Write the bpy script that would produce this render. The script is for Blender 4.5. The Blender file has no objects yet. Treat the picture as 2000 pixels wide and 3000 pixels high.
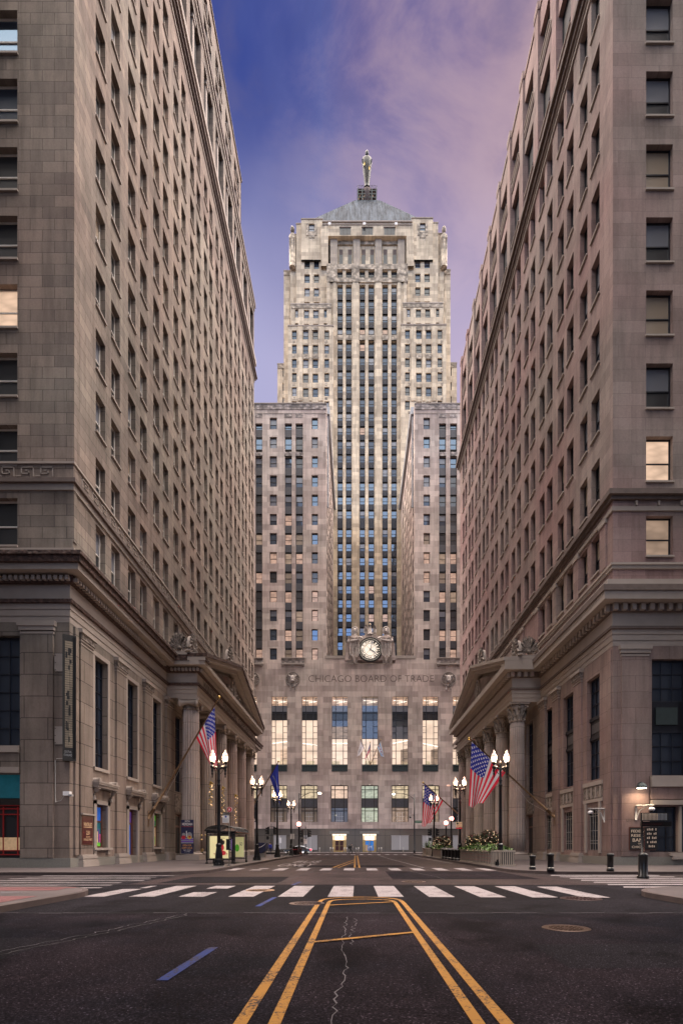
import bpy, bmesh, math, random
from mathutils import Vector, Matrix
random.seed(7)
SC = bpy.context.scene
COL = SC.collection
R = math.radians
# ---------------------------------------------------------------- camera
F_PX, HX, HY, CAMZ = 1590.0, 1044.0, 2478.0, 1.5      # focal length (px of a 2000 px wide frame), vanishing point, eye height
cd = bpy.data.cameras.new('camera'); cam = bpy.data.objects.new('camera', cd); COL.objects.link(cam)
cam.location = (0, 0, CAMZ); cam.rotation_euler = (R(90), 0, 0)
cd.sensor_fit = 'HORIZONTAL'; cd.sensor_width = 36.0; cd.lens = 36.0*F_PX/2000
cd.shift_x = -(HX-1000)/2000; cd.shift_y = (HY-1500)/2000
cd.clip_start = 0.1; cd.clip_end = 3000
SC.camera = cam
# ---------------------------------------------------------------- node helper
def ND(nt, t, **kw):
    n = nt.nodes.new(t)
    for k, v in kw.items():
        if k in n.inputs.keys() or isinstance(k, int): n.inputs[k].default_value = v
        else: setattr(n, k, v)
    return n
def mth(nt, op, a, b=None, c=None, clamp=False):
    n = nt.nodes.new('ShaderNodeMath'); n.operation = op; n.use_clamp = clamp
    for i, v in enumerate((a, b, c)):
        if v is None: continue
        if isinstance(v, (int, float)): n.inputs[i].default_value = v
        else: nt.links.new(v, n.inputs[i])
    return n.outputs[0]
def mixc(nt, f, a, b, mode='MIX'):
    n = nt.nodes.new('ShaderNodeMix'); n.data_type = 'RGBA'; n.blend_type = mode
    for i, v in ((0, f), (6, a), (7, b)):
        if isinstance(v, (int, float)): n.inputs[i].default_value = v
        elif isinstance(v, (tuple, list)): n.inputs[i].default_value = (v[0], v[1], v[2], 1)
        else: nt.links.new(v, n.inputs[i])
    return n.outputs[2]
def ramp(nt, f, stops, interp='LINEAR'):
    n = nt.nodes.new('ShaderNodeValToRGB'); cr = n.color_ramp; cr.interpolation = interp
    while len(cr.elements) < len(stops): cr.elements.new(0.5)
    for e, (p, c) in zip(cr.elements, stops):
        e.position = p; e.color = (c, c, c, 1) if isinstance(c, (int, float)) else (c[0], c[1], c[2], 1)
    nt.links.new(f, n.inputs[0]); return n.outputs[0]
def smooth(nt, v, a, b):
    n = nt.nodes.new('ShaderNodeMapRange'); n.interpolation_type = 'SMOOTHSTEP'
    nt.links.new(v, n.inputs[0]); n.inputs[1].default_value = a; n.inputs[2].default_value = b; return n.outputs[0]
# ---------------------------------------------------------------- sky
W = bpy.data.worlds.new('World'); SC.world = W; W.use_nodes = True
nt = W.node_tree; nt.nodes.clear()
tc = nt.nodes.new('ShaderNodeTexCoord'); sp = nt.nodes.new('ShaderNodeSeparateXYZ'); nt.links.new(tc.outputs['Generated'], sp.inputs[0])
dx, dy, dz = sp.outputs
mp = ND(nt, 'ShaderNodeMapping'); nt.links.new(tc.outputs['Generated'], mp.inputs[0]); mp.inputs['Rotation'].default_value = (0.3, 0.5, 0.2); mp.inputs['Scale'].default_value = (3.2, 1.3, 2.6)
ns = ND(nt, 'ShaderNodeTexNoise', Scale=2.1, Detail=5.0, Roughness=0.52); nt.links.new(mp.outputs[0], ns.inputs['Vector'])
ns2 = ND(nt, 'ShaderNodeTexNoise', Scale=3.0, Detail=3.0, Roughness=0.5); nt.links.new(tc.outputs['Generated'], ns2.inputs['Vector'])
t = mth(nt, 'MULTIPLY_ADD', dx, 2.75, 0.40)
t = mth(nt, 'ADD', t, mth(nt, 'MULTIPLY_ADD', ns.outputs[0], 1.25, -0.62))
sky = ramp(nt, t, [(0.0, (.036, .063, .28)), (0.22, (.072, .10, .325)), (0.45, (.155, .13, .31)), (0.68, (.26, .19, .33)), (1.0, (.41, .285, .345))])
mp2 = ND(nt, 'ShaderNodeMapping'); nt.links.new(tc.outputs['Generated'], mp2.inputs[0]); mp2.inputs['Rotation'].default_value = (0.0, 0.9, 0.0); mp2.inputs['Scale'].default_value = (2.2, 1.0, 6.0)
ns3 = ND(nt, 'ShaderNodeTexNoise', Scale=1.9, Detail=7.0, Roughness=0.6, Distortion=0.4); nt.links.new(mp2.outputs[0], ns3.inputs['Vector'])
cl_ = mth(nt, 'MULTIPLY', smooth(nt, ns3.outputs[0], 0.45, 0.64), smooth(nt, dx, -0.16, 0.10))
sky = mixc(nt, mth(nt, 'MULTIPLY', cl_, 0.62), sky, (.50, .355, .41))
dk_ = mth(nt, 'MULTIPLY', smooth(nt, ns3.outputs[0], 0.55, 0.36), 0.72)
sky = mixc(nt, dk_, sky, (.10, .10, .26))
low = smooth(nt, mth(nt, 'ADD', dz, mth(nt, 'MULTIPLY', ns2.outputs[0], 0.12)), 0.885, 0.72)
sky = mixc(nt, mth(nt, 'MULTIPLY', low, 0.92), sky, mixc(nt, smooth(nt, dx, -0.2, 0.2), (.45, .44, .67), (.52, .43, .60)))
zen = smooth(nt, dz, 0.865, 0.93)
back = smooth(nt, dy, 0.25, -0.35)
nish = ND(nt, 'ShaderNodeTexSky'); nish.sky_type = 'NISHITA'; nish.sun_disc = False; nish.sun_elevation = R(48); nish.sun_rotation = R(180)
brt = mixc(nt, 0.55, nish.outputs[0], (1, 1, 1)); 
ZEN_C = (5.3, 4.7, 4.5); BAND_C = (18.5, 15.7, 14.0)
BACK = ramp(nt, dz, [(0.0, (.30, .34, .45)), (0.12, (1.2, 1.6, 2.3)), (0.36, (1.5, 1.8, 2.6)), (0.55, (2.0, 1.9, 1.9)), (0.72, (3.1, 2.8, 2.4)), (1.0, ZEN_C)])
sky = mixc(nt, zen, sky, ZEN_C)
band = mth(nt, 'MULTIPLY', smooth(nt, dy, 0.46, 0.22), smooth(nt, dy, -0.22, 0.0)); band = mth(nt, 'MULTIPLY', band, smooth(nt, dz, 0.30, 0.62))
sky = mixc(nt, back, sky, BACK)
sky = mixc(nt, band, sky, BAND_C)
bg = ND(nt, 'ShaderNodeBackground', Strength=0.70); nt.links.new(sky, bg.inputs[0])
bg2 = ND(nt, 'ShaderNodeBackground', Strength=0.05); nt.links.new(nish.outputs[0], bg2.inputs[0])
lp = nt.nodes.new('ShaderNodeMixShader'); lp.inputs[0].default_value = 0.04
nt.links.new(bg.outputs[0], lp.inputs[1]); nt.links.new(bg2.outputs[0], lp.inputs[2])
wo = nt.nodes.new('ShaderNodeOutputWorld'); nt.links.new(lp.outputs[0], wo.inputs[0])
# ---------------------------------------------------------------- sun (overcast, from behind the camera)
sl = bpy.data.lights.new('sun', 'SUN'); sl.energy = 0.9; sl.angle = R(16); sl.color = (1.0, .93, .84)
sun = bpy.data.objects.new('sun', sl); COL.objects.link(sun); sun.rotation_euler = (R(36), 0, R(80)); sun.location = (40, -40, 120)
vs = SC.view_settings; vs.view_transform = 'Standard'; vs.look = 'None'; vs.exposure = 0.64; vs.gamma = 1.0
SC.render.engine = 'CYCLES'
try:
    SC.cycles.max_bounces = 6; SC.cycles.diffuse_bounces = 4; SC.cycles.glossy_bounces = 3; SC.cycles.use_denoising = True
    SC.cycles.sample_clamp_indirect = 6
except Exception: pass
# ---------------------------------------------------------------- materials
M = {}
def newmat(name):
    m = bpy.data.materials.new(name); m.use_nodes = True; nt = m.node_tree
    b = nt.nodes['Principled BSDF']; M[name] = m; return m, nt, b
def simple(name, col, rough=0.6, metal=0.0, emit=None, es=1.0, var=0.12, nscale=3.0, bump=0.0, spec=None):
    m, nt, b = newmat(name)
    b.inputs['Roughness'].default_value = rough; b.inputs['Metallic'].default_value = metal
    if spec is not None: b.inputs['Specular IOR Level'].default_value = spec
    g = ND(nt, 'ShaderNodeNewGeometry'); n = ND(nt, 'ShaderNodeTexNoise', Scale=nscale, Detail=4.0); nt.links.new(g.outputs['Position'], n.inputs['Vector'])
    c = mixc(nt, n.outputs[0], tuple(x*(1-var) for x in col), tuple(min(1, x*(1+var)) for x in col))
    nt.links.new(c, b.inputs['Base Color'])
    if bump:
        bp = ND(nt, 'ShaderNodeBump', Strength=bump, Distance=0.02); nt.links.new(n.outputs[0], bp.inputs['Height']); nt.links.new(bp.outputs[0], b.inputs['Normal'])
    if emit:
        b.inputs['Emission Color'].default_value = (*emit, 1); b.inputs['Emission Strength'].default_value = es
    return m
def stone(name, c1, c2, bw=1.6, rh=0.72, mort=0.022, mcol=0.45, stain=0.35, streak=0.3, tint=None, bumpk=0.35, off=(0, 0)):
    """ashlar limestone: courses run level round every face, blocks vary, rain streaks and soot blotches"""
    m, nt, b = newmat(name)
    g = ND(nt, 'ShaderNodeNewGeometry'); s = ND(nt, 'ShaderNodeSeparateXYZ'); nt.links.new(g.outputs['Position'], s.inputs[0])
    sn = ND(nt, 'ShaderNodeSeparateXYZ'); nt.links.new(g.outputs['True Normal'], sn.inputs[0])
    side = mth(nt, 'GREATER_THAN', mth(nt, 'ABSOLUTE', sn.outputs[0]), 0.6)
    u = mth(nt, 'ADD', mth(nt, 'MULTIPLY', s.outputs[1], side), mth(nt, 'MULTIPLY', s.outputs[0], mth(nt, 'SUBTRACT', 1.0, side)))
    cv = ND(nt, 'ShaderNodeCombineXYZ'); nt.links.new(mth(nt, 'ADD', u, off[0]), cv.inputs[0]); nt.links.new(mth(nt, 'ADD', s.outputs[2], off[1]), cv.inputs[1])
    br = ND(nt, 'ShaderNodeTexBrick'); nt.links.new(cv.outputs[0], br.inputs['Vector'])
    br.offset = 0.5; br.inputs['Scale'].default_value = 1.0; br.inputs['Brick Width'].default_value = bw; br.inputs['Row Height'].default_value = rh
    br.inputs['Mortar Size'].default_value = mort; br.inputs['Mortar Smooth'].default_value = 0.3
    br.inputs['Color1'].default_value = (*c1, 1); br.inputs['Color2'].default_value = (*c2, 1)
    br.inputs['Mortar'].default_value = (c2[0]*mcol, c2[1]*mcol, c2[2]*mcol, 1)
    # soot and streaks
    n1 = ND(nt, 'ShaderNodeTexNoise', Scale=0.22, Detail=6.0, Roughness=0.6); nt.links.new(g.outputs['Position'], n1.inputs['Vector'])
    cs = ND(nt, 'ShaderNodeCombineXYZ'); nt.links.new(u, cs.inputs[0]); nt.links.new(mth(nt, 'MULTIPLY', s.outputs[2], 0.09), cs.inputs[1])
    n2 = ND(nt, 'ShaderNodeTexNoise', Scale=1.7, Detail=5.0, Roughness=0.65); nt.links.new(cs.outputs[0], n2.inputs['Vector'])
    n3 = ND(nt, 'ShaderNodeTexNoise', Scale=9.0, Detail=5.0, Roughness=0.7); nt.links.new(g.outputs['Position'], n3.inputs['Vector'])
    a = ramp(nt, n1.outputs[0], [(0.32, 1.0-stain), (0.58, 1.0)]); bb = ramp(nt, n2.outputs[0], [(0.34, 1.0-streak), (0.56, 1.0)])
    cc = ramp(nt, n3.outputs[0], [(0.25, 0.86), (0.7, 1.06)])
    col = mixc(nt, 1.0, br.outputs['Color'], a, 'MULTIPLY'); col = mixc(nt, 1.0, col, bb, 'MULTIPLY'); col = mixc(nt, 1.0, col, cc, 'MULTIPLY')
    if tint:
        n4 = ND(nt, 'ShaderNodeTexNoise', Scale=0.09, Detail=3.0); nt.links.new(g.outputs['Position'], n4.inputs['Vector'])
        col = mixc(nt, ramp(nt, n4.outputs[0], [(0.35, 0.0), (0.65, 1.0)]), col, mixc(nt, 1.0, col, tint, 'MULTIPLY'))
    nt.links.new(col, b.inputs['Base Color']); b.inputs['Roughness'].default_value = 0.85; b.inputs['Specular IOR Level'].default_value = 0.25
    h = mth(nt, 'ADD', mth(nt, 'MULTIPLY', br.outputs['Fac'], -1.0), mth(nt, 'MULTIPLY', n3.outputs[0], 0.35))
    bp = ND(nt, 'ShaderNodeBump', Strength=bumpk, Distance=0.04); nt.links.new(h, bp.inputs['Height']); nt.links.new(bp.outputs[0], b.inputs['Normal'])
    return m
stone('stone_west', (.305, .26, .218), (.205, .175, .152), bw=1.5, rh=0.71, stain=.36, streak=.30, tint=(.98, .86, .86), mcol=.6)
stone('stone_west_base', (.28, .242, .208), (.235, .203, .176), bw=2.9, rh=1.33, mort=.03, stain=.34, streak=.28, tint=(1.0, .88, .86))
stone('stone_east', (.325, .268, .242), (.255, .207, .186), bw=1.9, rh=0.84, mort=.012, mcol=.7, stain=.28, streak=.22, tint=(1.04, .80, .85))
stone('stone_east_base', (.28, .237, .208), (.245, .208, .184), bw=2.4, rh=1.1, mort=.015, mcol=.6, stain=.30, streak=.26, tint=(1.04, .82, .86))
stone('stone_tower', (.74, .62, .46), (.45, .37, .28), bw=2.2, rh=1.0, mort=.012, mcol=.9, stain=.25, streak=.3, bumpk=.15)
stone('stone_trade', (.66, .565, .50), (.40, .335, .30), bw=2.3, rh=1.15, mort=.012, mcol=.9, stain=.28, streak=.25, tint=(1.0, .93, .94), bumpk=.2)
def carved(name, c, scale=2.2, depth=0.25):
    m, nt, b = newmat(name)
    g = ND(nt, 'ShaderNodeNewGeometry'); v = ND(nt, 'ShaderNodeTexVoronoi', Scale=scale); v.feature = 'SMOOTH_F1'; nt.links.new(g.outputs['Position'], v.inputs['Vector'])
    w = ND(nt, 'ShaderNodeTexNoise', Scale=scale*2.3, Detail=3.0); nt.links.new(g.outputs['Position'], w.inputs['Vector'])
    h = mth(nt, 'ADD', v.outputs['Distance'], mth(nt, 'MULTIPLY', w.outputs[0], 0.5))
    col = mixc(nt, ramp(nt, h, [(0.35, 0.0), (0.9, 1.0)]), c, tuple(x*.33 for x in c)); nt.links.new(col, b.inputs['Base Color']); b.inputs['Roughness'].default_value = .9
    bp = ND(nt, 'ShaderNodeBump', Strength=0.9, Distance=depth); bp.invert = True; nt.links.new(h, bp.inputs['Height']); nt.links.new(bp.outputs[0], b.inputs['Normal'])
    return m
carved('carved_tower', (.50, .42, .33), 1.1); carved('carved_trade', (.42, .36, .33), 1.6); carved('carved_bank', (.27, .225, .195), 4.5, .08); carved('carved_soot', (.10, .055, .045), 5.0, .10)  # the last is a dark reddish brown for chosen cornice courses
simple('soot_moulding', (.12, .09, .08), .9, var=.35, nscale=2.5, bump=.5)  # dark brown for chosen mouldings, lettering, carved eyes and thin lines
simple('trim_light', (.31, .265, .235), .85, var=.15, nscale=1.2, bump=.2)
simple('white_coping', (.30, .31, .33), .5, var=.1)
simple('frame_white', (.66, .62, .58), .5); simple('frame_black', (.012, .014, .022), .4); simple('frame_bronze', (.035, .028, .024), .45, .3)
simple('frame_wood', (.11, .035, .022), .45); simple('iron_black', (.006, .006, .007), .32, .2, var=.3)
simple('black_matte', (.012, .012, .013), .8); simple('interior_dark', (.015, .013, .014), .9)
simple('bronze_pole', (.20, .125, .07), .35, .6); simple('gold', (.55, .38, .12), .35, .8); simple('grey_paint', (.42, .40, .38), .5)
simple('white_paint', (.72, .70, .70), .6); simple('red_stuff', (.35, .02, .03), .6); simple('granite', (.12, .105, .09), .22, var=.35, nscale=14)
simple('granite_light', (.20, .19, .17), .35, var=.25, nscale=14); simple('brass', (.5, .36, .16), .3, .8)
simple('board_white', (.34, .33, .33), .6, var=.05); simple('steel', (.42, .40, .37), .3, .8); simple('skin', (.45, .28, .21), .6); simple('hair', (.02, .015, .012), .7)
simple('cloth_black', (.012, .012, .014), .8); simple('cloth_blue', (.015, .03, .30), .8); simple('cloth_navy', (.012, .015, .05), .8); simple('denim', (.10, .14, .22), .8)
simple('concrete_planter', (.32, .30, .27), .8); simple('slat_wood', (.34, .285, .235), .7, var=.3); simple('soil', (.03, .02, .015), .95)
simple('leaf_dark', (.035, .05, .022), .6, var=.5, nscale=9); simple('leaf_green', (.09, .17, .035), .55, var=.5, nscale=9); simple('leaf_red', (.10, .02, .018), .6, var=.5, nscale=9)
simple('copper_dark', (.035, .05, .05), .5, .3, var=.3); simple('statue_metal', (.022, .026, .022), .6, .1, var=.3, nscale=.8); simple('statue_stone', (.40, .35, .32), .85, var=.25, nscale=2, bump=.4)
simple('spandrel_dark', (.012, .013, .020), .45, .3, var=.5, nscale=5, bump=.5)
simple('spandrel_grey', (.065, .062, .068), .5, .2, var=.4, nscale=3, bump=.5)
def glass(name, col, refl, rough=0.04, tintc=(.85, .92, 1.0), wob=0.02):
    m, nt, b = newmat(name)
    b.inputs['Base Color'].default_value = (*col, 1); b.inputs['Roughness'].default_value = .6
    gl = ND(nt, 'ShaderNodeBsdfGlossy', Roughness=rough); gl.inputs['Color'].default_value = (*tintc, 1)
    g = ND(nt, 'ShaderNodeNewGeometry'); n = ND(nt, 'ShaderNodeTexNoise', Scale=.9, Detail=2.0); nt.links.new(g.outputs['Position'], n.inputs['Vector'])
    bp = ND(nt, 'ShaderNodeBump', Strength=wob*10, Distance=0.02); nt.links.new(n.outputs[0], bp.inputs['Height']); nt.links.new(bp.outputs[0], gl.inputs['Normal'])
    fr = ND(nt, 'ShaderNodeFresnel', IOR=1.5)
    mx = ND(nt, 'ShaderNodeMixShader'); f = mth(nt, 'ADD', mth(nt, 'MULTIPLY', mth(nt, 'SUBTRACT', fr.outputs[0], .04), .35 if name != 'glass_side' else .04), refl, clamp=True)
    nt.links.new(f, mx.inputs[0]); nt.links.new(b.outputs[0], mx.inputs[1]); nt.links.new(gl.outputs[0], mx.inputs[2])
    nt.links.new(mx.outputs[0], nt.nodes['Material Output'].inputs[0]); return m
glass('glass_dark', (.010, .012, .016), .07); glass('glass_sky', (.012, .022, .045), .20, tintc=(.50, .72, 1.0)); glass('glass_grid', (.008, .016, .034), .10, .08, (.55, .72, 1.0)); glass('glass_deep', (.004, .005, .008), .04)
glass('glass_tower', (.008, .012, .028), .07, tintc=(.50, .70, 1.0))
glass('glass_blind', (.17, .18, .21), .06); glass('glass_hall', (.05, .055, .06), .09, tintc=(.75, .85, 1.0)); glass('glass_hall_dark', (.02, .03, .035), .02, tintc=(.6, .8, .9)); glass('glass_cream', (.34, .27, .20), .05); glass('glass_side', (.010, .010, .012), .0, tintc=(.5, .5, .55))
def lit(name, col, s, scale=1.3, lo=0.35):
    m, nt, b = newmat(name); b.inputs['Base Color'].default_value = (.05, .05, .05, 1); b.inputs['Roughness'].default_value = .15
    g = ND(nt, 'ShaderNodeNewGeometry'); mpn = ND(nt, 'ShaderNodeMapping'); mpn.inputs['Scale'].default_value = (scale, scale, scale*2.2); nt.links.new(g.outputs['Position'], mpn.inputs[0])
    n = ND(nt, 'ShaderNodeTexVoronoi', Scale=1.0); nt.links.new(mpn.outputs[0], n.inputs['Vector'])
    n2 = ND(nt, 'ShaderNodeTexNoise', Scale=.5, Detail=2.0); nt.links.new(mpn.outputs[0], n2.inputs['Vector'])
    f = mth(nt, 'ADD', mth(nt, 'MULTIPLY', n.outputs['Distance'], -.6), mth(nt, 'MULTIPLY_ADD', n2.outputs[0], 1.0, .55))
    col2 = mixc(nt, f, tuple(x*lo for x in col), col)
    nt.links.new(col2, b.inputs['Emission Color']); b.inputs['Emission Strength'].default_value = s
    return m
lit('lit_warm', (1.0, .68, .48), .6); lit('lit_pink', (1.0, .62, .46), .42, 1.0, .12); lit('lit_dim', (.50, .34, .24), .5, 1.0, .2); lit('lit_cream', (1.0, .73, .55), .72, .45, .60)
lit('lit_office', (1.0, .78, .50), .55, 1.6, .10); lit('lit_green', (.80, .85, .62), .45, 1.2, .15); lit('lit_ceiling', (1.0, .62, .42), .55, 1.5, .15)
simple('lit_bright', (.8, .7, .6), .4, emit=(1.0, .86, .72), es=1.1, var=.05); simple('lit_door', (.6, .5, .4), .4, emit=(1.0, .74, .52), es=1.5); simple('lit_red', (.14, .012, .012), .3, emit=(.8, .03, .03), es=.04)
simple('globe_glow', (.9, .8, .7), .3, emit=(1.0, .62, .36), es=2.2); simple('globe_frost', (.75, .6, .52), .25, emit=(1.0, .50, .34), es=.45)
simple('red_glow', (.9, .4, .35), .3, emit=(1.0, .28, .22), es=6.0); simple('bulb_glow', (.9, .7, .4), .3, emit=(1.0, .66, .34), es=.8)
simple('pink_bulb_glow', (.9, .7, .5), .3, emit=(1.0, .70, .50), es=.7)
simple('teal_glow', (.02, .3, .35), .3, emit=(.0, .30, .36), es=.4); simple('clock_face', (.9, .85, .75), .4, emit=(1.0, .84, .66), es=.42, var=.05)
simple('ad_glow', (.8, .75, .45), .3, emit=(.80, .72, .32), es=.22, var=.2, nscale=1.5); simple('screen_blue', (.02, .1, .4), .2, emit=(.05, .30, .85), es=.3, var=.6)
simple('tail_glow', (.6, .03, .05), .3, emit=(1, .08, .12), es=2.0); simple('warm_spot_glow', (.9, .8, .6), .3, emit=(1.0, .85, .6), es=8.0)
def paint(name, col, wear):
    m, nt, b = newmat(name); g = ND(nt, 'ShaderNodeNewGeometry'); P = g.outputs['Position']
    n1 = ND(nt, 'ShaderNodeTexNoise', Scale=26.0, Detail=6.0, Roughness=.75); n2 = ND(nt, 'ShaderNodeTexNoise', Scale=1.6, Detail=4.0); n3 = ND(nt, 'ShaderNodeTexVoronoi', Scale=2.3); n3.feature = 'DISTANCE_TO_EDGE'
    nd = ND(nt, 'ShaderNodeTexNoise', Scale=5.0, Detail=4.0); nt.links.new(P, nd.inputs['Vector']); vm = ND(nt, 'ShaderNodeVectorMath'); vm.operation = 'MULTIPLY_ADD'; nt.links.new(nd.outputs['Color'], vm.inputs[0]); vm.inputs[1].default_value = (.5, .5, .5); nt.links.new(P, vm.inputs[2])
    for n in (n1, n2): nt.links.new(P, n.inputs['Vector'])
    nt.links.new(vm.outputs[0], n3.inputs['Vector'])
    w = mth(nt, 'ADD', n1.outputs[0], mth(nt, 'MULTIPLY', n2.outputs[0], .55)); f = ramp(nt, w, [(.90-wear, 0), (1.0-wear, 1)]); f = mth(nt, 'SUBTRACT', 1.0, f); k = ramp(nt, n3.outputs['Distance'], [(.0, 1), (.012, 0)])
    c = mixc(nt, n2.outputs[0], tuple(x*.72 for x in col), tuple(x*1.12 for x in col)); c = mixc(nt, mth(nt, 'MAXIMUM', mth(nt, 'SUBTRACT', 1.0, f), k), c, (.022, .018, .020)); 
    nt.links.new(c, b.inputs['Base Color']); b.inputs['Roughness'].default_value = .75; b.inputs['Specular IOR Level'].default_value = .2; return m
paint('paint_white', (.235, .21, .218), .09); paint('paint_yellow', (.275, .135, .03), .10); paint('paint_blue', (.014, .028, .12), .14)
simple('tactile_red', (.085, .024, .026), .75, var=.35, nscale=3); simple('crack_glint_white', (.075, .068, .076), .8); simple('crack_dark', (.018, .016, .017), .95)
simple('flag_red', (.74, .010, .045), .75, var=.1); simple('flag_white', (.70, .66, .68), .75, var=.06); simple('flag_blue', (.012, .024, .30), .75, var=.2); simple('flag_sky', (.12, .42, .75), .75)
simple('sign_maroon', (.06, .006, .008), .35); simple('sign_cream', (.62, .50, .38), .5); simple('sign_red', (.45, .015, .03), .5); simple('sign_blue', (.03, .06, .28), .5); simple('sign_green', (.01, .14, .07), .5)
simple('banner_navy', (.010, .012, .055), .6); simple('banner_tan', (.20, .165, .12), .7, var=.4, nscale=4); simple('banner_orange', (.60, .28, .08), .6); simple('banner_yellow', (.60, .42, .05), .6); simple('clear_grey', (.25, .26, .28), .3)
simple('car_silver', (.62, .68, .75), .3, .5); simple('car_blue', (.10, .22, .38), .25, .3); simple('tyre', (.01, .01, .01), .8)
simple('decal_blue', (.02, .10, .45), .5, emit=(.02, .12, .5), es=.25, var=.6, nscale=2.5); simple('decal_teal', (.015, .13, .17), .5, emit=(.02, .28, .36), es=.05, var=.5, nscale=2)
simple('decal_pink', (.5, .08, .2), .5, emit=(.6, .1, .25), es=.2, var=.6, nscale=6); simple('decal_green', (.12, .4, .04), .5, emit=(.1, .4, .03), es=.25, var=.4, nscale=8)
simple('decal_cream', (.55, .38, .22), .5, emit=(.55, .36, .2), es=.2, var=.4, nscale=6); simple('decal_red', (.5, .03, .04), .5, emit=(.5, .03, .04), es=.2, var=.4, nscale=4); simple('decal_purple', (.10, .04, .22), .5, emit=(.1, .04, .25), es=.25, var=.5, nscale=4)
# metal roof
m, nt, b = newmat('roof_metal')
g = ND(nt, 'ShaderNodeNewGeometry'); mpn = ND(nt, 'ShaderNodeMapping'); mpn.inputs['Scale'].default_value = (1.0, .1, .12); nt.links.new(g.outputs['Position'], mpn.inputs[0])
n = ND(nt, 'ShaderNodeTexNoise', Scale=.9, Detail=6.0, Roughness=.7); nt.links.new(mpn.outputs[0], n.inputs['Vector'])
wv = ND(nt, 'ShaderNodeTexWave', Scale=.62, Distortion=0.0); wv.wave_profile = 'SAW'; nt.links.new(g.outputs['Position'], wv.inputs['Vector'])
c = mixc(nt, ramp(nt, n.outputs[0], [(.38, 0), (.62, 1)]), (.02, .026, .033), (.068, .084, .104)); c = mixc(nt, ramp(nt, wv.outputs[0], [(0, .35), (.12, 1)]), (.08, .09, .11), c)
nt.links.new(c, b.inputs['Base Color']); b.inputs['Roughness'].default_value = .8; b.inputs['Specular IOR Level'].default_value = .03
# asphalt
def asphalt(name, c1, c2, rough=(.35, .75), grain=60.0, gl=0.5):
    m, nt, b = newmat(name)
    g = ND(nt, 'ShaderNodeNewGeometry'); P = g.outputs['Position']
    n1 = ND(nt, 'ShaderNodeTexNoise', Scale=.16, Detail=6.0, Roughness=.62); nt.links.new(P, n1.inputs['Vector'])
    mpn = ND(nt, 'ShaderNodeMapping'); mpn.inputs['Scale'].default_value = (1.0, .08, 1.0); nt.links.new(P, mpn.inputs[0])
    n2 = ND(nt, 'ShaderNodeTexNoise', Scale=.9, Detail=4.0); nt.links.new(mpn.outputs[0], n2.inputs['Vector'])
    n3 = ND(nt, 'ShaderNodeTexNoise', Scale=grain, Detail=3.0, Roughness=.8); nt.links.new(P, n3.inputs['Vector'])
    nv = ND(nt, 'ShaderNodeTexVoronoi', Scale=grain*2.1); nt.links.new(P, nv.inputs['Vector']); nvs = ND(nt, 'ShaderNodeSeparateColor'); nt.links.new(nv.outputs['Color'], nvs.inputs[0])
    n4 = ND(nt, 'ShaderNodeTexVoronoi', Scale=.33); n4.feature = 'DISTANCE_TO_EDGE'
    nd = ND(nt, 'ShaderNodeTexNoise', Scale=1.3, Detail=5.0); nt.links.new(P, nd.inputs['Vector'])
    vm = ND(nt, 'ShaderNodeVectorMath'); vm.operation = 'ADD'; nt.links.new(P, vm.inputs[0]); vs_ = ND(nt, 'ShaderNodeVectorMath'); vs_.operation = 'SCALE'; nt.links.new(nd.outputs['Color'], vs_.inputs[0]); vs_.inputs['Scale'].default_value = 1.6; nt.links.new(vs_.outputs[0], vm.inputs[1]); nt.links.new(vm.outputs[0], n4.inputs['Vector'])
    n5 = ND(nt, 'ShaderNodeTexNoise', Scale=.75, Detail=5.0, Roughness=.6, Distortion=.6); nt.links.new(P, n5.inputs['Vector'])
    c = mixc(nt, ramp(nt, n1.outputs[0], [(.41, 0), (.60, 1)]), c1, c2)
    c = mixc(nt, 1.0, c, ramp(nt, n5.outputs[0], [(.34, .55), (.47, 1.0), (.60, 1.0), (.72, 1.45)]), 'MULTIPLY')
    c = mixc(nt, 1.0, c, ramp(nt, n2.outputs[0], [(.3, .72), (.7, 1.2)]), 'MULTIPLY')
    c = mixc(nt, 1.0, c, ramp(nt, n3.outputs[0], [(.35, .35), (.55, 1.0), (.66, 2.6), (.76, 7.0)]), 'MULTIPLY')
    c = mixc(nt, 1.0, c, ramp(nt, nvs.outputs[0], [(.0, .5), (.3, .9), (.80, 1.1), (.90, 2.0), (.96, 4.0)], 'CONSTANT'), 'MULTIPLY')
    crk = ramp(nt, n4.outputs['Distance'], [(0.0, .35), (.012, 1.0)]); c = mixc(nt, ramp(nt, n1.outputs[0], [(.5, 0), (.56, 1)]), c, mixc(nt, 1.0, c, crk, 'MULTIPLY'))
    nt.links.new(c, b.inputs['Base Color'])
    r = ramp(nt, n1.outputs[0], [(.3, rough[0]), (.7, rough[1])]); nt.links.new(r, b.inputs['Roughness']); b.inputs['Specular IOR Level'].default_value = gl
    bp = ND(nt, 'ShaderNodeBump', Strength=.5, Distance=.01); nt.links.new(n3.outputs[0], bp.inputs['Height']); nt.links.new(bp.outputs[0], b.inputs['Normal'])
    return m
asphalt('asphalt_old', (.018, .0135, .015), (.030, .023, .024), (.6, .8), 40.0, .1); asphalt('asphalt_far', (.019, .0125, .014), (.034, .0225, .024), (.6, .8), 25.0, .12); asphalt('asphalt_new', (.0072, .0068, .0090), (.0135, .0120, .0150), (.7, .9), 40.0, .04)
asphalt('asphalt_near', (.0062, .0060, .0086), (.0200, .0150, .0185), (.7, .9), 34.0, .03)
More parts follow.
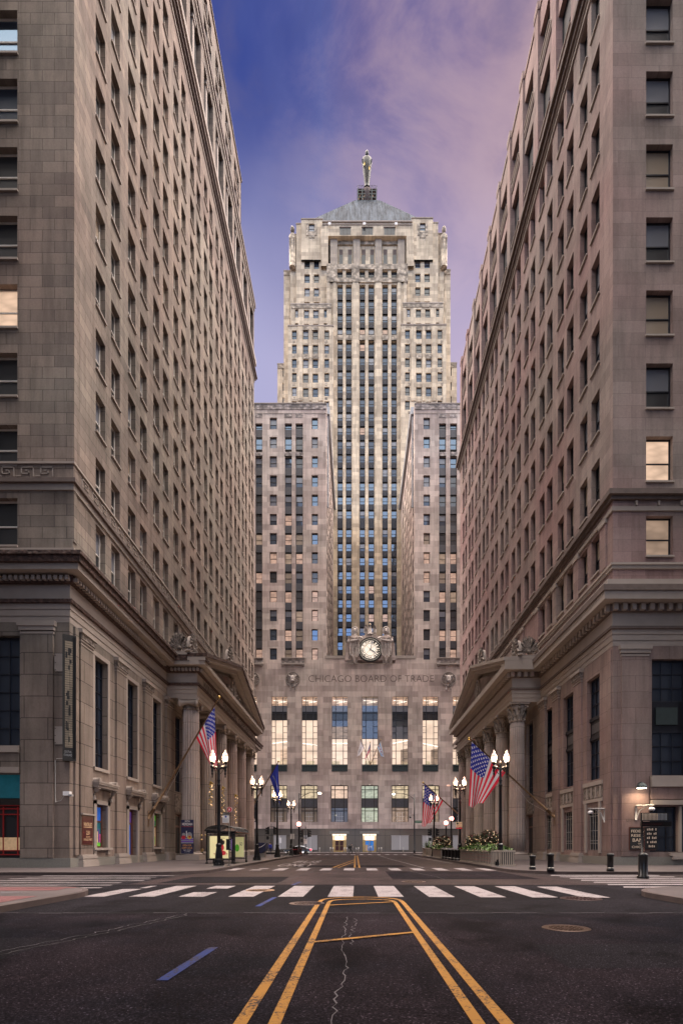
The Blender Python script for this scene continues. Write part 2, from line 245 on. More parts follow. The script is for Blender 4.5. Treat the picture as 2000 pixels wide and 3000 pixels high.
# pavement slabs
m, nt, b = newmat('pavement_slabs')
g = ND(nt, 'ShaderNodeNewGeometry'); br = ND(nt, 'ShaderNodeTexBrick'); nt.links.new(g.outputs['Position'], br.inputs['Vector']); br.offset = 0.0
for k, v in (('Scale', 1.0), ('Brick Width', 1.5), ('Row Height', 1.5), ('Mortar Size', .012)): br.inputs[k].default_value = v
br.inputs['Color1'].default_value = (.066, .051, .052, 1); br.inputs['Color2'].default_value = (.052, .041, .043, 1); br.inputs['Mortar'].default_value = (.06, .05, .05, 1)
n = ND(nt, 'ShaderNodeTexNoise', Scale=.5, Detail=7.0, Roughness=.65); nt.links.new(g.outputs['Position'], n.inputs['Vector'])
nt.links.new(mixc(nt, 1.0, br.outputs['Color'], ramp(nt, n.outputs[0], [(.3, .55), (.65, 1.1)]), 'MULTIPLY'), b.inputs['Base Color']); b.inputs['Roughness'].default_value = .6
simple('kerb_stone', (.05, .034, .032), .8, var=.5, nscale=2.2, bump=.3)
# ---------------------------------------------------------------- geometry helpers
ORG = {}                                             # world origin of every root, so that children's vertices can be given in world metres
def tag(o, label=None, cat=None, group=None, kind=None):
    if label: o['label'] = label
    if cat: o['category'] = cat
    if group: o['group'] = group
    if kind: o['kind'] = kind
    return o
def thing(name, loc, label, cat, group=None, rz=0.0):
    o = bpy.data.objects.new(name, None); COL.objects.link(o); o.location = loc; o.rotation_euler = (0, 0, rz); o.empty_display_size = .3
    ORG[o.name] = Vector(loc); return tag(o, label, cat, group)
def at(px, py, Y):
    """a point of the photograph at distance Y, in metres (x, z)"""
    return (px-HX)*Y/F_PX, CAMZ+(HY-py)*Y/F_PX
class MB:
    def __init__(s): s.v, s.f, s.m, s.mats, s.sm = [], [], [], [], []
    def mi(s, m):
        if m not in s.mats: s.mats.append(m)
        return s.mats.index(m)
    def poly(s, pts, mat, smooth=False):
        i = len(s.v); s.v += [tuple(p) for p in pts]; s.f.append(tuple(range(i, i+len(pts)))); s.m.append(s.mi(mat)); s.sm.append(smooth)
    def mesh(s, vs, fs, mat, smooth=False, mtx=None):
        i = len(s.v); k = s.mi(mat)
        s.v += [tuple(mtx @ Vector(p)) if mtx else tuple(p) for p in vs]
        for f in fs: s.f.append(tuple(i+a for a in f)); s.m.append(k); s.sm.append(smooth)
    def box(s, x0, x1, y0, y1, z0, z1, mat, bev=0.0, mtx=None):
        if x0 > x1: x0, x1 = x1, x0
        if y0 > y1: y0, y1 = y1, y0
        if z0 > z1: z0, z1 = z1, z0
        v = [(x0, y0, z0), (x1, y0, z0), (x1, y1, z0), (x0, y1, z0), (x0, y0, z1), (x1, y0, z1), (x1, y1, z1), (x0, y1, z1)]
        s.mesh(v, [(0, 3, 2, 1), (4, 5, 6, 7), (0, 1, 5, 4), (1, 2, 6, 5), (2, 3, 7, 6), (3, 0, 4, 7)], mat, mtx=mtx)
    def tube(s, pts, r, mat, n=8, cap=True, smooth=True):
        pts = [Vector(p) for p in pts]; rs = r if isinstance(r, (list, tuple)) else [r]*len(pts)
        vs, fs = [], []
        for i, p in enumerate(pts):
            d = (pts[min(i+1, len(pts)-1)]-pts[max(i-1, 0)]).normalized()
            a = Vector((0, 0, 1)) if abs(d.z) < .9 else Vector((1, 0, 0)); u = d.cross(a).normalized(); w = d.cross(u)
            vs += [p+(u*math.cos(2*math.pi*k/n)+w*math.sin(2*math.pi*k/n))*rs[i] for k in range(n)]
        for i in range(len(pts)-1):
            for k in range(n): fs.append((i*n+k, i*n+(k+1) % n, (i+1)*n+(k+1) % n, (i+1)*n+k))
        s.mesh(vs, fs, mat, smooth)
        if cap:
            j = len(s.v)-len(vs); s.f += [tuple(j+k for k in range(n)), tuple(j+len(vs)-n+k for k in range(n-1, -1, -1))]; s.m += [s.mi(mat)]*2; s.sm += [False]*2
    def lathe(s, c, prof, mat, n=16, smooth=True, flute=0, fd=0.0, mtx=None):
        """prof: list of (radius, z); flute: count of grooves cut fd deep"""
        vs, fs = [], []
        if flute: n = flute*6
        for r, z in prof:
            for k in range(n):
                a = 2*math.pi*k/n; rr = r
                if flute: rr = r-fd*max(0.0, math.sin(math.pi*((k % 6)/6)))**.7 if r > 0 else 0
                vs.append((c[0]+rr*math.cos(a), c[1]+rr*math.sin(a), c[2]+z))
        for i in range(len(prof)-1):
            for k in range(n): fs.append((i*n+k, i*n+(k+1) % n, (i+1)*n+(k+1) % n, (i+1)*n+k))
        fs.append(tuple(range(n-1, -1, -1))); fs.append(tuple((len(prof)-1)*n+k for k in range(n)))
        s.mesh(vs, fs, mat, smooth, mtx)
    def ball(s, c, r, mat, seg=10, rings=7, sq=(1, 1, 1), mtx=None):
        vs, fs = [], []
        for i in range(rings+1):
            t = math.pi*i/rings
            for k in range(seg):
                a = 2*math.pi*k/seg; vs.append((c[0]+r*sq[0]*math.sin(t)*math.cos(a), c[1]+r*sq[1]*math.sin(t)*math.sin(a), c[2]-r*sq[2]*math.cos(t)))
        for i in range(rings):
            for k in range(seg): fs.append((i*seg+k, i*seg+(k+1) % seg, (i+1)*seg+(k+1) % seg, (i+1)*seg+k))
        s.mesh(vs, fs, mat, True, mtx)
    def prism(s, pts2, fn, d0, d1, mat):
        """pts2 outline; fn(p, d) -> 3D; extruded d0..d1"""
        n = len(pts2); a = [fn(p, d0) for p in pts2]; b = [fn(p, d1) for p in pts2]
        fs = [tuple(range(n-1, -1, -1)), tuple(range(n, 2*n))]+[(k, (k+1) % n, n+(k+1) % n, n+k) for k in range(n)]
        s.mesh(a+b, fs, mat)
    def add(s, other, mtx=None):
        i = len(s.v); s.v += [tuple(mtx @ Vector(p)) if mtx else p for p in other.v]
        for f, m, q in zip(other.f, other.m, other.sm): s.f.append(tuple(i+a for a in f)); s.m.append(s.mi(other.mats[m])); s.sm.append(q)
    def data(s, name, org=(0, 0, 0), flip=False):
        me = bpy.data.meshes.new(name)
        vs = [(p[0]-org[0], p[1]-org[1], p[2]-org[2]) for p in s.v]
        me.from_pydata(vs, [], [tuple(reversed(f)) for f in s.f] if flip else s.f)
        for m in s.mats: me.materials.append(M[m])
        me.polygons.foreach_set('material_index', s.m); me.polygons.foreach_set('use_smooth', s.sm); me.update(); return me
    def build(s, name, parent=None, kind=None, org=None, flip=False):
        if not s.f: return None
        if org is None:
            org = (0, 0, 0); q = parent
            while q is not None:
                if q.name in ORG: org = ORG[q.name]; break
                q = q.parent
        o = bpy.data.objects.new(name, s.data(name, org, flip)); COL.objects.link(o); o.parent = parent
        if kind: o['kind'] = kind
        return o
def child(name, me, parent, loc=(0, 0, 0), rz=0.0):
    o = bpy.data.objects.new(name, me); COL.objects.link(o); o.parent = parent; o.location = loc; o.rotation_euler = (0, 0, rz); return o
def copy_tree(o, parent=None):
    c = o.copy(); COL.objects.link(c); c.parent = parent
    for ch in list(o.children): copy_tree(ch, c)
    return c
FONT_CACHE = {}
def text_geo(txt, bold=0.0, extrude=0.0):
    key = (txt, bold, extrude)
    if key in FONT_CACHE: return FONT_CACHE[key]
    cu = bpy.data.curves.new('lettering', 'FONT'); cu.body = txt; cu.align_x = 'LEFT'; cu.resolution_u = 3; cu.offset = bold; cu.extrude = extrude
    o = bpy.data.objects.new('lettering', cu); COL.objects.link(o)
    dg = bpy.context.evaluated_depsgraph_get(); me = bpy.data.meshes.new_from_object(o.evaluated_get(dg))
    vs = [tuple(v.co) for v in me.vertices]; fs = [tuple(p.vertices) for p in me.polygons]
    bpy.data.objects.remove(o); bpy.data.curves.remove(cu); bpy.data.meshes.remove(me)
    xs = [v[0] for v in vs]; ys = [v[1] for v in vs]; x0, x1, y0, y1 = min(xs), max(xs), min(ys), max(ys)
    vs = [((v[0]-x0)/(x1-x0), (v[1]-y0)/max(1e-6, y1-y0), v[2]) for v in vs]
    FONT_CACHE[key] = (vs, fs); return vs, fs
def text(mb, txt, fn, u0, u1, v0, v1, mat, bold=0.0):
    """lettering stretched into the rectangle; fn(u, v) -> 3D point"""
    vs, fs = text_geo(txt, bold); mb.mesh([fn(u0+(u1-u0)*a, v0+(v1-v0)*b) for a, b, _ in vs], fs, mat)
def wall(mb, u0, u1, v0, v1, holes, depth, fn, mat, rmat=None):
    """a wall sheet u0..u1 x v0..v1 with rectangular openings, each with reveals going depth back; fn(u, v, d) -> 3D"""
    rmat = rmat or mat
    hs = [(max(a, u0), min(b, u1), max(c, v0), min(d, v1)) for a, b, c, d in holes]; hs = [h for h in hs if h[1]-h[0] > 1e-4 and h[3]-h[2] > 1e-4]
    us = sorted({round(x, 4) for h in hs for x in h[:2]} | {round(u0, 4), round(u1, 4)}); vs = sorted({round(x, 4) for h in hs for x in h[2:]} | {round(v0, 4), round(v1, 4)})
    ui = {x: i for i, x in enumerate(us)}; vi = {x: i for i, x in enumerate(vs)}
    taken = set()
    for a, b, c, d in hs:
        for i in range(ui[round(a, 4)], ui[round(b, 4)]):
            for j in range(vi[round(c, 4)], vi[round(d, 4)]): taken.add((i, j))
    for j in range(len(vs)-1):
        i = 0
        while i < len(us)-1:
            if (i, j) in taken: i += 1; continue
            k = i
            while k < len(us)-1 and (k, j) not in taken: k += 1
            mb.poly([fn(us[i], vs[j], 0), fn(us[k], vs[j], 0), fn(us[k], vs[j+1], 0), fn(us[i], vs[j+1], 0)], mat); i = k
    for a, b, c, d in hs:
        mb.poly([fn(a, c, 0), fn(a, d, 0), fn(a, d, depth), fn(a, c, depth)], rmat); mb.poly([fn(b, c, 0), fn(b, c, depth), fn(b, d, depth), fn(b, d, 0)], rmat)
        mb.poly([fn(a, d, 0), fn(b, d, 0), fn(b, d, depth), fn(a, d, depth)], rmat); mb.poly([fn(a, c, 0), fn(a, c, depth), fn(b, c, depth), fn(b, c, 0)], rmat)
# ---------------------------------------------------------------- windows (local: x across, outwards is -y, z up from the sill; origin on the wall face)
WIN = {}
def window_geo(w, h, style, pane, rec=.35):
    key = (round(w, 2), round(h, 2), style, pane, rec)
    if key in WIN: return WIN[key]
    f, p = MB(), MB(); x0, x1 = -w/2, w/2; fr = {'sash_white': 'frame_white', 'sash_black': 'frame_black', 'tower': 'frame_bronze', 'grid': 'frame_black', 'steel': 'frame_bronze', 'hall': 'frame_black'}[style]
    t = .09 if style != 'tower' else .12
    f.box(x0, x0+t, rec-.06, rec+.08, 0, h, fr); f.box(x1-t, x1, rec-.06, rec+.08, 0, h, fr)
    f.box(x0+t, x1-t, rec-.05, rec+.08, h-t, h, fr); f.box(x0+t, x1-t, rec-.05, rec+.08, 0, t, fr)
    yg = rec+.03; P = lambda a, b, c, d, m, y=yg: p.poly([(a, y, c), (b, y, c), (b, y, d), (a, y, d)], m)
    mid = h*.46
    if style in ('sash_white', 'sash_black', 'tower'):
        f.box(x0+t, x1-t, rec-.03, rec+.08, mid-.04, mid+.05, fr)
        if style != 'tower':
            f.box(x0-.05, x1+.05, -.12, rec-.06, -.13, -.005, 'trim_light')
        else: f.box(x0, x1, rec-.12, rec-.06, -.10, -.005, 'frame_bronze')
        a, b, c, d = x0+t, x1-t, t, h-t
        base = {'d': 'glass_dark', 's': 'glass_sky', 'b': 'glass_blind', 'h': 'glass_dark', 'l': 'lit_warm', 'k': 'lit_dim', 'c': 'glass_cream', 't': 'glass_tower', 'q': 'glass_tower', 'e': 'glass_side', 'r': 'lit_pink', 'f': 'glass_side'}[pane]
        top = base
        if pane in ('h', 'q', 'f'): top = 'glass_blind' if pane != 'f' else 'glass_cream'
        P(a, b, c, mid-.04, base); P(a, b, mid+.05, d, top, yg-.015)
    elif style == 'grid':
        nx = 3; bars = max(3, int(round(h/1.1)))
        for i in range(1, nx):
            x = x0+w*i/nx; f.box(x-.035, x+.035, rec-.03, rec+.08, t, h-t, fr)
        for j in range(1, bars):
            z = h*j/bars; f.box(x0+t, x1-t, rec-.02, rec+.07, z-.025, z+.025, fr)
        P(x0+t, x1-t, t, h-t, {'d': 'glass_grid', 's': 'glass_sky'}.get(pane, 'glass_deep'), rec+.05)
    WIN[key] = (f.data('window'), p.data('pane'), f, p); return WIN[key]
class Windows:
    """collects windows of one building; the nearest 95 become parts with a pane each, the rest one joined part"""
    def __init__(s): s.l = []
    def put(s, x, y, z, w, h, style, pane, rz=0.0, rec=.35, prio=None): s.l.append((prio if prio is not None else y+z*.15, x, y, z, w, h, style, pane, rz, rec))
    def build(s, root, n=95):
        s.l.sort(key=lambda a: a[0]); rest = MB(); org = ORG[root.name]
        for i, (_, x, y, z, w, h, st, pn, rz, rec) in enumerate(s.l):
            fm, pm, f, p = window_geo(w, h, st, pn, rec)
            if i < n:
                o = child('window', fm, root, Vector((x, y, z))-org, rz); child('pane', pm, o)
            else:
                mt = Matrix.Translation((x, y, z)) @ Matrix.Rotation(rz, 4, 'Z'); rest.add(f, mt); rest.add(p, mt)
        if rest.f: rest.build('windows', root, kind='stuff')

class Parts:
    """many like parts of one thing: the first n each become a part, the rest one joined part"""
    def __init__(s, name): s.name, s.l = name, []
    def new(s): m = MB(); s.l.append(m); return m
    def build(s, root, n=95, kind_name=None):
        rest = MB()
        for i, m in enumerate(s.l):
            if i < n: m.build(s.name, root)
            else: rest.add(m)
        if rest.f: rest.build(s.name, root, kind='stuff')
# ================================================================ THE SETTING
def sheet(name, polys, z, mat, kind='structure'):
    mb = MB()
    for p in polys: mb.poly([(x, y, z) for x, y in p], mat)
    return mb.build(name, kind=kind)
rect = lambda a, b, c, d: [(a, c), (b, c), (b, d), (a, d)]
sheet('ground', [rect(-900, 900, -900, 1400)], -0.02, 'asphalt_old')
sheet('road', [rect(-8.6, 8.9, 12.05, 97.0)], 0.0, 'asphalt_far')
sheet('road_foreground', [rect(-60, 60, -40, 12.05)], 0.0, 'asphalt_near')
sheet('cross_street', [rect(-90, -8.6, 12.05, 33), rect(8.9, 90, 12.05, 33), rect(-120, -8.6, 80, 112), rect(8.9, 120, 80, 112), rect(-8.6, 8.9, 97, 112)], 0.0, 'asphalt_old')
mb = MB(); mb.poly([(-14, 12.0, .004), (14, 12.0, .004), (14.0, 20.6, .004), (-14, 20.9, .004)], 'asphalt_new'); mb.build('road_patch', kind='structure')
for x0, x1, y0, y1, mt, nm in ((-7.9, -3.1, 21.5, 26.0, 'asphalt_new', 'road_repair'), (1.6, 8.2, 24.0, 31.5, 'asphalt_near', 'road_repair'), (-7.5, -4.6, 4.0, 8.8, 'asphalt_new', 'road_repair'), (2.6, 5.6, 6.6, 8.3, 'asphalt_new', 'road_repair'), (-4.5, 3.5, 37.5, 41, 'asphalt_new', 'road_repair'), (-12, -8.8, 20.9, 26.8, 'asphalt_new', 'road_repair')):
    k_ = MB(); k_.poly([(x0, y0, .003), (x1, y0+.1, .003), (x1-.1, y1, .003), (x0+.05, y1-.08, .003)], mt); k_.build(nm, kind='structure')
# seam of the patch, thin tar joint
mb = MB()
for i in range(56):
    x = -14+i*.5; y = 12.0+.035*math.sin(i*1.7); mb.poly([(x, y-.02, .008), (x+.5, y-.02+.01, .008), (x+.5, y+.02, .008), (x, y+.02, .008)], 'crack_glint_white' if random.random() < .55 else 'crack_dark')
mb.build('road_seam', kind='structure')
# pavements: a slab with a rounded corner and a kerb stone 0.15 m high
def corner_poly(x_out, x_kerb, y0, y1, r, near_round=True, far_round=False):
    """pavement outline on one side of the street; s = side sign is in x_kerb"""
    s = 1 if x_out > x_kerb else -1; p = [(x_out, y0)]
    if near_round: p += [(x_kerb+s*r-s*r*math.sin(a), y0+r-r*math.cos(a)) for a in [k*math.pi/16 for k in range(9)]]
    else: p += [(x_kerb, y0)]
    if far_round: p += [(x_kerb+s*r-s*r*math.cos(a), y1-r+r*math.sin(a)) for a in [k*math.pi/16 for k in range(9)]]
    else: p += [(x_kerb, y1)]
    p += [(x_out, y1)]; return p
def pavement(name, pts, h=.15, kw=.16):
    n = len(pts); cx = sum(p[0] for p in pts)/n; mb = MB()
    mb.poly([(x, y, h) for x, y in pts], 'pavement_slabs')
    for i in range(n-1):
        (ax, ay), (bx, by) = pts[i], pts[i+1]
        mb.poly([(ax, ay, -.02), (bx, by, -.02), (bx, by, h), (ax, ay, h)], 'kerb_stone')
        d = Vector((bx-ax, by-ay)); 
        if d.length < 1e-4: continue
        nrm = Vector((-d.y, d.x)).normalized()*kw
        mid = Vector(((ax+bx)/2, (ay+by)/2)); 
        if (mid+nrm-Vector((pts[0][0], (pts[0][1]+pts[-1][1])/2))).length > (mid-nrm-Vector((pts[0][0], (pts[0][1]+pts[-1][1])/2))).length: nrm = -nrm
        mb.poly([(ax, ay, h+.004), (bx, by, h+.004), (bx+nrm.x, by+nrm.y, h+.004), (ax+nrm.x, ay+nrm.y, h+.004)], 'kerb_stone')
    return mb.build(name, kind='structure')
pavement('pavement_west', corner_poly(-60, -8.05, 27.3, 85.5, 3.2, True, True))
pavement('pavement_east', corner_poly(60, 8.6, 27.9, 85.5, 3.2, True, True))
pavement('pavement_northwest', corner_poly(-60, -7.9, -30, 18.0, 2.6, False, True))
pavement('pavement_northeast', corner_poly(60, 8.3, -30, 17.8, 2.6, False, True))
mb = MB(); mb.box(-120, 120, 97, 113, -.02, .15, 'pavement_slabs'); mb.box(-120, 120, 96.8, 97, -.02, .154, 'kerb_stone'); mb.build('pavement_south', kind='structure')
# tactile paving on the near left corner, pale strips are painted reflections
mb = MB()
for x0, x1, y0, y1, mt in ((-14.5, -8.35, 11.6, 14.4, 'tactile_red'), (-13.5, -8.9, 16.9, 17.5, 'tactile_red'), (-12.4, -9.0, 16.0, 17.0, 'tactile_red'), (-13.5, -9.4, 14.5, 14.8, 'crack_glint_white'), (-12.6, -9.6, 15.2, 15.7, 'crack_glint_white')):
    mb.poly([(x0, y0, .156), (x1, y0+.25, .156), (x1-.1, y1, .156), (x0, y1, .156)], mt)
mb.build('tactile_paving', kind='structure')
# painted markings
Z1 = .010
mb = MB()
def bar(x0, x1, y0, y1, mat='paint_white', z=Z1, dx=0.0): mb.poly([(x0, y0, z), (x1, y0, z), (x1+dx, y1, z), (x0+dx, y1, z)], mat)
for j in range(-5, 6):                                 # near crosswalk
    x = -.84+1.45*j if j <= 0 else -.84+1.45*j+.02*j
    y0, y1 = 15.8, 20.05
    if j == -3: bar(x, x+.74, y0, 17.35); bar(x, x+.74, 18.75, y1)
    elif j == -5: bar(x+.5, x+.74, 19.0, y1); bar(x+.1, x+.74, y0, 18.6)
    elif j == 5: bar(x, x+.74, y0-.3, y1-.4)
    else: bar(x, x+.74, y0-.06*j*(j > 0), y1-.05*j*(j > 0))
mb.build('crosswalk', kind='structure')
mb = MB()
for j in range(-5, 7): 
    x = -.79+1.42*j; 
    if j == -4: bar(x, x+.66, 32.5, 33.7); bar(x+.2, x+.8, 34.5, 35.6)
    else: bar(x, x+.66, 32.4, 35.6)
mb.build('crosswalk', kind='structure')
mb = MB()
for j in range(7): bar(9.45+.02*j+.1*(6-j)*0, 15.0, 19.2+1.27*j, 19.75+1.27*j, dx=.25)
mb.build('crosswalk', kind='structure')
mb = MB()
for j in range(7): bar(-15.5, -9.0-.35*(j % 3)*(.6), 19.0+1.27*j, 19.3+1.27*j)
mb.build('crosswalk', kind='structure')
mb = MB()
for j in range(12): x = -7.9+1.4*j; bar(x, x+.65, 87.0, 90.3)
mb.build('crosswalk', kind='structure')
def worn_line(pts, w, mat, name, z=Z1):
    global mb; mb = MB()
    for (ax, ay), (bx, by) in zip(pts, pts[1:]):
        d = Vector((bx-ax, by-ay)); n = Vector((-d.y, d.x)).normalized()*w/2
        mb.poly([(ax+n.x, ay+n.y, z), (ax-n.x, ay-n.y, z), (bx-n.x, by-n.y, z), (bx+n.x, by+n.y, z)], mat)
    return mb.build(name, kind='structure')
YEL = 'paint_yellow'
arch = lambda xa, xb, yb, h: [(xa+(xb-xa)*(.5-.5*math.cos(k*math.pi/12)), yb+h*math.sin(k*math.pi/12)**.6) for k in range(13)]
worn_line([(-.965, -2), (-.985, 13.9)]+arch(-.985, 1.22, 14.2, 1.5)+[(1.22, 13.9), (1.28, -2)], .115, YEL, 'median_line')
worn_line([(-.66, -2), (-.72, 13.9)]+arch(-.72, 1.01, 14.2, .85)+[(1.01, 13.9), (1.03, -2)], .105, YEL, 'median_line', Z1+.004)
worn_line([(-.67, 13.5), (1.0, 14.3)], .12, YEL, 'median_line', Z1+.008); worn_line([(-.66, 8.35), (1.0, 9.3)], .12, YEL, 'median_line', Z1+.008)
worn_line([(-.12, 36.3), (-.22, 80)], .13, YEL, 'median_line'); worn_line([(.19, 36.3), (.12, 80)], .13, YEL, 'median_line')
worn_line([(-1.6, 36.3), (-.15, 58)], .13, YEL, 'median_line', Z1+.004); worn_line([(-1.25, 36.3), (-.15, 50)], .13, YEL, 'median_line', Z1+.004)
worn_line([(4.5, 36.3), (4.2, 45), (3.7, 60), (3.3, 79)], .12, 'paint_white', 'lane_line'); worn_line([(7.95, 45), (7.6, 60), (7.2, 84)], .12, 'paint_white', 'lane_line')
worn_line([(-2.15, 6.0), (-2.09, 7.95)], .13, 'paint_blue', 'blue_mark'); worn_line([(-2.42, 13.3), (-2.35, 15.6)], .13, 'paint_blue', 'blue_mark'); worn_line([(-2.4, 20.4), (-2.3, 22.2)], .15, 'paint_blue', 'blue_mark')
mb = MB()
text(mb, 'ONLY', lambda u, v: (u, v, Z1), -5.9, -3.2, 38.8, 44.5, 'paint_white', .01); text(mb, 'BUS', lambda u, v: (u, v, Z1), -5.6, -3.3, 47, 53, 'paint_white', .01)
mb.build('lane_lettering', kind='structure')
# cracks
def crack(pts, w, mat, jit, name='road_crack'):
    P = []; rng = random.Random(len(pts)*31+int(w*1000))
    for (ax, ay), (bx, by) in zip(pts, pts[1:]):
        n = max(2, int(math.hypot(bx-ax, by-ay)/.12))
        for k in range(n): t = k/n; P.append((ax+(bx-ax)*t+rng.uniform(-jit, jit), ay+(by-ay)*t+rng.uniform(-jit, jit)*.5))
    m2 = MB()
    for (a, b_), (c, d) in zip(P, P[1:]):
        ww = w*rng.uniform(.3, 1.3); m2.poly([(a-ww, b_, .006), (a+ww, b_, .006), (c+ww*.8, d, .006), (c-ww*.8, d, .006)], mat)
    m2.build(name, kind='structure')
crack([(-.17, 4.0), (-.2, 5.4), (-.12, 6.6), (-.22, 8.2), (-.2, 11.5)], .008, 'crack_glint_white', .035)
crack([(-.1, 8.2), (-.02, 11.2)], .008, 'crack_glint_white', .05)
crack([(-5.4, 5.2), (-4.9, 7.4), (-4.2, 9.5), (-3.6, 11.8)], .02, 'crack_dark', .05); crack([(-5.5, 6.3), (-4.6, 8.9), (-3.7, 12)], .010, 'crack_glint_white', .07)
crack([(7.9, 11.9), (7.4, 9.6), (7.7, 7.0)], .02, 'crack_dark', .05)
crack([(4.0, 20.8), (3.8, 26), (2.8, 34), (.9, 48)], .035, 'crack_dark', .03); crack([(-3.2, 20.8), (-2.2, 36), (-1.4, 52)], .03, 'crack_dark', .04)
crack([(-.1, 10.9), (.9, 10.6)], .012, 'crack_glint_white', .03)
# manhole and utility covers
def cover(x, y, r, mat, name='manhole_cover'):
    m2 = MB(); m2.lathe((x, y, 0), [(r+.06, .008), (r+.05, .014), (r, .014), (r-.01, .010), (0.001, .010)], mat, 28, False)
    for k in range(3):
        rr = r*(.3+.22*k); n = 10+6*k
        for q in range(n): a = 2*math.pi*q/n; cx, cy = x+rr*math.cos(a), y+rr*math.sin(a); m2.box(cx-.022, cx+.022, cy-.022, cy+.022, .010, .017, mat)
    return tag(m2.build(name), None, 'manhole cover')
simple('cast_iron', (.06, .036, .026), .4, .5, var=.5, nscale=12); simple('cast_iron_dark', (.05, .03, .03), .35, .5, var=.5, nscale=12); simple('cast_iron_tan', (.20, .115, .065), .5, .2, var=.5, nscale=14)
tag(cover(3.78, 9.8, .36, 'cast_iron'), 'round brown manhole cover alone in the foreground on the right lane')
tag(cover(-3.2, 18.05, .42, 'cast_iron_tan'), 'tan manhole cover that interrupts a white crosswalk bar')
tag(cover(-1.28, 14.0, .40, 'cast_iron_dark'), 'dark red manhole cover touching the tip of the yellow median lines')
tag(cover(6.3, 15.25, .5, 'cast_iron_dark'), 'dark cover on the right at the edge of the near crosswalk bars')
tag(cover(2.35, 22.4, .45, 'cast_iron'), 'faint brown manhole cover between the two crosswalks')
# ================================================================ THE TWO BANK BUILDINGS (built in street space: x runs from the kerb into the building, then mirrored by s)
def column_geo(kind, r, h):
    """returns (shaft, capital, base) builders, foot at z = 0"""
    sh, cp, bs = MB(), MB(), MB(); hb, hc = .75, (1.0 if kind == 'ionic' else 1.75)
    bs.box(-r*1.25, r*1.25, -r*1.25, r*1.25, 0, .45, 'trim_light'); bs.lathe((0, 0, 0), [(r*1.22, .45), (r*1.26, .53), (r*1.2, .62), (r*1.05, .66), (r*1.1, .71), (r*1.02, hb)], 'trim_light', 24)
    st = 'column_stone'
    prof = [(r*(1-.14*t**1.6), hb+(h-hb-hc)*t) for t in [k/8 for k in range(9)]]
    sh.lathe((0, 0, 0), prof, st, 0, True, 20, r*.10)
    zt = h-hc; rt = r*.86
    if kind == 'ionic':
        cp.lathe((0, 0, 0), [(rt*1.04, zt), (rt*1.07, zt+.06), (rt, zt+.10), (rt*1.0, zt+.42), (rt*1.18, zt+.60), (rt*1.2, zt+.62)], 'carved_bank', 24)
        for sx in (-1, 1):                                 # scroll bolsters run outwards-inwards
            cx = sx*rt*1.12
            for sy in (-1, 1):
                y = sy*rt*1.08
                for q in range(3):
                    rr = .34-.1*q; m = Matrix.Translation((cx, y, zt+.52)) @ Matrix.Rotation(math.pi/2, 4, 'X')
                    cp.lathe((0, 0, 0), [(rr, -.05-.03*q), (rr, .05+.03*q), (rr*.8, .07+.03*q)], 'trim_light', 16, True, mtx=m)
            cp.tube([(cx, -rt*1.05, zt+.52), (cx, -rt*.5, zt+.56), (cx, 0, zt+.60), (cx, rt*.5, zt+.56), (cx, rt*1.05, zt+.52)], [.30, .22, .17, .22, .30], 'trim_light', 12)
        for i_ in range(len(cp.v)): cp.v[i_] = (cp.v[i_][1], -cp.v[i_][0], cp.v[i_][2])
        cp.box(-rt*1.25, rt*1.25, -rt*1.15, rt*1.15, zt+.70, zt+.86, 'trim_light'); cp.box(-rt*1.32, rt*1.32, -rt*1.25, rt*1.25, zt+.86, h, 'trim_light')
    else:
        cp.lathe((0, 0, 0), [(rt*1.0, zt), (rt*1.08, zt+.07), (rt*.98, zt+.12), (rt*.98, zt+.9), (rt*1.06, zt+1.25), (rt*1.22, zt+1.5)], 'trim_light', 24)
        for row, (n, z, rr, k) in enumerate(((10, .32, 1.06, .24), (10, .82, 1.10, .27))):
            for q in range(n):
                a = 2*math.pi*(q+.5*row)/n; ca, sa = math.cos(a), math.sin(a)
                pts = [(rt*.98*ca, rt*.98*sa, zt+z-.28), (rt*rr*ca, rt*rr*sa, zt+z), (rt*(rr+.14)*ca, rt*(rr+.14)*sa, zt+z+.2), (rt*(rr+.22)*ca, rt*(rr+.22)*sa, zt+z+.16)]
                cp.tube(pts, [k*.55, k*.6, k*.42, k*.2], 'carved_bank', 6)
        for sx in (-1, 1):
            for sy in (-1, 1):
                cx, cy = sx*rt*1.05, sy*rt*1.05; pp = []
                for q in range(15): a = q*.55; rr = .30-.018*q; pp.append((cx-sx*.12+sx*rr*math.cos(a)*.7, cy-sy*.12+sy*rr*math.cos(a)*.7, zt+1.28+rr*math.sin(a)))
                cp.tube(pp, .07, 'trim_light', 6)
        for a in range(4): ca, sa = math.cos(a*math.pi/2), math.sin(a*math.pi/2); cp.ball((ca*rt*1.2, sa*rt*1.2, zt+1.58), .17, 'carved_bank', 8, 6); cp.ball((ca*rt*1.15, sa*rt*1.15, zt+1.2), .2, 'carved_bank', 8, 6)
        cp.box(-rt*1.36, rt*1.36, -rt*1.36, rt*1.36, h-.17, h, 'trim_light')
    return sh, cp, bs
stone('column_stone', (.43, .38, .35), (.38, .335, .31), bw=50, rh=2.6, mort=.02, stain=.3, streak=.35, tint=(1.0, .88, .88))
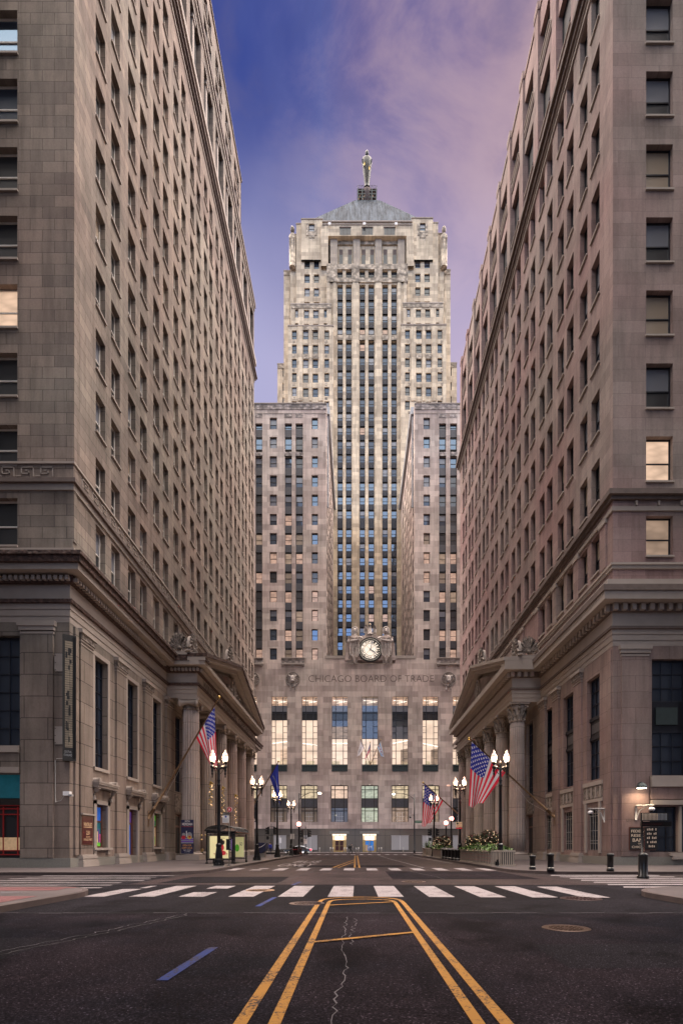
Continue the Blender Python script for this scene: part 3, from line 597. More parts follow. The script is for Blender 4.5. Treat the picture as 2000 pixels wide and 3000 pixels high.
def shell_geo(big=1.0):
    """anthemion: a fan of ribs over two scrolls, faces -y; origin at the middle of its foot"""
    g = MB(); n = 11
    for k in range(n):
        a = math.pi*(.04+.92*k/(n-1)); L = (1.25+.25*math.sin(a)); ca, sa = math.cos(a), math.sin(a)
        g.tube([(0, -.02, .45), (ca*L*.45, -.12, .45+sa*L*.5), (ca*L*.62, -.15, .45+sa*L*.85), (ca*L*.66, -.02, .45+sa*L)], [.05, .10, .14, .07], 'carved_bank', 6)
    g.prism([(math.cos(math.pi*t/12)*.85, .45+math.sin(math.pi*t/12)*1.25) for t in range(13)], lambda p, d: (p[0], d, p[1]), .0, .28, 'trim_light')
    for s in (-1, 1):
        pp = []
        for q in range(20): a = q*.5; rr = .38-.017*q; pp.append((s*(.62+rr*math.cos(a)), -.08, .38+rr*math.sin(a)))
        g.tube(pp, .075, 'trim_light', 6)
    g.box(-1.15, 1.15, -.1, .3, 0, .16, 'trim_light'); g.ball((0, -.12, .42), .24, 'carved_bank', 8, 6)
    return g
def bank(s, P):
    """s = -1 west side, +1 east side"""
    Wx, YN, YS, XB = P['W'], P['YN'], P['YS'], 60.0
    root = thing(P['name'], (s*Wx, YN, .15), P['label'], 'bank building'); T = lambda x, y, z: (s*x, y, z)
    ST, SB = P['stone'], P['base']; pitch, y0 = P['pitch'], P['y0']; nb = P['nb']
    win = Windows(); rzS = R(90) if s < 0 else R(-90)
    class B(MB):
        def bx(q, x0, x1, a, b, c, d, m): q.box(s*x0, s*x1, a, b, c, d, m)
    side = lambda u, v, d: T(Wx+d, u, v); north = lambda u, v, d: T(u, YN+d, v)
    def wput(y, z, w, h, st, pn, rec=.35, x=None): win.put(s*(Wx if x is None else x), y, z, w, h, st, pn, rzS, rec)
    def nput(x, z, w, h, st, pn, rec=.35, y=None): win.put(s*x, YN if y is None else y, z, w, h, st, pn, 0.0, rec, prio=20)
    rng = random.Random(3+s)
    # ---- lower stage
    ZE = P['ze']                                       # underside of the architrave
    yp0, yp1 = P['porch']; lw = B(); holes = []; nholes = []
    bays = [y0+pitch*k for k in range(nb)]
    tall = P['tall']
    for k, yb in enumerate(bays):
        ya = yb+tall['dy']
        if yb < yp0-2 or yb > yp1+.5: 
            holes.append((ya, ya+tall['w'], tall['z0'], tall['z1']))
            if k in P.get('doors', ()): holes.append((ya+.1, ya+tall['w']-.2, .2, 4.3))
            else: holes.append((ya+.1, ya+tall['w']-.2, P['lz0'], 4.3))
    for yc in P['porch_doors']: holes.append((yc-1.1, yc+1.1, tall['z0'], tall['z1'])); holes.append((yc-1.1, yc+1.1, .15, 4.6))
    wall(lw, YN, YS, .15, ZE, holes, .45, side, SB)
    for a, b, c, d in P['nholes_low']: nholes.append((a, b, c, d))
    wall(lw, Wx, XB, .15, ZE, nholes, .5, north, SB)
    # ---- entablature and cornice, L-shaped courses wrapping the corner
    def course(mb, z0, z1, p, m):
        mb.bx(Wx-p, Wx+.6, YN-p, YS+p, z0, z1, m); mb.bx(Wx+.6, XB, YN-p, YN+.6, z0, z1, m)
    en = B()
    for z0, z1, p, m in P['entab']: course(en, ZE+z0, ZE+z1, p, m)
    # dentils
    dz0, dz1, dp, dst, dw = P['dentil']
    y = YN-dp+.1
    while y < YS:
        if not (yp0-1.6 < y < yp1+1.2): en.bx(Wx-dp-.28, Wx-dp+.01, y, y+dw, ZE+dz0, ZE+dz1, 'trim_light')
        y += dst
    x = Wx-dp+.1
    while x < Wx+9: en.bx(x, x+dw, YN-dp-.28, YN-dp+.01, ZE+dz0, ZE+dz1, 'trim_light'); x += dst
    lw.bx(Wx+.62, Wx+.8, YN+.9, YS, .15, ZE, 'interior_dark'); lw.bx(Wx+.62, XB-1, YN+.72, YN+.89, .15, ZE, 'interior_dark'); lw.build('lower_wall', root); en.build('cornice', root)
    # base course, pilasters with base and capital
    ba = B(); ba.bx(Wx-.12, Wx+.3, YN-.12, YS, .1, .72, 'granite_light'); ba.bx(Wx+.3, XB, YN-.12, YN+.3, .1, .72, 'granite_light'); ba.build('plinth', root)
    for k, yb in enumerate(P['pil']):
        if yp0+.6 < yb < yp1-1.5: continue
        a, b = yb, yb+P['pw']; pi = B(); pj = .16
        pi.bx(Wx-pj, Wx+.1, a, b, .9, ZE-.75, SB)
        for z0, z1, o in ((.15, .42, .30), (.42, .58, .26), (.58, .66, .19), (.66, .82, .23), (.82, .92, .18)): pi.bx(Wx-pj-o, Wx+.1, a-o+.05, b+o-.05, z0, z1, 'trim_light')
        for z0, z1, o in ((ZE-.95, ZE-.88, .04), (ZE-.75, ZE-.62, .06), (ZE-.62, ZE-.25, .12), (ZE-.25, ZE-.004, .22)): pi.bx(Wx-pj-o, Wx+.1, a-o, b+o, z0, z1, 'trim_light' if o != .12 else 'carved_bank')
        pi.build('pilaster', root)
    # corner pier proud of the north face
    x0, x1 = P['npier']; cpm = B(); cpm.bx(x0, x1, YN-.14, YN+.1, .75, ZE-.55, SB)
    for z0, z1, o in ((ZE-.75, ZE-.62, .04), (ZE-.55, ZE-.3, .10), (ZE-.3, ZE-.004, .18)): cpm.bx(x0-o, x1+o, YN-.14-o, YN+.1, z0, z1, 'trim_light')
    cpm.build('pilaster', root)
    # windows of the lower stage
    for k, yb in enumerate(bays):
        ya = yb+tall['dy']; yc = ya+tall['w']/2
        if yb < yp0-2 or yb > yp1+.5:
            hh = tall['z1']-tall['z0']
            if P['tall_split']:
                sp_ = B(); zz = [tall['z0'], tall['z0']+hh*.40, tall['z0']+hh*.62, tall['z1']]
                wput(yc, zz[0], tall['w'], zz[1]-zz[0], 'grid', 'd', .4); wput(yc, zz[2], tall['w'], zz[3]-zz[2], 'grid', 'd', .4)
                sp_.bx(Wx+.30, Wx+.5, ya, ya+tall['w'], zz[1], zz[2], 'spandrel_dark'); sp_.bx(Wx+.22, Wx+.30, ya, ya+tall['w'], zz[1]+.0, zz[1]+.25, 'spandrel_dark'); sp_.bx(Wx+.2, Wx+.30, ya, ya+tall['w'], zz[2]-.25, zz[2], 'spandrel_dark'); sp_.bx(Wx+.26, Wx+.3, ya+.3, ya+tall['w']-.3, zz[1]+.5, zz[2]-.5, 'spandrel_grey')
                sp_.build('spandrel', root)
                gr = B()                                      # carved panel below
                gr.bx(Wx-.10, Wx+.02, ya-.55, ya+tall['w']+.55, 5.95, 6.25, 'trim_light'); gr.bx(Wx-.04, Wx+.02, ya-.5, ya+tall['w']+.5, 4.95, 5.95, 'carved_bank'); gr.bx(Wx-.09, Wx+.02, ya-.55, ya+tall['w']+.55, 4.72, 4.95, 'trim_light')
                for q in range(4): yy = ya-.3+q*.75; gr.bx(Wx-.09, Wx-.04, yy, yy+.16, 5.05, 5.85, 'trim_light')
                gr.bx(Wx-.12, Wx, ya-.30, ya-.02, P['lz0']-.2, 4.72, 'trim_light'); gr.bx(Wx-.12, Wx, ya+tall['w']-.1, ya+tall['w']+.18, P['lz0']-.2, 4.72, 'trim_light')
                gr.build('window_panel', root)
                wput(ya+.1+(tall['w']-.3)/2, P['lz0'], tall['w']-.3, 4.3-P['lz0'], 'grid', 'd', .3)
                gl_ = B()
                for q in range(5): yy = ya+.2+q*(tall['w']-.5)/4; gl_.bx(Wx+.16, Wx+.19, yy, yy+.03, P['lz0'], 4.3, 'grey_paint')
                for z in (P['lz0']+.5, P['lz0']+.7, 2.6, 3.7, 3.9): gl_.bx(Wx+.15, Wx+.18, ya+.1, ya+tall['w']-.2, z, z+.03, 'grey_paint')
                gl_.build('window_grille', root)
            else:
                wput(yc, tall['z0'], tall['w'], hh, 'grid', 'd', .4)
                sl_ = B(); sl_.bx(Wx-.12, Wx+.3, ya-.15, ya+tall['w']+.15, tall['z0']-.22, tall['z0']-.004, 'trim_light'); 
                for a_, b_ in ((ya-.28, ya), (ya+tall['w'], ya+tall['w']+.28)): sl_.bx(Wx-.06, Wx+.02, a_, b_, tall['z0'], tall['z1']+.25, 'trim_light')
                sl_.bx(Wx-.07, Wx+.02, ya-.28, ya+tall['w']+.28, tall['z1']+.003, tall['z1']+.3, 'trim_light'); sl_.build('window_surround', root)
                # hood on brackets
                hd = B(); a_, b_ = ya-.25, ya+tall['w']+.15
                hd.bx(Wx-.62, Wx, a_-.35, b_+.35, 5.55, 5.68, 'trim_light'); hd.bx(Wx-.52, Wx, a_-.28, b_+.28, 5.38, 5.55, 'trim_light'); hd.bx(Wx-.66, Wx, a_-.4, b_+.4, 5.68, 5.78, 'trim_light')
                for yy in (a_-.2, b_+.0): 
                    hd.tube([T(Wx-.02, yy+.1, 4.45), T(Wx-.16, yy+.1, 4.55), T(Wx-.12, yy+.1, 4.85), T(Wx-.30, yy+.1, 5.15), T(Wx-.42, yy+.1, 5.36)], [.12, .16, .12, .15, .2], 'trim_light', 8)
                for yy in (a_-.1, b_+.1): hd.tube([T(Wx-.6, yy, 5.85), T(Wx-.05, yy, 5.85)], .16, 'trim_light', 10)
                hd.build('window_hood', root)
                su = B(); 
                for a2, b2 in ((ya-.28, ya+.1), (ya+tall['w']-.2, ya+tall['w']+.16)): su.bx(Wx-.14, Wx+.02, a2, b2, .9 if k not in P['doors'] else .15, 4.58, 'trim_light')
                su.bx(Wx-.14, Wx+.02, ya-.28, ya+tall['w']+.16, 4.3, 4.58, 'trim_light')
                if k not in P['doors']: su.bx(Wx-.26, Wx+.1, ya-.4, ya+tall['w']+.3, P['lz0']-.16, P['lz0'], 'trim_light')
                su.build('window_surround', root)
    for yc in P['porch_doors']:
        wput(yc, tall['z0'], 2.2, tall['z1']-tall['z0'], 'grid', 'd', .4); 
        d = B(); d.bx(Wx+.3, Wx+.4, yc-1.1, yc+1.1, .15, 4.6, 'frame_wood'); d.bx(Wx+.27, Wx+.3, yc-.9, yc-.1, .6, 3.3, 'glass_deep'); d.bx(Wx+.27, Wx+.3, yc+.1, yc+.9, .6, 3.3, 'glass_deep'); d.bx(Wx+.27, Wx+.3, yc-.9, yc+.9, 3.5, 4.4, 'glass_deep'); d.build('door', root)
        pn_ = B(); pn_.bx(Wx-.06, Wx+.02, yc-1.3, yc+1.3, 4.75, tall['z0']-.3, 'carved_bank'); pn_.build('window_panel', root)
    # ---- the portico
    xc = P['xc']; cr = P['cr']; sh, cp, bs = column_geo(P['order'], cr, ZE-.15)
    shm, cpm_, bsm = sh.data('column'), cp.data('capital'), bs.data('base')
    for k in range(6):
        yc = P['c1']+P['cp']*k; o = child('column', shm, root, Vector((s*xc, yc, .15))-ORG[root.name]); child('capital', cpm_, o); child('base', bsm, o)
    pe = B(); xf = xc-cr*.92                                # front plane of the architrave
    off = {}
    for z0, z1, p, m in P['entab']:
        if z0 >= P['ped_from']: continue
        pe.bx(xf-p, Wx-p-.001, yp0-p, yp1+p, ZE+z0, ZE+z1, m)
    y = yp0-dp+.1
    while y < yp1+dp: pe.bx(xf-dp-.28, xf-dp+.01, y, y+dw, ZE+dz0, ZE+dz1, 'trim_light'); y += dst
    x = xf-dp
    while x < Wx-dp-.3: pe.bx(x, x+dw, yp0-dp-.28, yp0-dp+.01, ZE+dz0, ZE+dz1, 'trim_light'); x += dst
    pe.build('entablature', root)
    # pediment
    pd = B(); zc = ZE+P['ped_z']; ov = P['ped_ov']; ya, yb, ym = yp0-ov, yp1+ov, (yp0+yp1)/2; hh = P['ped_h']
    fn = lambda p, d: T(d, p[0], p[1])
    pd.prism([(yp0+.8, zc), (yp1-.8, zc), (ym, zc+hh-1.0)], fn, xf-.05, xf+.4, ST)
    def rake(o0, o1, d0, d1, m, m2=None):
        for sgn in (0, 1):
            e = ya-.012*(o0 > 0)-.006 if sgn == 0 else yb+.012*(o0 > 0)+.006
            pts = [(e, zc+o0), (e, zc+o1), (ym, zc+hh+o1), (ym, zc+hh+o0)]
            pd.prism(pts, fn, d0, d1, m)
    rake(-.02, .30, xf-ov, xf+.5, 'trim_light'); rake(.301, .62, xf-ov-.12, xf+.5, P['ped_mat']); rake(-.42, -.021, xf-.55, xf+.3, 'trim_light')
    pd.bx(xf-ov-.001, Wx, ya, ya+1.4, zc-.003, zc+.28, P['ped_mat'])
    pd.prism([(ya, zc+.5), (ym, zc+hh+.5), (yb, zc+.5)], fn, xf+.5, Wx+.02, 'trim_light'); pd.bx(xf+.5, Wx, ya+.02, yb-.02, zc+.285, zc+.495, P['ped_mat'])
    # oval medallion
    for k in range(2): 
        a = [(ym+(1.0-.25*k)*math.cos(q*math.pi/12), zc+hh*.42+(1.35-.3*k)*math.sin(q*math.pi/12)) for q in range(24)]
        pd.prism(a, fn, xf-.25-.1*k, xf-.04, 'carved_bank' if k else 'trim_light')
    if P.get('swag'):
        for q in range(8):
            for g_ in (-1, 1): pd.ball(T(xf-.12, ym+g_*(1.2+q*.25), zc+hh*.25+.3*math.cos(q)), .28, 'carved_bank', 7, 5)
    pd.build('pediment', root)
    # shells on the gable
    sg = shell_geo(); 
    for (yy, zz, f) in ((ya+.9, zc+.75, 1.0), (ym, zc+hh+.55, 1.15), (yb-.9, zc+.75, 1.0)):
        g2 = MB(); rot = Matrix.Rotation(rzS, 4, 'Z'); 
        tmp = MB(); mt = Matrix.Translation(T(xf+.3, yy, zz)) @ rot @ Matrix.Scale(f, 4); tmp.add(sg, mt)
        if yy != ym and yy < ym:                        # corner shells also show a side to the north
            mt2 = Matrix.Translation(T(xf+1.35, yy-.5, zz)) @ Matrix.Scale(f, 4); tmp.add(sg, mt2); tmp.bx = None
            tmp.box(s*(xf-.4), s*(xf+2.6), yy-.83, yy+1.4, zz-.46, zz, 'trim_light')
        tmp.build('acroterion', root)
    # ---- upper stage wall
    up = B(); uh = []; un = []
    US = P['US']; Wu = P['Wu']; YU = P['YU']; zt = P['ztop']; ww = P['ww']
    rows = P['rows']                                   # (sill z, height)
    sideU = lambda u, v, d: T(Wu+d, u, v); northU = lambda u, v, d: T(u, YU+d, v)
    low_n = P['first_bays']
    for ri, (z, h) in enumerate(rows):
        for k, yb in enumerate(bays):
            if ri < P['porch_rows'] and yp0-1 < yb < yp1-1.0: continue
            for j in (0, 1):
                a = yb+P['po']*j; uh.append((a, a+ww, z, z+h))
                r = rng.random(); pn = P['pane'](r, ri)
                win.put(s*Wu, a+ww/2, z, ww, h, P['sash'], pn, rzS, .42)
        for (xa, xb) in P['nwin']:
            un.append((xa, xb, z+P['ndz'], z+P['ndz']+h)); pn = P['npane'](ri)
            win.put(s*(xa+xb)/2, YU, z+P['ndz'], xb-xa, h, P['sash'], pn, 0, .4, prio=21)
    zr = ZE+P['ped_top']
    zU = P['attic_z']
    # attic windows (small row between cornice band and sill)
    for k, yb in enumerate(bays):
        for (da, db, z0, z1, pn) in P['attic']:
            uh.append((yb+da, yb+db, z0, z1))
            if z1-z0 > 5: 
                dk = B(); dk.bx(Wu+.75, Wu+.8, yb+da, yb+db, z0, z1, 'glass_deep'); 
                dk.bx(Wu+.25, Wu+.76, yb+(da+db)/2-.3, yb+(da+db)/2+.3, z0, z1-.9, 'trim_light'); dk.bx(Wu+.12, Wu+.76, yb+(da+db)/2-.42, yb+(da+db)/2+.42, z1-1.4, z1-.9, 'trim_light'); dk.bx(Wu+.05, Wu+.5, yb+da, yb+db, z1-.9, z1, 'carved_bank')
                dk.build('loggia_pier', root)
            else: win.put(s*Wu, yb+(da+db)/2, z0, db-da, z1-z0, P['sash'], pn, rzS, .42)
    rowd = .8 if P['attic'] and P['attic'][0][3]-P['attic'][0][2] > 5 else .5
    wall(up, YU, YS, zr, zt, uh, .5, sideU, ST, ST)
    wall(up, Wu, XB, zr, zt, un, .5, northU, ST, ST)
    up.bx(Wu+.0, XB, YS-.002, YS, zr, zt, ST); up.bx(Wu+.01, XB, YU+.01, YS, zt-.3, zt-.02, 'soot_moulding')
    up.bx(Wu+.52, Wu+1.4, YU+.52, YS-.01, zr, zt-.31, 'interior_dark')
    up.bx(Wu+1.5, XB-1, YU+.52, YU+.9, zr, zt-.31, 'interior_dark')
    up.build('upper_wall', root)
    bd, bn, kp, kn = B(), B(), B(), B()
    for z0, z1, p, m in P['bands']: bd = B(); bd.bx(Wu-p, Wu+.01, YU-p, YS+p, z0, z1, m); bd.bx(Wu+.01, XB, YU-p, YU+.01, z0, z1, m); bd.build('string_course', root)
    P['band_extra'](kp, kn, T); kp.build('key_pattern', root); kn.build('key_pattern', root)
    P['extra'](root, B, T, win, wput, nput)
    win.build(root)
    return root
ENT = [(0, .38, .02, 'trim_light'), (.38, .78, .07, 'trim_light'), (.78, 1.12, .12, 'trim_light'), (1.12, 1.3, .26, 'soot_moulding')]
def fret(bd, T, W, ya, yb, z0, z1, p, step=1.3):
    """running key pattern in low relief"""
    y = ya
    while y < yb:
        h = z1-z0; t = .055
        for a, b, c, d in ((0, t, 0, h), (0, .8, h-t, h), (.8-t, .8, .25*h, h), (.3, .8, .25*h, .25*h+t), (.3, .3+t, .25*h, .7*h), (.3, .55, .7*h-t, .7*h), (.8, 1.3, 0, t)):
            bd.bx(W-p, W, y+a*step/1.3, y+b*step/1.3, z0+c, z0+d, 'trim_light')
        y += step
def west_band(bd, bn, T):
    fret(bd, T, 17.6-.10, 34.6, 93, 24.35, 24.95, .05)
    x = 17.7
    for k in range(4):
        z0, h, t = 24.35, .6, .06
        for a, b, c, d in ((0, t, 0, h), (0, .8, h-t, h), (.8-t, .8, .25*h, h), (.3, .8, .25*h, .25*h+t), (.3, .3+t, .25*h, .7*h), (.3, .55, .7*h-t, .7*h), (.8, 1.1, 0, t)):
            bn.bx(18.75+k*1.2+a, 18.75+k*1.2+b, 33.7-.15, 33.7-.10, z0+c, z0+d, 'trim_light')
def west_extra(root, B, T, win, wput, nput):
    # groove beside the corner, full height of the side
    g = B(); g.bx(17.45, 17.6, 33.72, 34.15, .9, 15.1, 'stone_west_base'); g.build('corner_strip', root)
    g = B(); g.bx(17.54, 17.6, 33.72, 34.1, 20.4, 93.4, 'stone_west'); g.build('corner_strip', root)
    # penthouse storeys above the parapet
    ph = B(); hs = []
    for k in range(9):
        for j in range(2):
            for z0, z1 in ((96.2, 98.2), (99.3, 101.5)):
                a = 36.65+5.2*k+.3+j*1.75; hs.append((a, a+1.5, z0, z1)); win.put(-17.7, a+.75, z0, 1.5, z1-z0, 'sash_black', 's', R(90), .3)
    wall(ph, 34, 83.2, 94.8, 103.6, hs, .5, lambda u, v, d: T(17.7+d, u, v), 'stone_west'); ph.bx(18.6, 60, 34, 83.2, 94.8, 103.5, 'stone_west'); ph.bx(17.7, 18.6, 83.0, 83.2, 94.8, 103.5, 'stone_west'); ph.bx(17.55, 18.6, 34, 83.3, 103.3, 103.62, 'stone_west')
    ph.build('penthouse', root)
    # north face ground-floor shop front and the big windows
    n = B(); n.bx(20.75, 30, 33.75, 33.9, 4.45, 5.9, 'decal_teal'); n.bx(20.75, 30, 33.75, 33.9, .15, 3.9, 'glass_deep')
    for z in (.9, 1.15, 3.4, 3.75, 3.95): n.bx(20.7, 30, 33.68, 33.74, z, z+.07, 'lit_red')
    for x in (21.0, 21.9, 22.8, 23.8, 25): n.bx(x, x+.07, 33.70, 33.75, .9, 3.9, 'lit_red')
    n.bx(20.75, 30, 33.6, 33.7, 4.0, 4.4, 'frame_bronze'); n.bx(20.75, 30, 33.72, 33.74, 1.2, 2.0, 'decal_cream'); n.build('shop_front', root)
    b = B(); b.bx(20.62, 40, 33.12, 33.3, 5.95, 6.3, 'trim_light'); b.bx(20.62, 40, 33.18, 33.3, 6.3, 7.2, 'stone_west_base'); b.bx(20.62, 40, 33.05, 33.3, 7.2, 7.6, 'trim_light'); b.build('window_panel', root)
    nput(21.85, 7.65, 2.3, 6.7, 'grid', 'd'); nput(24.6, 7.65, 2.3, 6.7, 'grid', 'd')
    # doors and window displays of the lower side openings
    def openpane(k, items):
        y = 36.65+5.2*k-.2+.1; w = 1.6; o = B()
        for a, b_, z0, z1, m, dd in items: o.bx(17.6+.32-dd, 17.6+.36-dd, y+a*w, y+b_*w, z0, z1, m)
        return o
    fr = [(0, .09, 1.35, 4.3, 'frame_wood', .05), (.91, 1, 1.35, 4.3, 'frame_wood', .05), (.09, .91, 4.15, 4.3, 'frame_wood', .05), (.09, .91, 3.1, 3.22, 'frame_wood', .05), (.09, .91, 1.35, 1.45, 'frame_wood', .05)]
    o = openpane(0, fr+[(.05, .95, 3.2, 4.2, 'decal_blue', 0), (.05, .95, 1.4, 3.15, 'decal_teal', 0), (.12, .86, 1.45, 1.75, 'decal_green', .02)]+[(.14+.11*q, .21+.11*q, 1.7, 2.3+.35*((q*7) % 3)/2, ('decal_pink', 'decal_cream', 'decal_purple')[q % 3], .03) for q in range(7)]); o.build('window', root)
    o = openpane(2, fr+[(.05, .95, 3.2, 4.2, 'decal_green', 0), (.05, .95, 1.4, 3.15, 'decal_cream', 0), (.12, .42, 1.45, 2.9, 'decal_red', .02), (.5, .8, 1.6, 2.3, 'decal_green', .02), (.45, .85, 3.3, 3.7, 'decal_teal', .02)]); o.build('window', root)
    o = openpane(1, [(0, .1, .2, 4.3, 'frame_wood', .05), (.9, 1, .2, 4.3, 'frame_wood', .05), (.1, .9, 4.15, 4.3, 'frame_wood', .05), (.1, .9, 3.15, 3.3, 'frame_wood', .05), (.1, .9, .2, .75, 'frame_wood', .05), (.1, .9, 3.3, 4.15, 'decal_purple', 0), (.1, .9, .75, 3.15, 'decal_blue', 0), (.42, .5, 1.6, 4.0, 'decal_teal', .02), (.1, .22, .75, 3.15, 'frame_wood', .05), (.78, .9, .75, 3.15, 'frame_wood', .05)])
    o.build('door', root)
    for k in (9, 10):
        y = 36.65+5.2*k-.1; o = B(); o.bx(17.95, 18.0, y, y+1.6, .3, 4.3, 'glass_deep'); o.build('window', root)
    # cut lettering of the porch
    tx = B(); xf = 15.6-.86*.92-.02-.045
    text(tx, 'WINTRUST  FINANCIAL  CORPORATION', lambda u, v: T(xf, u, v), 52.2, 77.6, 16.75, 17.45, 'black_matte', .005); tx.build('lettering', root)
    gy = B()
    for zz in (0,): pass
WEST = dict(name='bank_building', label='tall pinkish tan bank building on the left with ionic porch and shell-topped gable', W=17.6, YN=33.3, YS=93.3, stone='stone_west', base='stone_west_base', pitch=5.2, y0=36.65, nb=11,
    ze=15.2, porch=(50.3, 79.05), tall=dict(dy=-.2, w=1.9, z0=6.8, z1=14.3), tall_split=False, lz0=1.35, doors=(1,), porch_doors=(53.9, 59.3, 64.7, 70.1, 75.5), nholes_low=[(20.65, 30, .2, 5.9), (20.65, 26, 7.65, 14.4)], pil=[34.35+5.2*k for k in range(4)]+[79.6+5.0*k for k in range(3)], pw=1.6,
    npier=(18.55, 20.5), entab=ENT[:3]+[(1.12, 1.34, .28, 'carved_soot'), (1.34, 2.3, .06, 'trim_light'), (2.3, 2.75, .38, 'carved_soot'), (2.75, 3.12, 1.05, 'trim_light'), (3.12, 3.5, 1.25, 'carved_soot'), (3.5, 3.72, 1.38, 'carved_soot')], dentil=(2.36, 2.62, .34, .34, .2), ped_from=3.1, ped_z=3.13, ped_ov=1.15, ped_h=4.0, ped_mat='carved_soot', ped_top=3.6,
    swag=True, xc=15.6, cr=.86, order='ionic', c1=51.2, cp=5.42, US=18.7, Wu=17.6, YU=33.7, ztop=94.8, ww=1.4, po=2.33, rows=[(20.3, 2.95), (25.3, 2.5)]+[(29.6+4.26*k, 2.68) for k in range(12)], porch_rows=0,
    sash='sash_white', pane=lambda r, ri: 'e' if r < .72 else 'f' if r < .86 else 'h' if r < .97 else 'k', first_bays=0, nwin=[(21.05, 24.2)], ndz=-.15, npane=lambda ri: ('d', 'd', 'd', 'l', 'd', 'd', 's', 's', 's', 's', 's', 's', 's', 's', 's')[ri if ri < 15 else 0], attic=[(.15, 1.45, 82.6, 84.1, 'e'), (2.4, 3.7, 82.6, 84.1, 'e'), (.0, 4.0, 85.2, 93.2, '')], attic_z=84,
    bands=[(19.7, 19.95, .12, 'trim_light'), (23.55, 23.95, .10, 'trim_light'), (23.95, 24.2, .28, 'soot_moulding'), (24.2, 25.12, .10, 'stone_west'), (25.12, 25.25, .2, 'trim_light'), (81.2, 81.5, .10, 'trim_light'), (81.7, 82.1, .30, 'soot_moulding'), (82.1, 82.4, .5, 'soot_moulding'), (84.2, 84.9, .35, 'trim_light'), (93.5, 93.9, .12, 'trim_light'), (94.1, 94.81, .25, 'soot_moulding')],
    band_extra=west_band, extra=west_extra)
def east_band(bd, bn, T):
    x = 19.2
    while x < 28: bn.bx(x, x+.12, 37.5-.2, 37.5-.02, 24.95, 25.25, 'trim_light'); x += 1.55
    y = 39.0
    while y < 92: bd.bx(17.7-.14, 17.7, y, y+1.1, 24.95, 25.02, 'soot_moulding'); y += 1.6
def east_extra(root, B, T, win, wput, nput):
    # attic piers and crenellated parapet: a pier between every bay
    for k in range(12):
        at_ = B(); y = 38.1+4.75*k; at_.bx(17.48, 17.7, y, y+1.05, 67.9, 82.2, 'stone_east'); at_.bx(17.42, 18.1, y-.06, y+1.11, 82.2, 83.0, 'stone_east')
        if k < 11: at_.bx(17.6, 18.1, y+1.11, y+4.69, 82.2, 82.6, 'stone_east')
        at_.build('attic_pier', root)
    for k in range(11):
        at_ = B(); y = 39.3+4.75*k; at_.bx(17.6, 17.72, y, y+3.4, 75.6, 75.9, 'soot_moulding'); at_.bx(17.6, 17.72, y, y+3.4, 76.3, 76.5, 'trim_light'); at_.build('sill_band', root)
    c = B(); c.bx(17.6, 17.7, 37.6, 38.0, .9, 15.1, 'stone_east_base'); c.build('corner_strip', root)
    # pilasters between the windows above the main cornice
    for k in range(5):
        y = 38.35+4.75*k; p = B(); p.bx(17.58, 17.7, y, y+.95, 21.2, 24.3, 'stone_east'); p.bx(17.5, 17.7, y-.08, y+1.03, 24.3, 24.6, 'trim_light'); p.build('pilaster', root)
    pn = B(); 
    for a, b_, z0, z1 in ((57.5, 78.5, 20.9, 21.0), (57.5, 78.5, 24.2, 24.3), (57.5, 57.6, 21.0, 24.2), (78.4, 78.5, 21.0, 24.2)): pn.bx(17.6, 17.7, a, b_, z0, z1, 'soot_moulding')
    pn.build('blind_panel', root)
    # north face, lower stage
    b = B(); b.bx(20.25, 40, 37.2, 37.5, 5.55, 6.3, 'trim_light'); b.bx(20.25, 40, 37.35, 37.5, 4.7, 5.55, 'stone_east_base'); b.bx(20.25, 40, 37.15, 37.5, 4.3, 4.62, 'trim_light'); b.bx(21.6, 40, 37.25, 37.5, .8, 1.0, 'trim_light'); b.bx(21.7, 40, 37.15, 37.5, .55, .8, 'trim_light'); b.build('window_panel', root)
    nput(21.6, 6.35, 2.3, 3.1, 'grid', 'd'); nput(21.6, 11.5, 2.3, 2.9, 'grid', 'd'); nput(24.3, 6.35, 2.3, 3.1, 'grid', 'd'); nput(24.3, 11.5, 2.3, 2.9, 'grid', 'd')
    sp_ = B(); sp_.bx(20.4, 25.6, 37.8, 38.0, 9.45, 11.5, 'spandrel_dark'); sp_.bx(20.8, 22.3, 37.72, 37.8, 9.9, 11.1, 'copper_dark'); sp_.bx(22.75, 23.1, 37.65, 38, 6.35, 14.4, 'copper_dark'); sp_.build('spandrel', root)
    nput(21.225, 1.05, 1.95, 3.15, 'grid', 'd'); nput(23.4, 1.05, 2.0, 3.15, 'grid', 'd')
    g = B(); g.bx(22.2, 22.35, 37.3, 37.5, 1.05, 4.2, 'trim_light'); g.build('mullion', root)
    t_ = B(); text(t_, 'QUINCY', lambda u, v: T(u, 37.5-.146, v), 18.55, 19.45, 3.12, 3.32, 'soot_moulding'); t_.build('lettering', root)
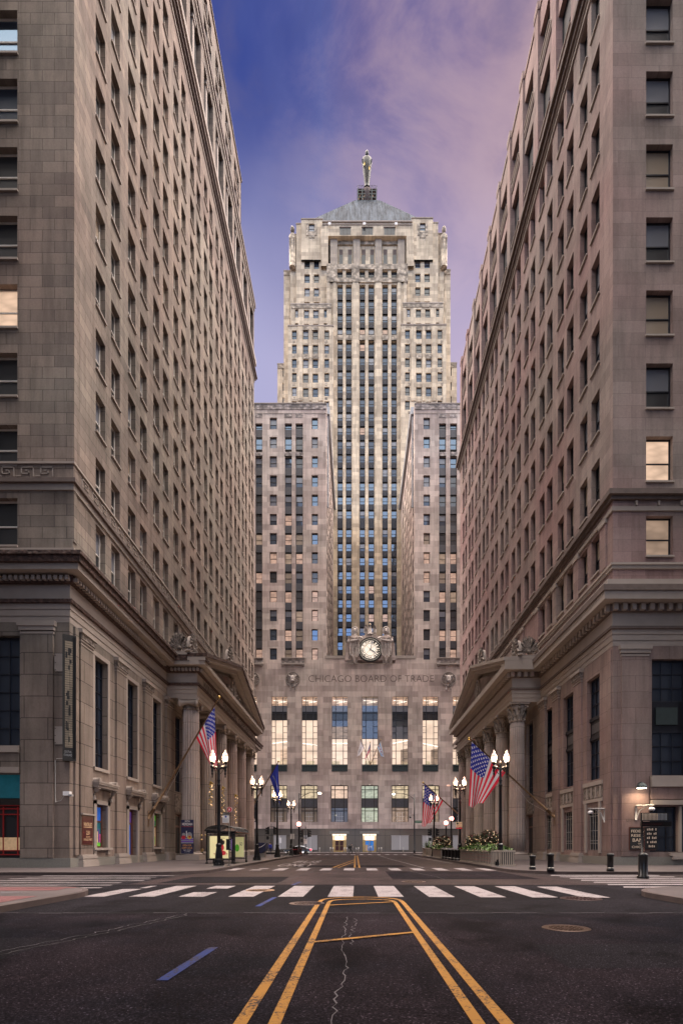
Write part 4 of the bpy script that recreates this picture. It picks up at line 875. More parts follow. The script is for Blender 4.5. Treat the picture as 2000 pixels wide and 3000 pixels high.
EAST = dict(name='bank_building', label='tall pink grey bank building on the right with corinthian porch and gable', W=17.7, YN=37.5, YS=92.8, stone='stone_east', base='stone_east_base', pitch=4.75, y0=39.55, nb=11,
    ze=15.3, porch=(52.1, 80.5), tall=dict(dy=.0, w=2.2, z0=6.4, z1=14.1), tall_split=True, lz0=1.15, doors=(), porch_doors=(55.6, 60.9, 66.2, 71.5, 76.8), nholes_low=[(20.4, 25.6, 6.35, 14.4), (20.25, 22.2, 1.05, 4.2), (22.4, 24.4, 1.05, 4.2)], pil=[37.75+4.75*k for k in range(1, 3)]+[50.6]+[81.2+4.2*k for k in range(3)], pw=1.45,
    npier=(18.25, 20.1), entab=ENT+[(1.3, 2.3, .06, 'trim_light'), (2.3, 2.8, .28, 'soot_moulding'), (2.8, 3.35, 1.05, 'trim_light'), (3.35, 3.75, 1.15, 'soot_moulding'), (3.75, 4.3, .7, 'trim_light')], dentil=(2.32, 2.78, .26, .62, .3), ped_from=3.3, ped_z=3.36, ped_ov=1.0, ped_h=4.2, ped_mat='trim_light', ped_top=4.2,
    xc=15.7, cr=.8, order='corinthian', c1=53.1, cp=5.3, US=19.6, Wu=17.7, YU=37.5, ztop=82.2, ww=1.4, po=2.08, rows=[(21.6, 2.75)]+[(26.75+5.05*k, 3.1) for k in range(8)], porch_rows=1,
    sash='sash_black', pane=lambda r, ri: 'f' if ri < 3 and r < .4 else ('e' if r < .85 else 'q'), first_bays=0, nwin=[(20.0, 21.85), (23.6, 25.4)], ndz=-.05, npane=lambda ri: ('k', 'l', 'h', 'c', 'h', 'c', 'h', 'h', 'l', 'h', 'h')[ri], attic=[(.6, 3.3, 69.7, 74.2, 'e'), (.6, 3.3, 77.1, 79.7, 'e')], attic_z=66,
    bands=[(20.6, 20.85, .12, 'trim_light'), (20.85, 21.0, .2, 'trim_light'), (24.6, 24.9, .12, 'trim_light'), (25.35, 25.6, .2, 'soot_moulding'), (25.6, 25.95, .42, 'soot_moulding'), (65.35, 65.6, .12, 'trim_light'), (65.75, 66.0, .22, 'trim_light'), (66.0, 66.5, .4, 'soot_moulding'), (66.5, 66.9, .65, 'soot_moulding'), (66.9, 67.15, .5, 'trim_light'), (67.15, 67.6, .35, 'soot_moulding')],
    band_extra=east_band, extra=east_extra)
# upper stage of the east bank: check of heights is in the photograph's string course
bank_w = bank(-1, WEST)
bank_e = bank(1, EAST)
# ================================================================ THE TOWER AT THE END OF THE STREET
YB, YT = 112.0, 148.0
tower = thing('skyscraper', (at(1084, 2497, YB)[0], YB, .15), 'stepped tan art deco tower with a clock closing the end of the street', 'skyscraper')
SPN = Parts('spandrel'); CPN = Parts('carved_panel'); PRS = Parts('pier'); TW = Windows(); rt = random.Random(11)
def pbox(mb, x0, x1, yt, yb, Y, dep, mat, out=0.0):
    """box whose front face fills the photograph's rectangle (px x0..x1, y yt..yb) at distance Y"""
    a, zt = at(x0, yt, Y); b, zb = at(x1, yb, Y); mb.box(a, b, Y-out, Y+dep, zb, zt, mat)
def phole(x0, x1, yt, yb, Y): a, zt = at(x0, yt, Y); b, zb = at(x1, yb, Y); return (a, b, zb, zt)
def ptwin(x0, x1, yt, yb, Y, style, pane, rec=.35, prio=None):
    a, b, zb, zt = phole(x0, x1, yt, yb, Y); TW.put((a+b)/2, Y, zb, b-a, zt-zb, style, pane, 0.0, rec, prio)
def front(Y): return lambda u, v, d: (u, Y+d, v)
def facade(name, mb, x0, x1, yt, yb, Y, holes, mat, depth=.5, back=None):
    a, zt = at(x0, yt, Y); b, zb = at(x1, yb, Y); wall(mb, a, b, zb, zt, holes, depth, front(Y), mat)
    D = back or 6; 
    mb.poly([(a, Y, zb), (a, Y+D, zb), (a, Y+D, zt), (a, Y, zt)], mat); mb.poly([(b, Y, zb), (b, Y+D, zb), (b, Y+D, zt), (b, Y, zt)], mat); mb.poly([(a, Y, zt), (b, Y, zt), (b, Y+D, zt), (a, Y+D, zt)], 'trim_light')
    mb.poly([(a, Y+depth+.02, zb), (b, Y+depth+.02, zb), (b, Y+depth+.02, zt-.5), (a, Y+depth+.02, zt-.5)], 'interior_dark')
ST = 'stone_trade'
# ---- base block
bm = MB(); hs = []
tcol = [(706, 752), (794.6, 841), (883.5, 929.5), (971.4, 1018), (1059.8, 1106.7), (1148, 1195), (1237.5, 1283.5), (1326, 1372), (617, 663), (1415, 1461)]
scol = [(702, 752), (791.5, 841), (880.5, 930), (968.8, 1019), (1057.6, 1108), (1146.5, 1197), (1236.5, 1286.5), (1325.5, 1375)]
for a, b in tcol: hs.append(phole(a, b, 2041, 2261, YB))
for a, b in scol: hs.append(phole(a, b, 2301.3, 2417.4, YB))
dcol = [(973, 1014.5), (1062, 1102)]
x0, z0 = at(560, 2497.5, YB); x1, z1 = at(1530, 1945, YB)
zd = at(0, 2428.6, YB)[1]
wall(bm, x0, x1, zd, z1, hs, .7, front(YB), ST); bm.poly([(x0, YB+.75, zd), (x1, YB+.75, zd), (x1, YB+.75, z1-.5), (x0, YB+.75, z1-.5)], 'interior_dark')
bm.build('base_wall', tower)
# dark stone ground storey with doors and boarded windows
gm = MB(); dh = [phole(a, b, 2444, 2497.4, YB) for a, b in dcol]
wall(gm, x0, x1, .15, zd, dh, 1.6, front(YB), 'granite'); pbox(gm, 560, 1530, 2409, 2428.6, YB, .2, ST, .12)
for px in range(600, 1500, 44): pbox(gm, px, px+.7, 2430, 2497, YB, .1, 'black_matte', .012)
pbox(gm, 560, 1530, 2448, 2448.7, YB, .1, 'black_matte', .012)
gm.build('ground_storey', tower)
for a, b in [(890, 929), (1146, 1196.5), (1236.5, 1264), (802, 838), (1326, 1362)]:
    o = MB(); pbox(o, a, b, 2449, 2491, YB, .1, 'board_white', .06); pbox(o, (a+b)/2-.5, (a+b)/2+.4, 2449, 2491, YB, .1, 'white_paint', .075); pbox(o, a-1, b+1, 2448, 2449, YB, .1, 'steel', .08); o.build('window_board', tower)
o = MB(); pbox(o, 818, 824.5, 2455, 2471, YB, .1, 'white_paint', .09); o.build('notice', tower)
for i, (a, b) in enumerate(dcol):
    o = MB(); c = (a+b)/2
    pbox(o, a, b, 2444.5, 2449.5, YB+.3, .2, 'lit_door'); 
    for q in range(5): pbox(o, a+q*(b-a)/4-.4, a+q*(b-a)/4+.4, 2444, 2450, YB+.2, .1, 'brass')
    pbox(o, c-13, c+13, 2451, 2462, YB+.9, .1, 'lit_door'); pbox(o, a, c-13, 2449.6, 2497, YB+.9, .1, 'brass'); pbox(o, c+13, b, 2449.6, 2497, YB+.9, .1, 'brass'); 
    for q in (2, 5, 8): pbox(o, a+q, a+q+.8, 2450, 2462, YB+.85, .05, 'lit_door'); pbox(o, b-q-.8, b-q, 2450, 2462, YB+.85, .05, 'lit_door')
    pbox(o, c-13, c+13, 2462, 2464, YB+.8, .1, 'brass'); pbox(o, c-.8, c+.8, 2464, 2497, YB+.8, .1, 'brass'); pbox(o, c-13, c-12, 2464, 2497, YB+.8, .1, 'brass'); pbox(o, c+12, c+13, 2464, 2497, YB+.8, .1, 'brass')
    pbox(o, c-12, c-.8, 2464, 2493, YB+.95, .02, 'sign_maroon' if i == 0 else 'screen_blue'); pbox(o, c+.8, c+12, 2464, 2493, YB+.95, .02, 'sign_maroon' if i == 0 else 'screen_blue')
    if i: pbox(o, c-11.5, c-5, 2476, 2493, YB+.93, .01, 'decal_cream')
    pbox(o, c-12, c+12, 2478.5, 2479.3, YB+.85, .02, 'brass'); pbox(o, c-13, c+13, 2493, 2497.4, YB+.8, .1, 'brass')
    o.build('door', tower)
    o = MB(); pbox(o, a-8, b+8, 2436, 2444, YB, .1, 'granite_light', .05); o.build('door_lintel', tower)
# tall hall windows: bronze grid with the lit hall behind
for i, (a, b) in enumerate(tcol):
    X0, X1, Zb, Zt = phole(a, b, 2041, 2261, YB); o = MB(); w = X1-X0; Y = YB+.45
    for x in (0, .25, .72, 1): xx = X0+w*x; o.box(xx-.06, xx+.06, Y-.06, Y+.1, Zb+1.4, Zt, 'frame_black')
    rows = [0, .065, .10, .30 if i % 2 else .33, .42, .52, .62, .80 if i % 3 else .76, .93]
    zz = [2044, 2064, 2085, 2089, 2109, 2128, 2146, 2164, 2182, 2200, 2222, 2240]
    for py in zz:
        z = at(0, py, YB)[1]; full = py in (2044, 2085, 2089, 2109, 2164, 2200, 2240)
        if full: o.box(X0, X1, Y-.05, Y+.09, z-.05, z+.05, 'frame_black')
        else:
            o.box(X0, X0+w*.25, Y-.05, Y+.09, z-.04, z+.04, 'frame_black'); o.box(X0+w*.72, X1, Y-.05, Y+.09, z-.04, z+.04, 'frame_black')
    fo = o.build('window', tower)
    p = MB(); g = lambda y0, y1, m, xa=0, xb=1: p.poly([(X0+w*xa, Y+.05, at(0, y1, YB)[1]), (X0+w*xb, Y+.05, at(0, y1, YB)[1]), (X0+w*xb, Y+.05, at(0, y0, YB)[1]), (X0+w*xa, Y+.05, at(0, y0, YB)[1])], m)
    warm = i not in (4,)
    g(2041, 2066, 'lit_ceiling' if warm else 'lit_dim'); g(2066, 2085, 'glass_blind' if i != 4 else 'glass_hall')
    g(2085, 2109, 'glass_deep'); 
    if i in (3, 4, 5): g(2109, 2128, 'glass_hall'); g(2128, 2164, 'glass_hall' if i == 4 else 'lit_dim' if i == 3 else 'glass_blind')
    else: g(2109, 2128, 'lit_cream'); g(2128, 2164, 'lit_cream')
    g(2164, 2242, 'lit_cream')
    g2 = lambda y0, y1, m, xa, xb, sk=0.0: p.poly([(X0+w*xa, Y+.043, at(0, y1, YB)[1]), (X0+w*xb, Y+.043, at(0, y1+sk, YB)[1]), (X0+w*xb, Y+.043, at(0, y0+sk, YB)[1]), (X0+w*xa, Y+.043, at(0, y0, YB)[1])], m)
    g2(2050, 2052, 'lit_bright', .1, .95, 3); g2(2058, 2059.5, 'lit_bright', .3, .9, -3); g2(2045, 2064, 'lit_dim', .3, .42, 4); g2(2047, 2060, 'lit_dim', .8, .95, -4)
    g2(2229, 2242, 'lit_office', (.1, .5, .3, .0, .2, .6, .2, .3, .1, .1)[i], (.5, .95, .8, .5, .9, .98, .5, .8, .4, .4)[i], (2, -3, 0, 1, -2, 2, 0, 0, 0, 0)[i])
    if i not in (4,): g2(2176, 2179, 'lit_bright', .05, .98, (8, -6, 5, 0, 0, -9, 9, 4, 0, 0)[i])
    g2(2196, 2242, 'lit_dim' if i in (5, 6) else 'lit_warm', .55, .98, -4) if i in (1, 4, 5, 6) else None
    p.build('pane', fo)
    q = MB(); q.box(X0+.02, X1-.02, YB-.05, YB+.12, Zb, Zb+1.3, 'copper_dark')
    for k in range(9): xx = X0+w*(k+.5)/9; q.box(xx-.05, xx+.05, YB-.12, YB-.05, Zb+.1, Zb+1.1, 'copper_dark'); q.ball((xx, YB-.1, Zb+1.15), .13, 'copper_dark', 6, 4)
    q.box(X0-.05, X1+.05, YB-.14, YB+.1, Zb+1.25, Zb+1.42, 'copper_dark'); q.build('grille', tower)
for i, (a, b) in enumerate(scol):
    X0, X1, Zb, Zt = phole(a, b, 2301.3, 2417.4, YB); o = MB(); w = X1-X0; Y = YB+.4; zs0, zs1 = at(0, 2365.5, YB)[1], at(0, 2341, YB)[1]
    o.box(X0, X1, Y-.1, Y+.1, zs0, zs1, 'spandrel_grey')
    for x in (0.02, .24, .76, .98): xx = X0+w*x; o.box(xx-.07, xx+.07, Y-.12, Y+.1, Zb, Zt, 'frame_bronze')
    for z in (Zb+.07, Zt-.07, zs0-.06, zs1+.06, zs0-.75, Zt-.9): o.box(X0, X1, Y-.11, Y+.1, z-.07, z+.07, 'frame_bronze')
    for k in range(3): o.box(X0+w*(.34+.14*k)-.02, X0+w*(.34+.14*k)+.02, Y, Y+.05, Zb+.4, zs0-1, 'white_paint')
    for k in range(4): o.box(X0+w*.25, X0+w*.75, Y, Y+.05, Zb+.9+k*.8, Zb+.94+k*.8, 'white_paint')
    o.ball(((X0+X1)/2, YB-.02, Zt+.1), .35, 'carved_trade', 8, 6, (1.6, .4, .5))
    fo = o.build('window', tower); p = MB()
    m1 = ('lit_office', 'lit_office', 'lit_office', 'lit_warm', 'lit_green', 'lit_office', 'lit_office', 'lit_dim')[i]; m2 = ('glass_dark', 'glass_cream', 'glass_cream', 'glass_blind', 'lit_green', 'lit_dim', 'lit_dim', 'glass_dark')[i]
    p.poly([(X0, Y+.06, zs1), (X1, Y+.06, zs1), (X1, Y+.06, Zt), (X0, Y+.06, Zt)], m1); p.poly([(X0, Y+.06, Zb), (X1, Y+.06, Zb), (X1, Y+.06, zs0), (X0, Y+.06, zs0)], m2); p.build('pane', fo)
# roundels with bull heads
for cx in (739, 857.5, 1313, 1431):
    o = MB(); X, Z = at(cx, 1991, YB); r = 22.5*YB/F_PX; rx = Matrix.Translation((X, YB, Z)) @ Matrix.Rotation(R(90), 4, 'X')
    o.lathe((0, 0, 0), [(r, -.02), (r, .14), (r*.92, .18), (r*.88, .10), (r*.2, .10), (.01, .10)], 'trim_light', 28, False, mtx=rx)
    for k in range(22): a = 2*math.pi*k/22; o.tube([(X+math.cos(a)*r*.52, YB-.12, Z+math.sin(a)*r*.52), (X+math.cos(a)*r*.85, YB-.14, Z+math.sin(a)*r*.85)], [.06, .11], 'carved_trade', 5)
    o.ball((X, YB-.22, Z+.15), .55, 'statue_stone', 10, 8, (.95, .8, 1.25)); o.ball((X, YB-.5, Z-.35), .33, 'statue_stone', 8, 6, (1, 1, 1)); 
    for s_ in (-1, 1): o.tube([(X+s_*.35, YB-.3, Z+.55), (X+s_*.8, YB-.35, Z+.75), (X+s_*.85, YB-.35, Z+1.1)], [.16, .12, .04], 'statue_stone', 6); o.box(X+s_*.45-.12, X+s_*.45+.12, YB-.25, YB, Z-2.2, Z-1.1, 'carved_trade'); o.ball((X+s_*.33, YB-.35, Z+.25), .14, 'soot_moulding', 6, 4)
    o.build('roundel', tower)
o = MB(); text(o, 'CHICAGO BOARD OF TRADE', lambda u, v: (u, YB-.012, v), at(903.6, 0, YB)[0], at(1270, 0, YB)[0], at(0, 1998.7, YB)[1], at(0, 1978.8, YB)[1], 'soot_moulding', -.012); o.build('lettering', tower)
# coping between the wings and carved balconies under them
for a, b in ((951, 1019), (1155, 1218)): o = MB(); pbox(o, a, b, 1921.5, 1930, YB, .8, 'trim_light', .1); pbox(o, a, b, 1930, 1945.2, YB+.02, 1.0, ST); o.build('coping', tower)
for a, b in ((824, 892), (700, 771), (1279, 1347), (1400, 1470)):
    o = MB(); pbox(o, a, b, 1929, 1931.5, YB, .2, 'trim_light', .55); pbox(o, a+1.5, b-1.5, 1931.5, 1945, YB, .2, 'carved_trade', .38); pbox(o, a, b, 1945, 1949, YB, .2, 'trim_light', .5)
    for q in (a+2, (a+b)/2-2, b-6): pbox(o, q, q+4, 1949, 1953, YB, .2, 'trim_light', .4)
    o.build('balcony', tower)
# ---- wings
def wing(x0, x1, cols, singles, sidex):
    wm = MB(); hs = []; yt, yb = 1183, 1945
    for (a, b) in cols:
        hs.append(phole(a, b, 1240, 1324, YB)); hs.append(phole(a, b, 1336, 1927, YB))
    r0 = 1223.2; pit = 56.35
    for (a, b) in singles:
        for k in range(13): hs.append(phole(a, b, r0+pit*k, r0+pit*k+33.5, YB))
    facade('wing', wm, x0, x1, yt, yb, YB, hs, ST, .9, 34)
    wm.build('wing', tower)
    Y = YB+.35
    for (a, b) in cols:
        for k in range(13):
            y = r0+pit*k; 
            if k == 0: ya = 1240
            else: ya = y+1
            if k == 2: ya = 1338
            ptwin(a, b, ya, y+34.5 if k < 12 else 1926, YB, 'steel' if 0 else 'tower', rt.choice('dqss' if k < 5 else ('drkqcd' if rt.random() < .75 else 'r')), .45)
            if k != 1 and k < 12: pbox(SPN.new(), a, b, y+35, y+pit+.5 if k else 1281, YB+.30, .3, 'spandrel_grey')
        pbox(CPN.new(), a-1, b+1, 1324, 1336, YB, .2, 'carved_trade', .06); pbox(CPN.new(), a-1, b+1, 1212, 1223, YB, .2, 'carved_trade', .05)
    for (a, b) in singles:
        for k in range(13): ptwin(a, b, r0+pit*k, r0+pit*k+33.5, YB, 'tower', rt.choice('sqsb' if k < 5 else ('sqsd' if sidex else 'ddqcd') if rt.random() < .8 else 'r'), .4)
    c = MB(); pbox(c, x0, x1, 1183.5, 1200, YB, .3, 'carved_trade', .10); pbox(c, x0-.5, x1+.5, 1181.5, 1184, YB, 34, 'trim_light', .2); pbox(c, x0, x1, 1211, 1212, YB, .2, 'trim_light', .08)
    c.build('cornice', tower)
    # piers flanking the dark window strips
    for (a, b) in cols: pbox(PRS.new(), a-4.5, a-.6, 1212, 1927, YB, .1, ST, .06); pbox(PRS.new(), b+.6, b+4.5, 1212, 1927, YB, .1, ST, .06)
    return wm
wing(620, 955.5, [(834, 854.7), (865.7, 887), (748, 768), (716, 737)], [(790, 811), (913, 931), (672, 692)], 1)
wing(1214.5, 1530, [(1285.7, 1306), (1318, 1338), (1392, 1412), (1424, 1444)], [(1240, 1259), (1362, 1381)], 0)
# windows in the inner flanks of the wings and the white gutter along them
for sx, px in ((1, 955.5), (-1, 1214.5)):
    X = at(px, 0, YB)[0]; 
    for j in range(6):
        for k in range(13):
            z = at(0, 1223.2+56.35*k+33.5, YB)[1]; TW.put(X+sx*.02, YB+3.2+4.9*j, z, 1.5, 2.3, 'tower', 'd', R(90) if sx > 0 else R(-90), .02, prio=999)
    c = MB(); z = at(0, 1179, YB)[1]; c.box(X-sx*26, X+sx*.6, YB+2.2, YB+2.6, z-.6, z+.9, 'white_coping'); c.box(X-sx*.0, X+sx*.6, YB+2.6, YT-1.1, z-.6, z+.9, 'white_coping'); c.box(X+sx*.05, X+sx*.35, YB+2.6, YB+3.0, z-20, z-.6, 'white_coping'); c.build('roof_rail', tower)
# ---- tower shaft
SS = 'stone_tower'; rows = [837+41.0*k for k in range(4)]+[1003+40.9*k for k in range(13)]+[1548.6+41.35*k for k in range(9)]
sc = [(988, 1003.7), (1012.8, 1029.4), (1053, 1069), (1079, 1096), (1119.6, 1135.8), (1145.7, 1162)]
Yc = YT-.4
sm = MB(); hs = []
for a, b in sc: hs.append(phole(a, b, 833, 981, Yc)); hs.append(phole(a, b, 996, 1927, Yc)); hs.append(phole(a, b, 792, 815, Yc))
facade('shaft', sm, 957, 1191, 775, 1960, Yc, hs, SS, 1.0, 10)
for a, b in ((957, 966), (1182, 1191), (975.5, 985), (1032, 1050), (1098.5, 1117), (1164.5, 1174)): pbox(sm, a, b, 829 if a > 970 and b < 1175 else 776, 1940, Yc, .2, SS, .28)
for a, b in ((1004.6, 1012), (1070, 1078.3), (1136.6, 1145)): pbox(sm, a, b, 833, 1940, Yc, .2, SS, .10)
sm.build('shaft', tower)
for a, b in sc:
    for i, y in enumerate(rows):
        sp_ = SPN.new(); nx = rows[i+1] if i+1 < len(rows) else 1927
        if i == 3: nx = 981
        pbox(sp_, a, b, y+24.5, nx-.3, Yc+.45, .3, 'spandrel_dark')
        for q in range(3): pbox(sp_, a+3+q*4.2, a+4+q*4.2, y+27+(q % 2)*4, min(nx-2, y+33+(q % 2)*4), Yc+.40, .08, 'spandrel_grey')
    pbox(CPN.new(), a-.5, b+.5, 981, 996, Yc, .3, 'carved_tower', .05)
for a, b in sc:
    for i, y in enumerate(rows):
        r = rt.random(); ptwin(a, b, y, y+24.5, Yc, 'tower', 'q' if r < .16 else 'r' if (i in (10, 23) and r < .6) or r > .96 else 'b' if r > .92 else ('t' if i < 14 else 's'), .55)
    ptwin(a, b, 792, 815, Yc, 'tower', 'd', .5)
# carved band over the shaft
cb = MB(); 
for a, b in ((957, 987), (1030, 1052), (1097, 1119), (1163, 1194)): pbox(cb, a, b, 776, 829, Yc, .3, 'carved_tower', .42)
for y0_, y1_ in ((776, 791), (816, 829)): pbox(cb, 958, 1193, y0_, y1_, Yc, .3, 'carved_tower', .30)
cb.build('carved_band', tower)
# ---- main body and shoulders
def block(x0, x1, yt, yb, Y, wins, D=12, name='shoulder', sty='tower', carved_top=0):
    m_ = MB(); hs = [phole(*w, Y) for w in wins]; facade(name, m_, x0, x1, yt, yb, Y, hs, SS, .5, D)
    if carved_top: pbox(m_, x0+.3, x1-.3, yt+.8, yt+carved_top, Y, .2, 'carved_tower', .12)
    pbox(m_, x0-.6, x1+.6, yt-1, yt+1.2, Y, .3, 'trim_light', .18)
    m_.build(name, tower)
    for w in wins: 
        r = rt.random(); ptwin(*w, Y, sty, 'b' if r < .10 else 'q' if r < .22 else 't' if r < .6 else 'd', .35)
def mirror(px): return 2150.0-px
def both(x0, x1, yt, yb, Y, wins, **k):
    block(x0, x1, yt, yb, Y, wins, **k); block(mirror(x1), mirror(x0), yt-3, yb, Y, [(mirror(b), mirror(a), c-2, d-2) for a, b, c, d in wins], **k)
grid = lambda cols, tops, h: [(a, b, t_, t_+h) for a, b in cols for t_ in tops]
both(812.4, 860, 1066, 1960, 153, grid([(827.8, 841)], [1079, 1121, 1163], 24), carved_top=13)
both(831, 900, 793, 1960, 152, grid([(849, 862)], [807, 848, 890, 930], 24), carved_top=14)
both(850, 960, 687, 1960, 151, [])
both(867.3, 958, 655, 1960, 150, grid([(891.5, 907.5), (919, 934.5)], [762, 803, 843, 884], 25)+grid([(891.5, 907.5), (919, 934.5)], [717], 28))
both(882, 945, 641, 760, 149.4, [(904, 921, 654, 677)], carved_top=0)
both(852, 970, 891, 1960, 147.2, grid([(864, 873.5), (960-11.5, 958.5)], [905, 946], 25)+grid([(890, 905), (917, 932.5)], [907, 948], 25), carved_top=12)
both(843.6, 976.5, 954, 1960, 146.2, grid([(855, 869), (950, 964)], [967+41.6*k for k in range(6)], 27)+grid([(887, 903), (915.5, 931.5)], [967+42.2*k for k in range(6)], 27), carved_top=0)
for m_ in (lambda a: a, mirror):
    for (a, b, c, d, Y) in ((887, 931, 956, 967, 146.2), (887, 903, 1037, 1051, 146.2), (915.5, 931.5, 1037, 1051, 146.2), (897, 904, 655, 690, 149.4), (921, 928, 655, 690, 149.4), (904, 921, 679, 697, 149.4)):
        pbox(CPN.new(), min(m_(a), m_(b)), max(m_(a), m_(b)), c, d, Y, .2, 'carved_tower', .12)
    for a, b in ((873, 885), (905.5, 913), (933, 946)): pbox(PRS.new(), min(m_(a), m_(b)), max(m_(a), m_(b)), 958, 1175, 146.2, .2, SS, .22)
    for k in range(6):
        for a in (859.5, 954.5): X_ = m_(a)+(2.5 if m_(10) != 10 else 0); pbox(CPN.new(), X_-3, X_+4, 997+41.6*k, 1004+41.6*k, 146.2, .2, 'carved_tower', .06)
SPN.build(tower); CPN.build(tower); PRS.build(tower)
# centre crown: three windows, four fluted piers, six small windows
cr_ = MB(); Yq = 149.0
hs = [phole(995, 1027, 667, 688, Yq), phole(1059.5, 1091.5, 667, 688, Yq), phole(1124.5, 1156.5, 667, 688, Yq), phole(961, 1190, 683+7, 775, Yq)]
hs[3] = phole(961, 1190, 690, 775, Yq)
facade('crown', cr_, 940, 1212, 649, 778, Yq, hs[3:], SS, 2.2, 6)
pbox(cr_, 944, 1207, 649, 652, Yq, .3, 'trim_light', .35); pbox(cr_, 944, 1207, 657, 659, Yq, .3, 'trim_light', .2)
for k in range(3):
    x = 995+64.7*k; pbox(cr_, x, x+32, 667, 687, Yq, .1, 'glass_deep', .02); pbox(cr_, x-1, x+33, 664.5, 667, Yq, .1, 'soot_moulding', .15)
    for q in (10, 21): pbox(cr_, x+q, x+q+1, 667, 687, Yq, .1, 'frame_bronze', .06)
for a, b in ((967, 988), (1034, 1054.5), (1098.5, 1118), (1165, 1186)):
    pbox(cr_, a, b, 690, 775, Yq+.8, 1.4, SS)
    for q in range(4): pbox(cr_, a+1.2+q*(b-a)/4, a+3.8+q*(b-a)/4, 690, 775, Yq+.7, .3, 'trim_light')
for a, b in ((989, 1033), (1055, 1098), (1119, 1164)):
    pbox(cr_, a, b, 690, 715, Yq+1.2, 1.0, 'carved_tower'); pbox(cr_, a, b, 715, 775, Yq+1.6, .6, SS)
    for c in (a+4, b-14): pbox(cr_, c, c+11, 730, 775, Yq+1.55, .1, 'soot_moulding'); pbox(cr_, c, c+11, 746, 774, Yq+1.5, .08, 'glass_deep')
cr_.build('crown', tower)
# roof: hipped metal roof
ro = MB(); xa, ze = at(905, 646, 151); xb = at(1243, 646, 151)[0]; xm0, zr_ = at(1040, 585.5, 163); xm1 = at(1111, 585.5, 163)[0]
ro.poly([(xa, 151, ze), (xb, 151, ze), (xm1, 163, zr_), (xm0, 163, zr_)], 'roof_metal'); ro.poly([(xb, 151, ze), (xb, 177, ze), (xm1, 165, zr_), (xm1, 163, zr_)], 'roof_metal'); ro.poly([(xa, 151, ze), (xm0, 163, zr_), (xm0, 165, zr_), (xa, 177, ze)], 'roof_metal'); ro.poly([(xa, 177, ze), (xm0, 165, zr_), (xm1, 165, zr_), (xb, 177, ze)], 'roof_metal'); ro.poly([(xm0, 163, zr_), (xm1, 163, zr_), (xm1, 165, zr_), (xm0, 165, zr_)], 'white_coping')
for k in range(41):
    u = k/40; ax, bx_ = xa+(xb-xa)*u, None
    if xm0 <= ax <= xm1: bx_, v = ax, 1.0
    elif ax < xm0: v = (ax-xa)/(xm0-xa); bx_ = ax
    else: v = (xb-ax)/(xb-xm1); bx_ = ax
    if v > .05: ro.tube([(ax, 151, ze+.05), (ax, 151+12*v, ze+(zr_-ze)*v+.05)], .05, 'roof_metal', 4, False, False)
ro.build('roof', tower)
# plinth cage of the statue
cg = MB(); Yz = 164.6; X0, Zb = at(1047, 586, 163.2); X1, Zt = at(1103, 551, 163.2); mid = (X0+X1)/2
for x in (X0, X1-.25, X0+1.3, X1-1.55):
    for y in (Yz-1.3, Yz+1.3): cg.box(x, x+.25, y-.12, y+.13, Zb, Zt, 'copper_dark')
for z in (Zb+.9, Zb+1.9, Zb+2.9, Zt-.25): 
    for y in (Yz-1.3, Yz+1.3): cg.box(X0, X1, y-.1, y+.1, z, z+.18, 'copper_dark')
cg.box(X0-.1, X1+.1, Yz-1.4, Yz+1.4, Zt-.3, Zt, 'soot_moulding'); cg.lathe((mid, Yz, Zb), [(1.5, 0), (1.5, 2.8), (1.9, 3.6)], 'soot_moulding', 12)
for x in (X0, X1, X0+1.3, X1-1.3): cg.tube([(x, Yz-1.35, Zt), (x, Yz-1.35, Zt+.95)], .04, 'iron_black', 5)
for z in (Zt+.5, Zt+.95): cg.tube([(X0-.1, Yz-1.35, z-.3), (X0+.4, Yz-1.35, z), (X1-.4, Yz-1.35, z), (X1+.1, Yz-1.35, z-.3)], .04, 'iron_black', 5)
for k in range(4): cg.tube([(X0+.3+k*1.3, Yz-1.3, Zb+.3), (X0+1.2+k*1.3, Yz-1.3, Zb+2.6)], .07, 'bronze_pole', 5)
cg.build('statue_cage', tower)
for i in range(3):
    cl = MB(); x, z = at((965, 1067, 1160)[i], 651, 148); cl.box(x-.35, x+.35, 148.2, 148.5, z-.3, z+.3, 'white_paint'); cl.build('floodlight', tower)
# ---- clock and its carved figures
Y = YB-.5; cx, cz = at(1084, 1906, YB); kb = MB()
pr_ = [(1010, 1936), (1012, 1888), (1022, 1878), (1040, 1876), (1050, 1866), (1068, 1864), (1070, 1857), (1102, 1857), (1103, 1864), (1118, 1866), (1128, 1876), (1146, 1878), (1155, 1888), (1158, 1936)]
kb.prism([at(a, b, YB) for a, b in pr_], lambda p, d: (p[0], d, p[1]), YB-.35, YB+1.6, ST)
for k in range(9): 
    for s_ in (-1, 1): x = cx+s_*(2.7+.22*k); kb.box(x-.05, x+.05, YB-.42, YB-.35, cz-3.2+.12*(k*3 % 5), cz+1.6-.1*k, 'trim_light')
for k in range(4): kb.box(cx-.8+.45*k, cx-.6+.45*k, YB-.42, YB-.35, cz+2.5, cz+3.2, 'trim_light')
kb.build('clock_surround', tower)
ck = MB(); r = 2.42; rx = Matrix.Translation((cx, YB-.36, cz)) @ Matrix.Rotation(R(90), 4, 'X')
ck.lathe((0, 0, 0), [(r*1.05, -.02), (r*1.05, .2), (r*1.03, .24), (r*.79, .24), (r*.79, .12)], 'black_matte', 48, False, mtx=rx)
kf = ck.build('clock', tower)
fc = MB(); fc.lathe((0, 0, 0), [(r*.80, .10), (r*.80, .155), (.01, .155)], 'clock_face', 48, False, mtx=rx); fc.build('dial', kf)
mk = MB(); yd = YB-.36-.25
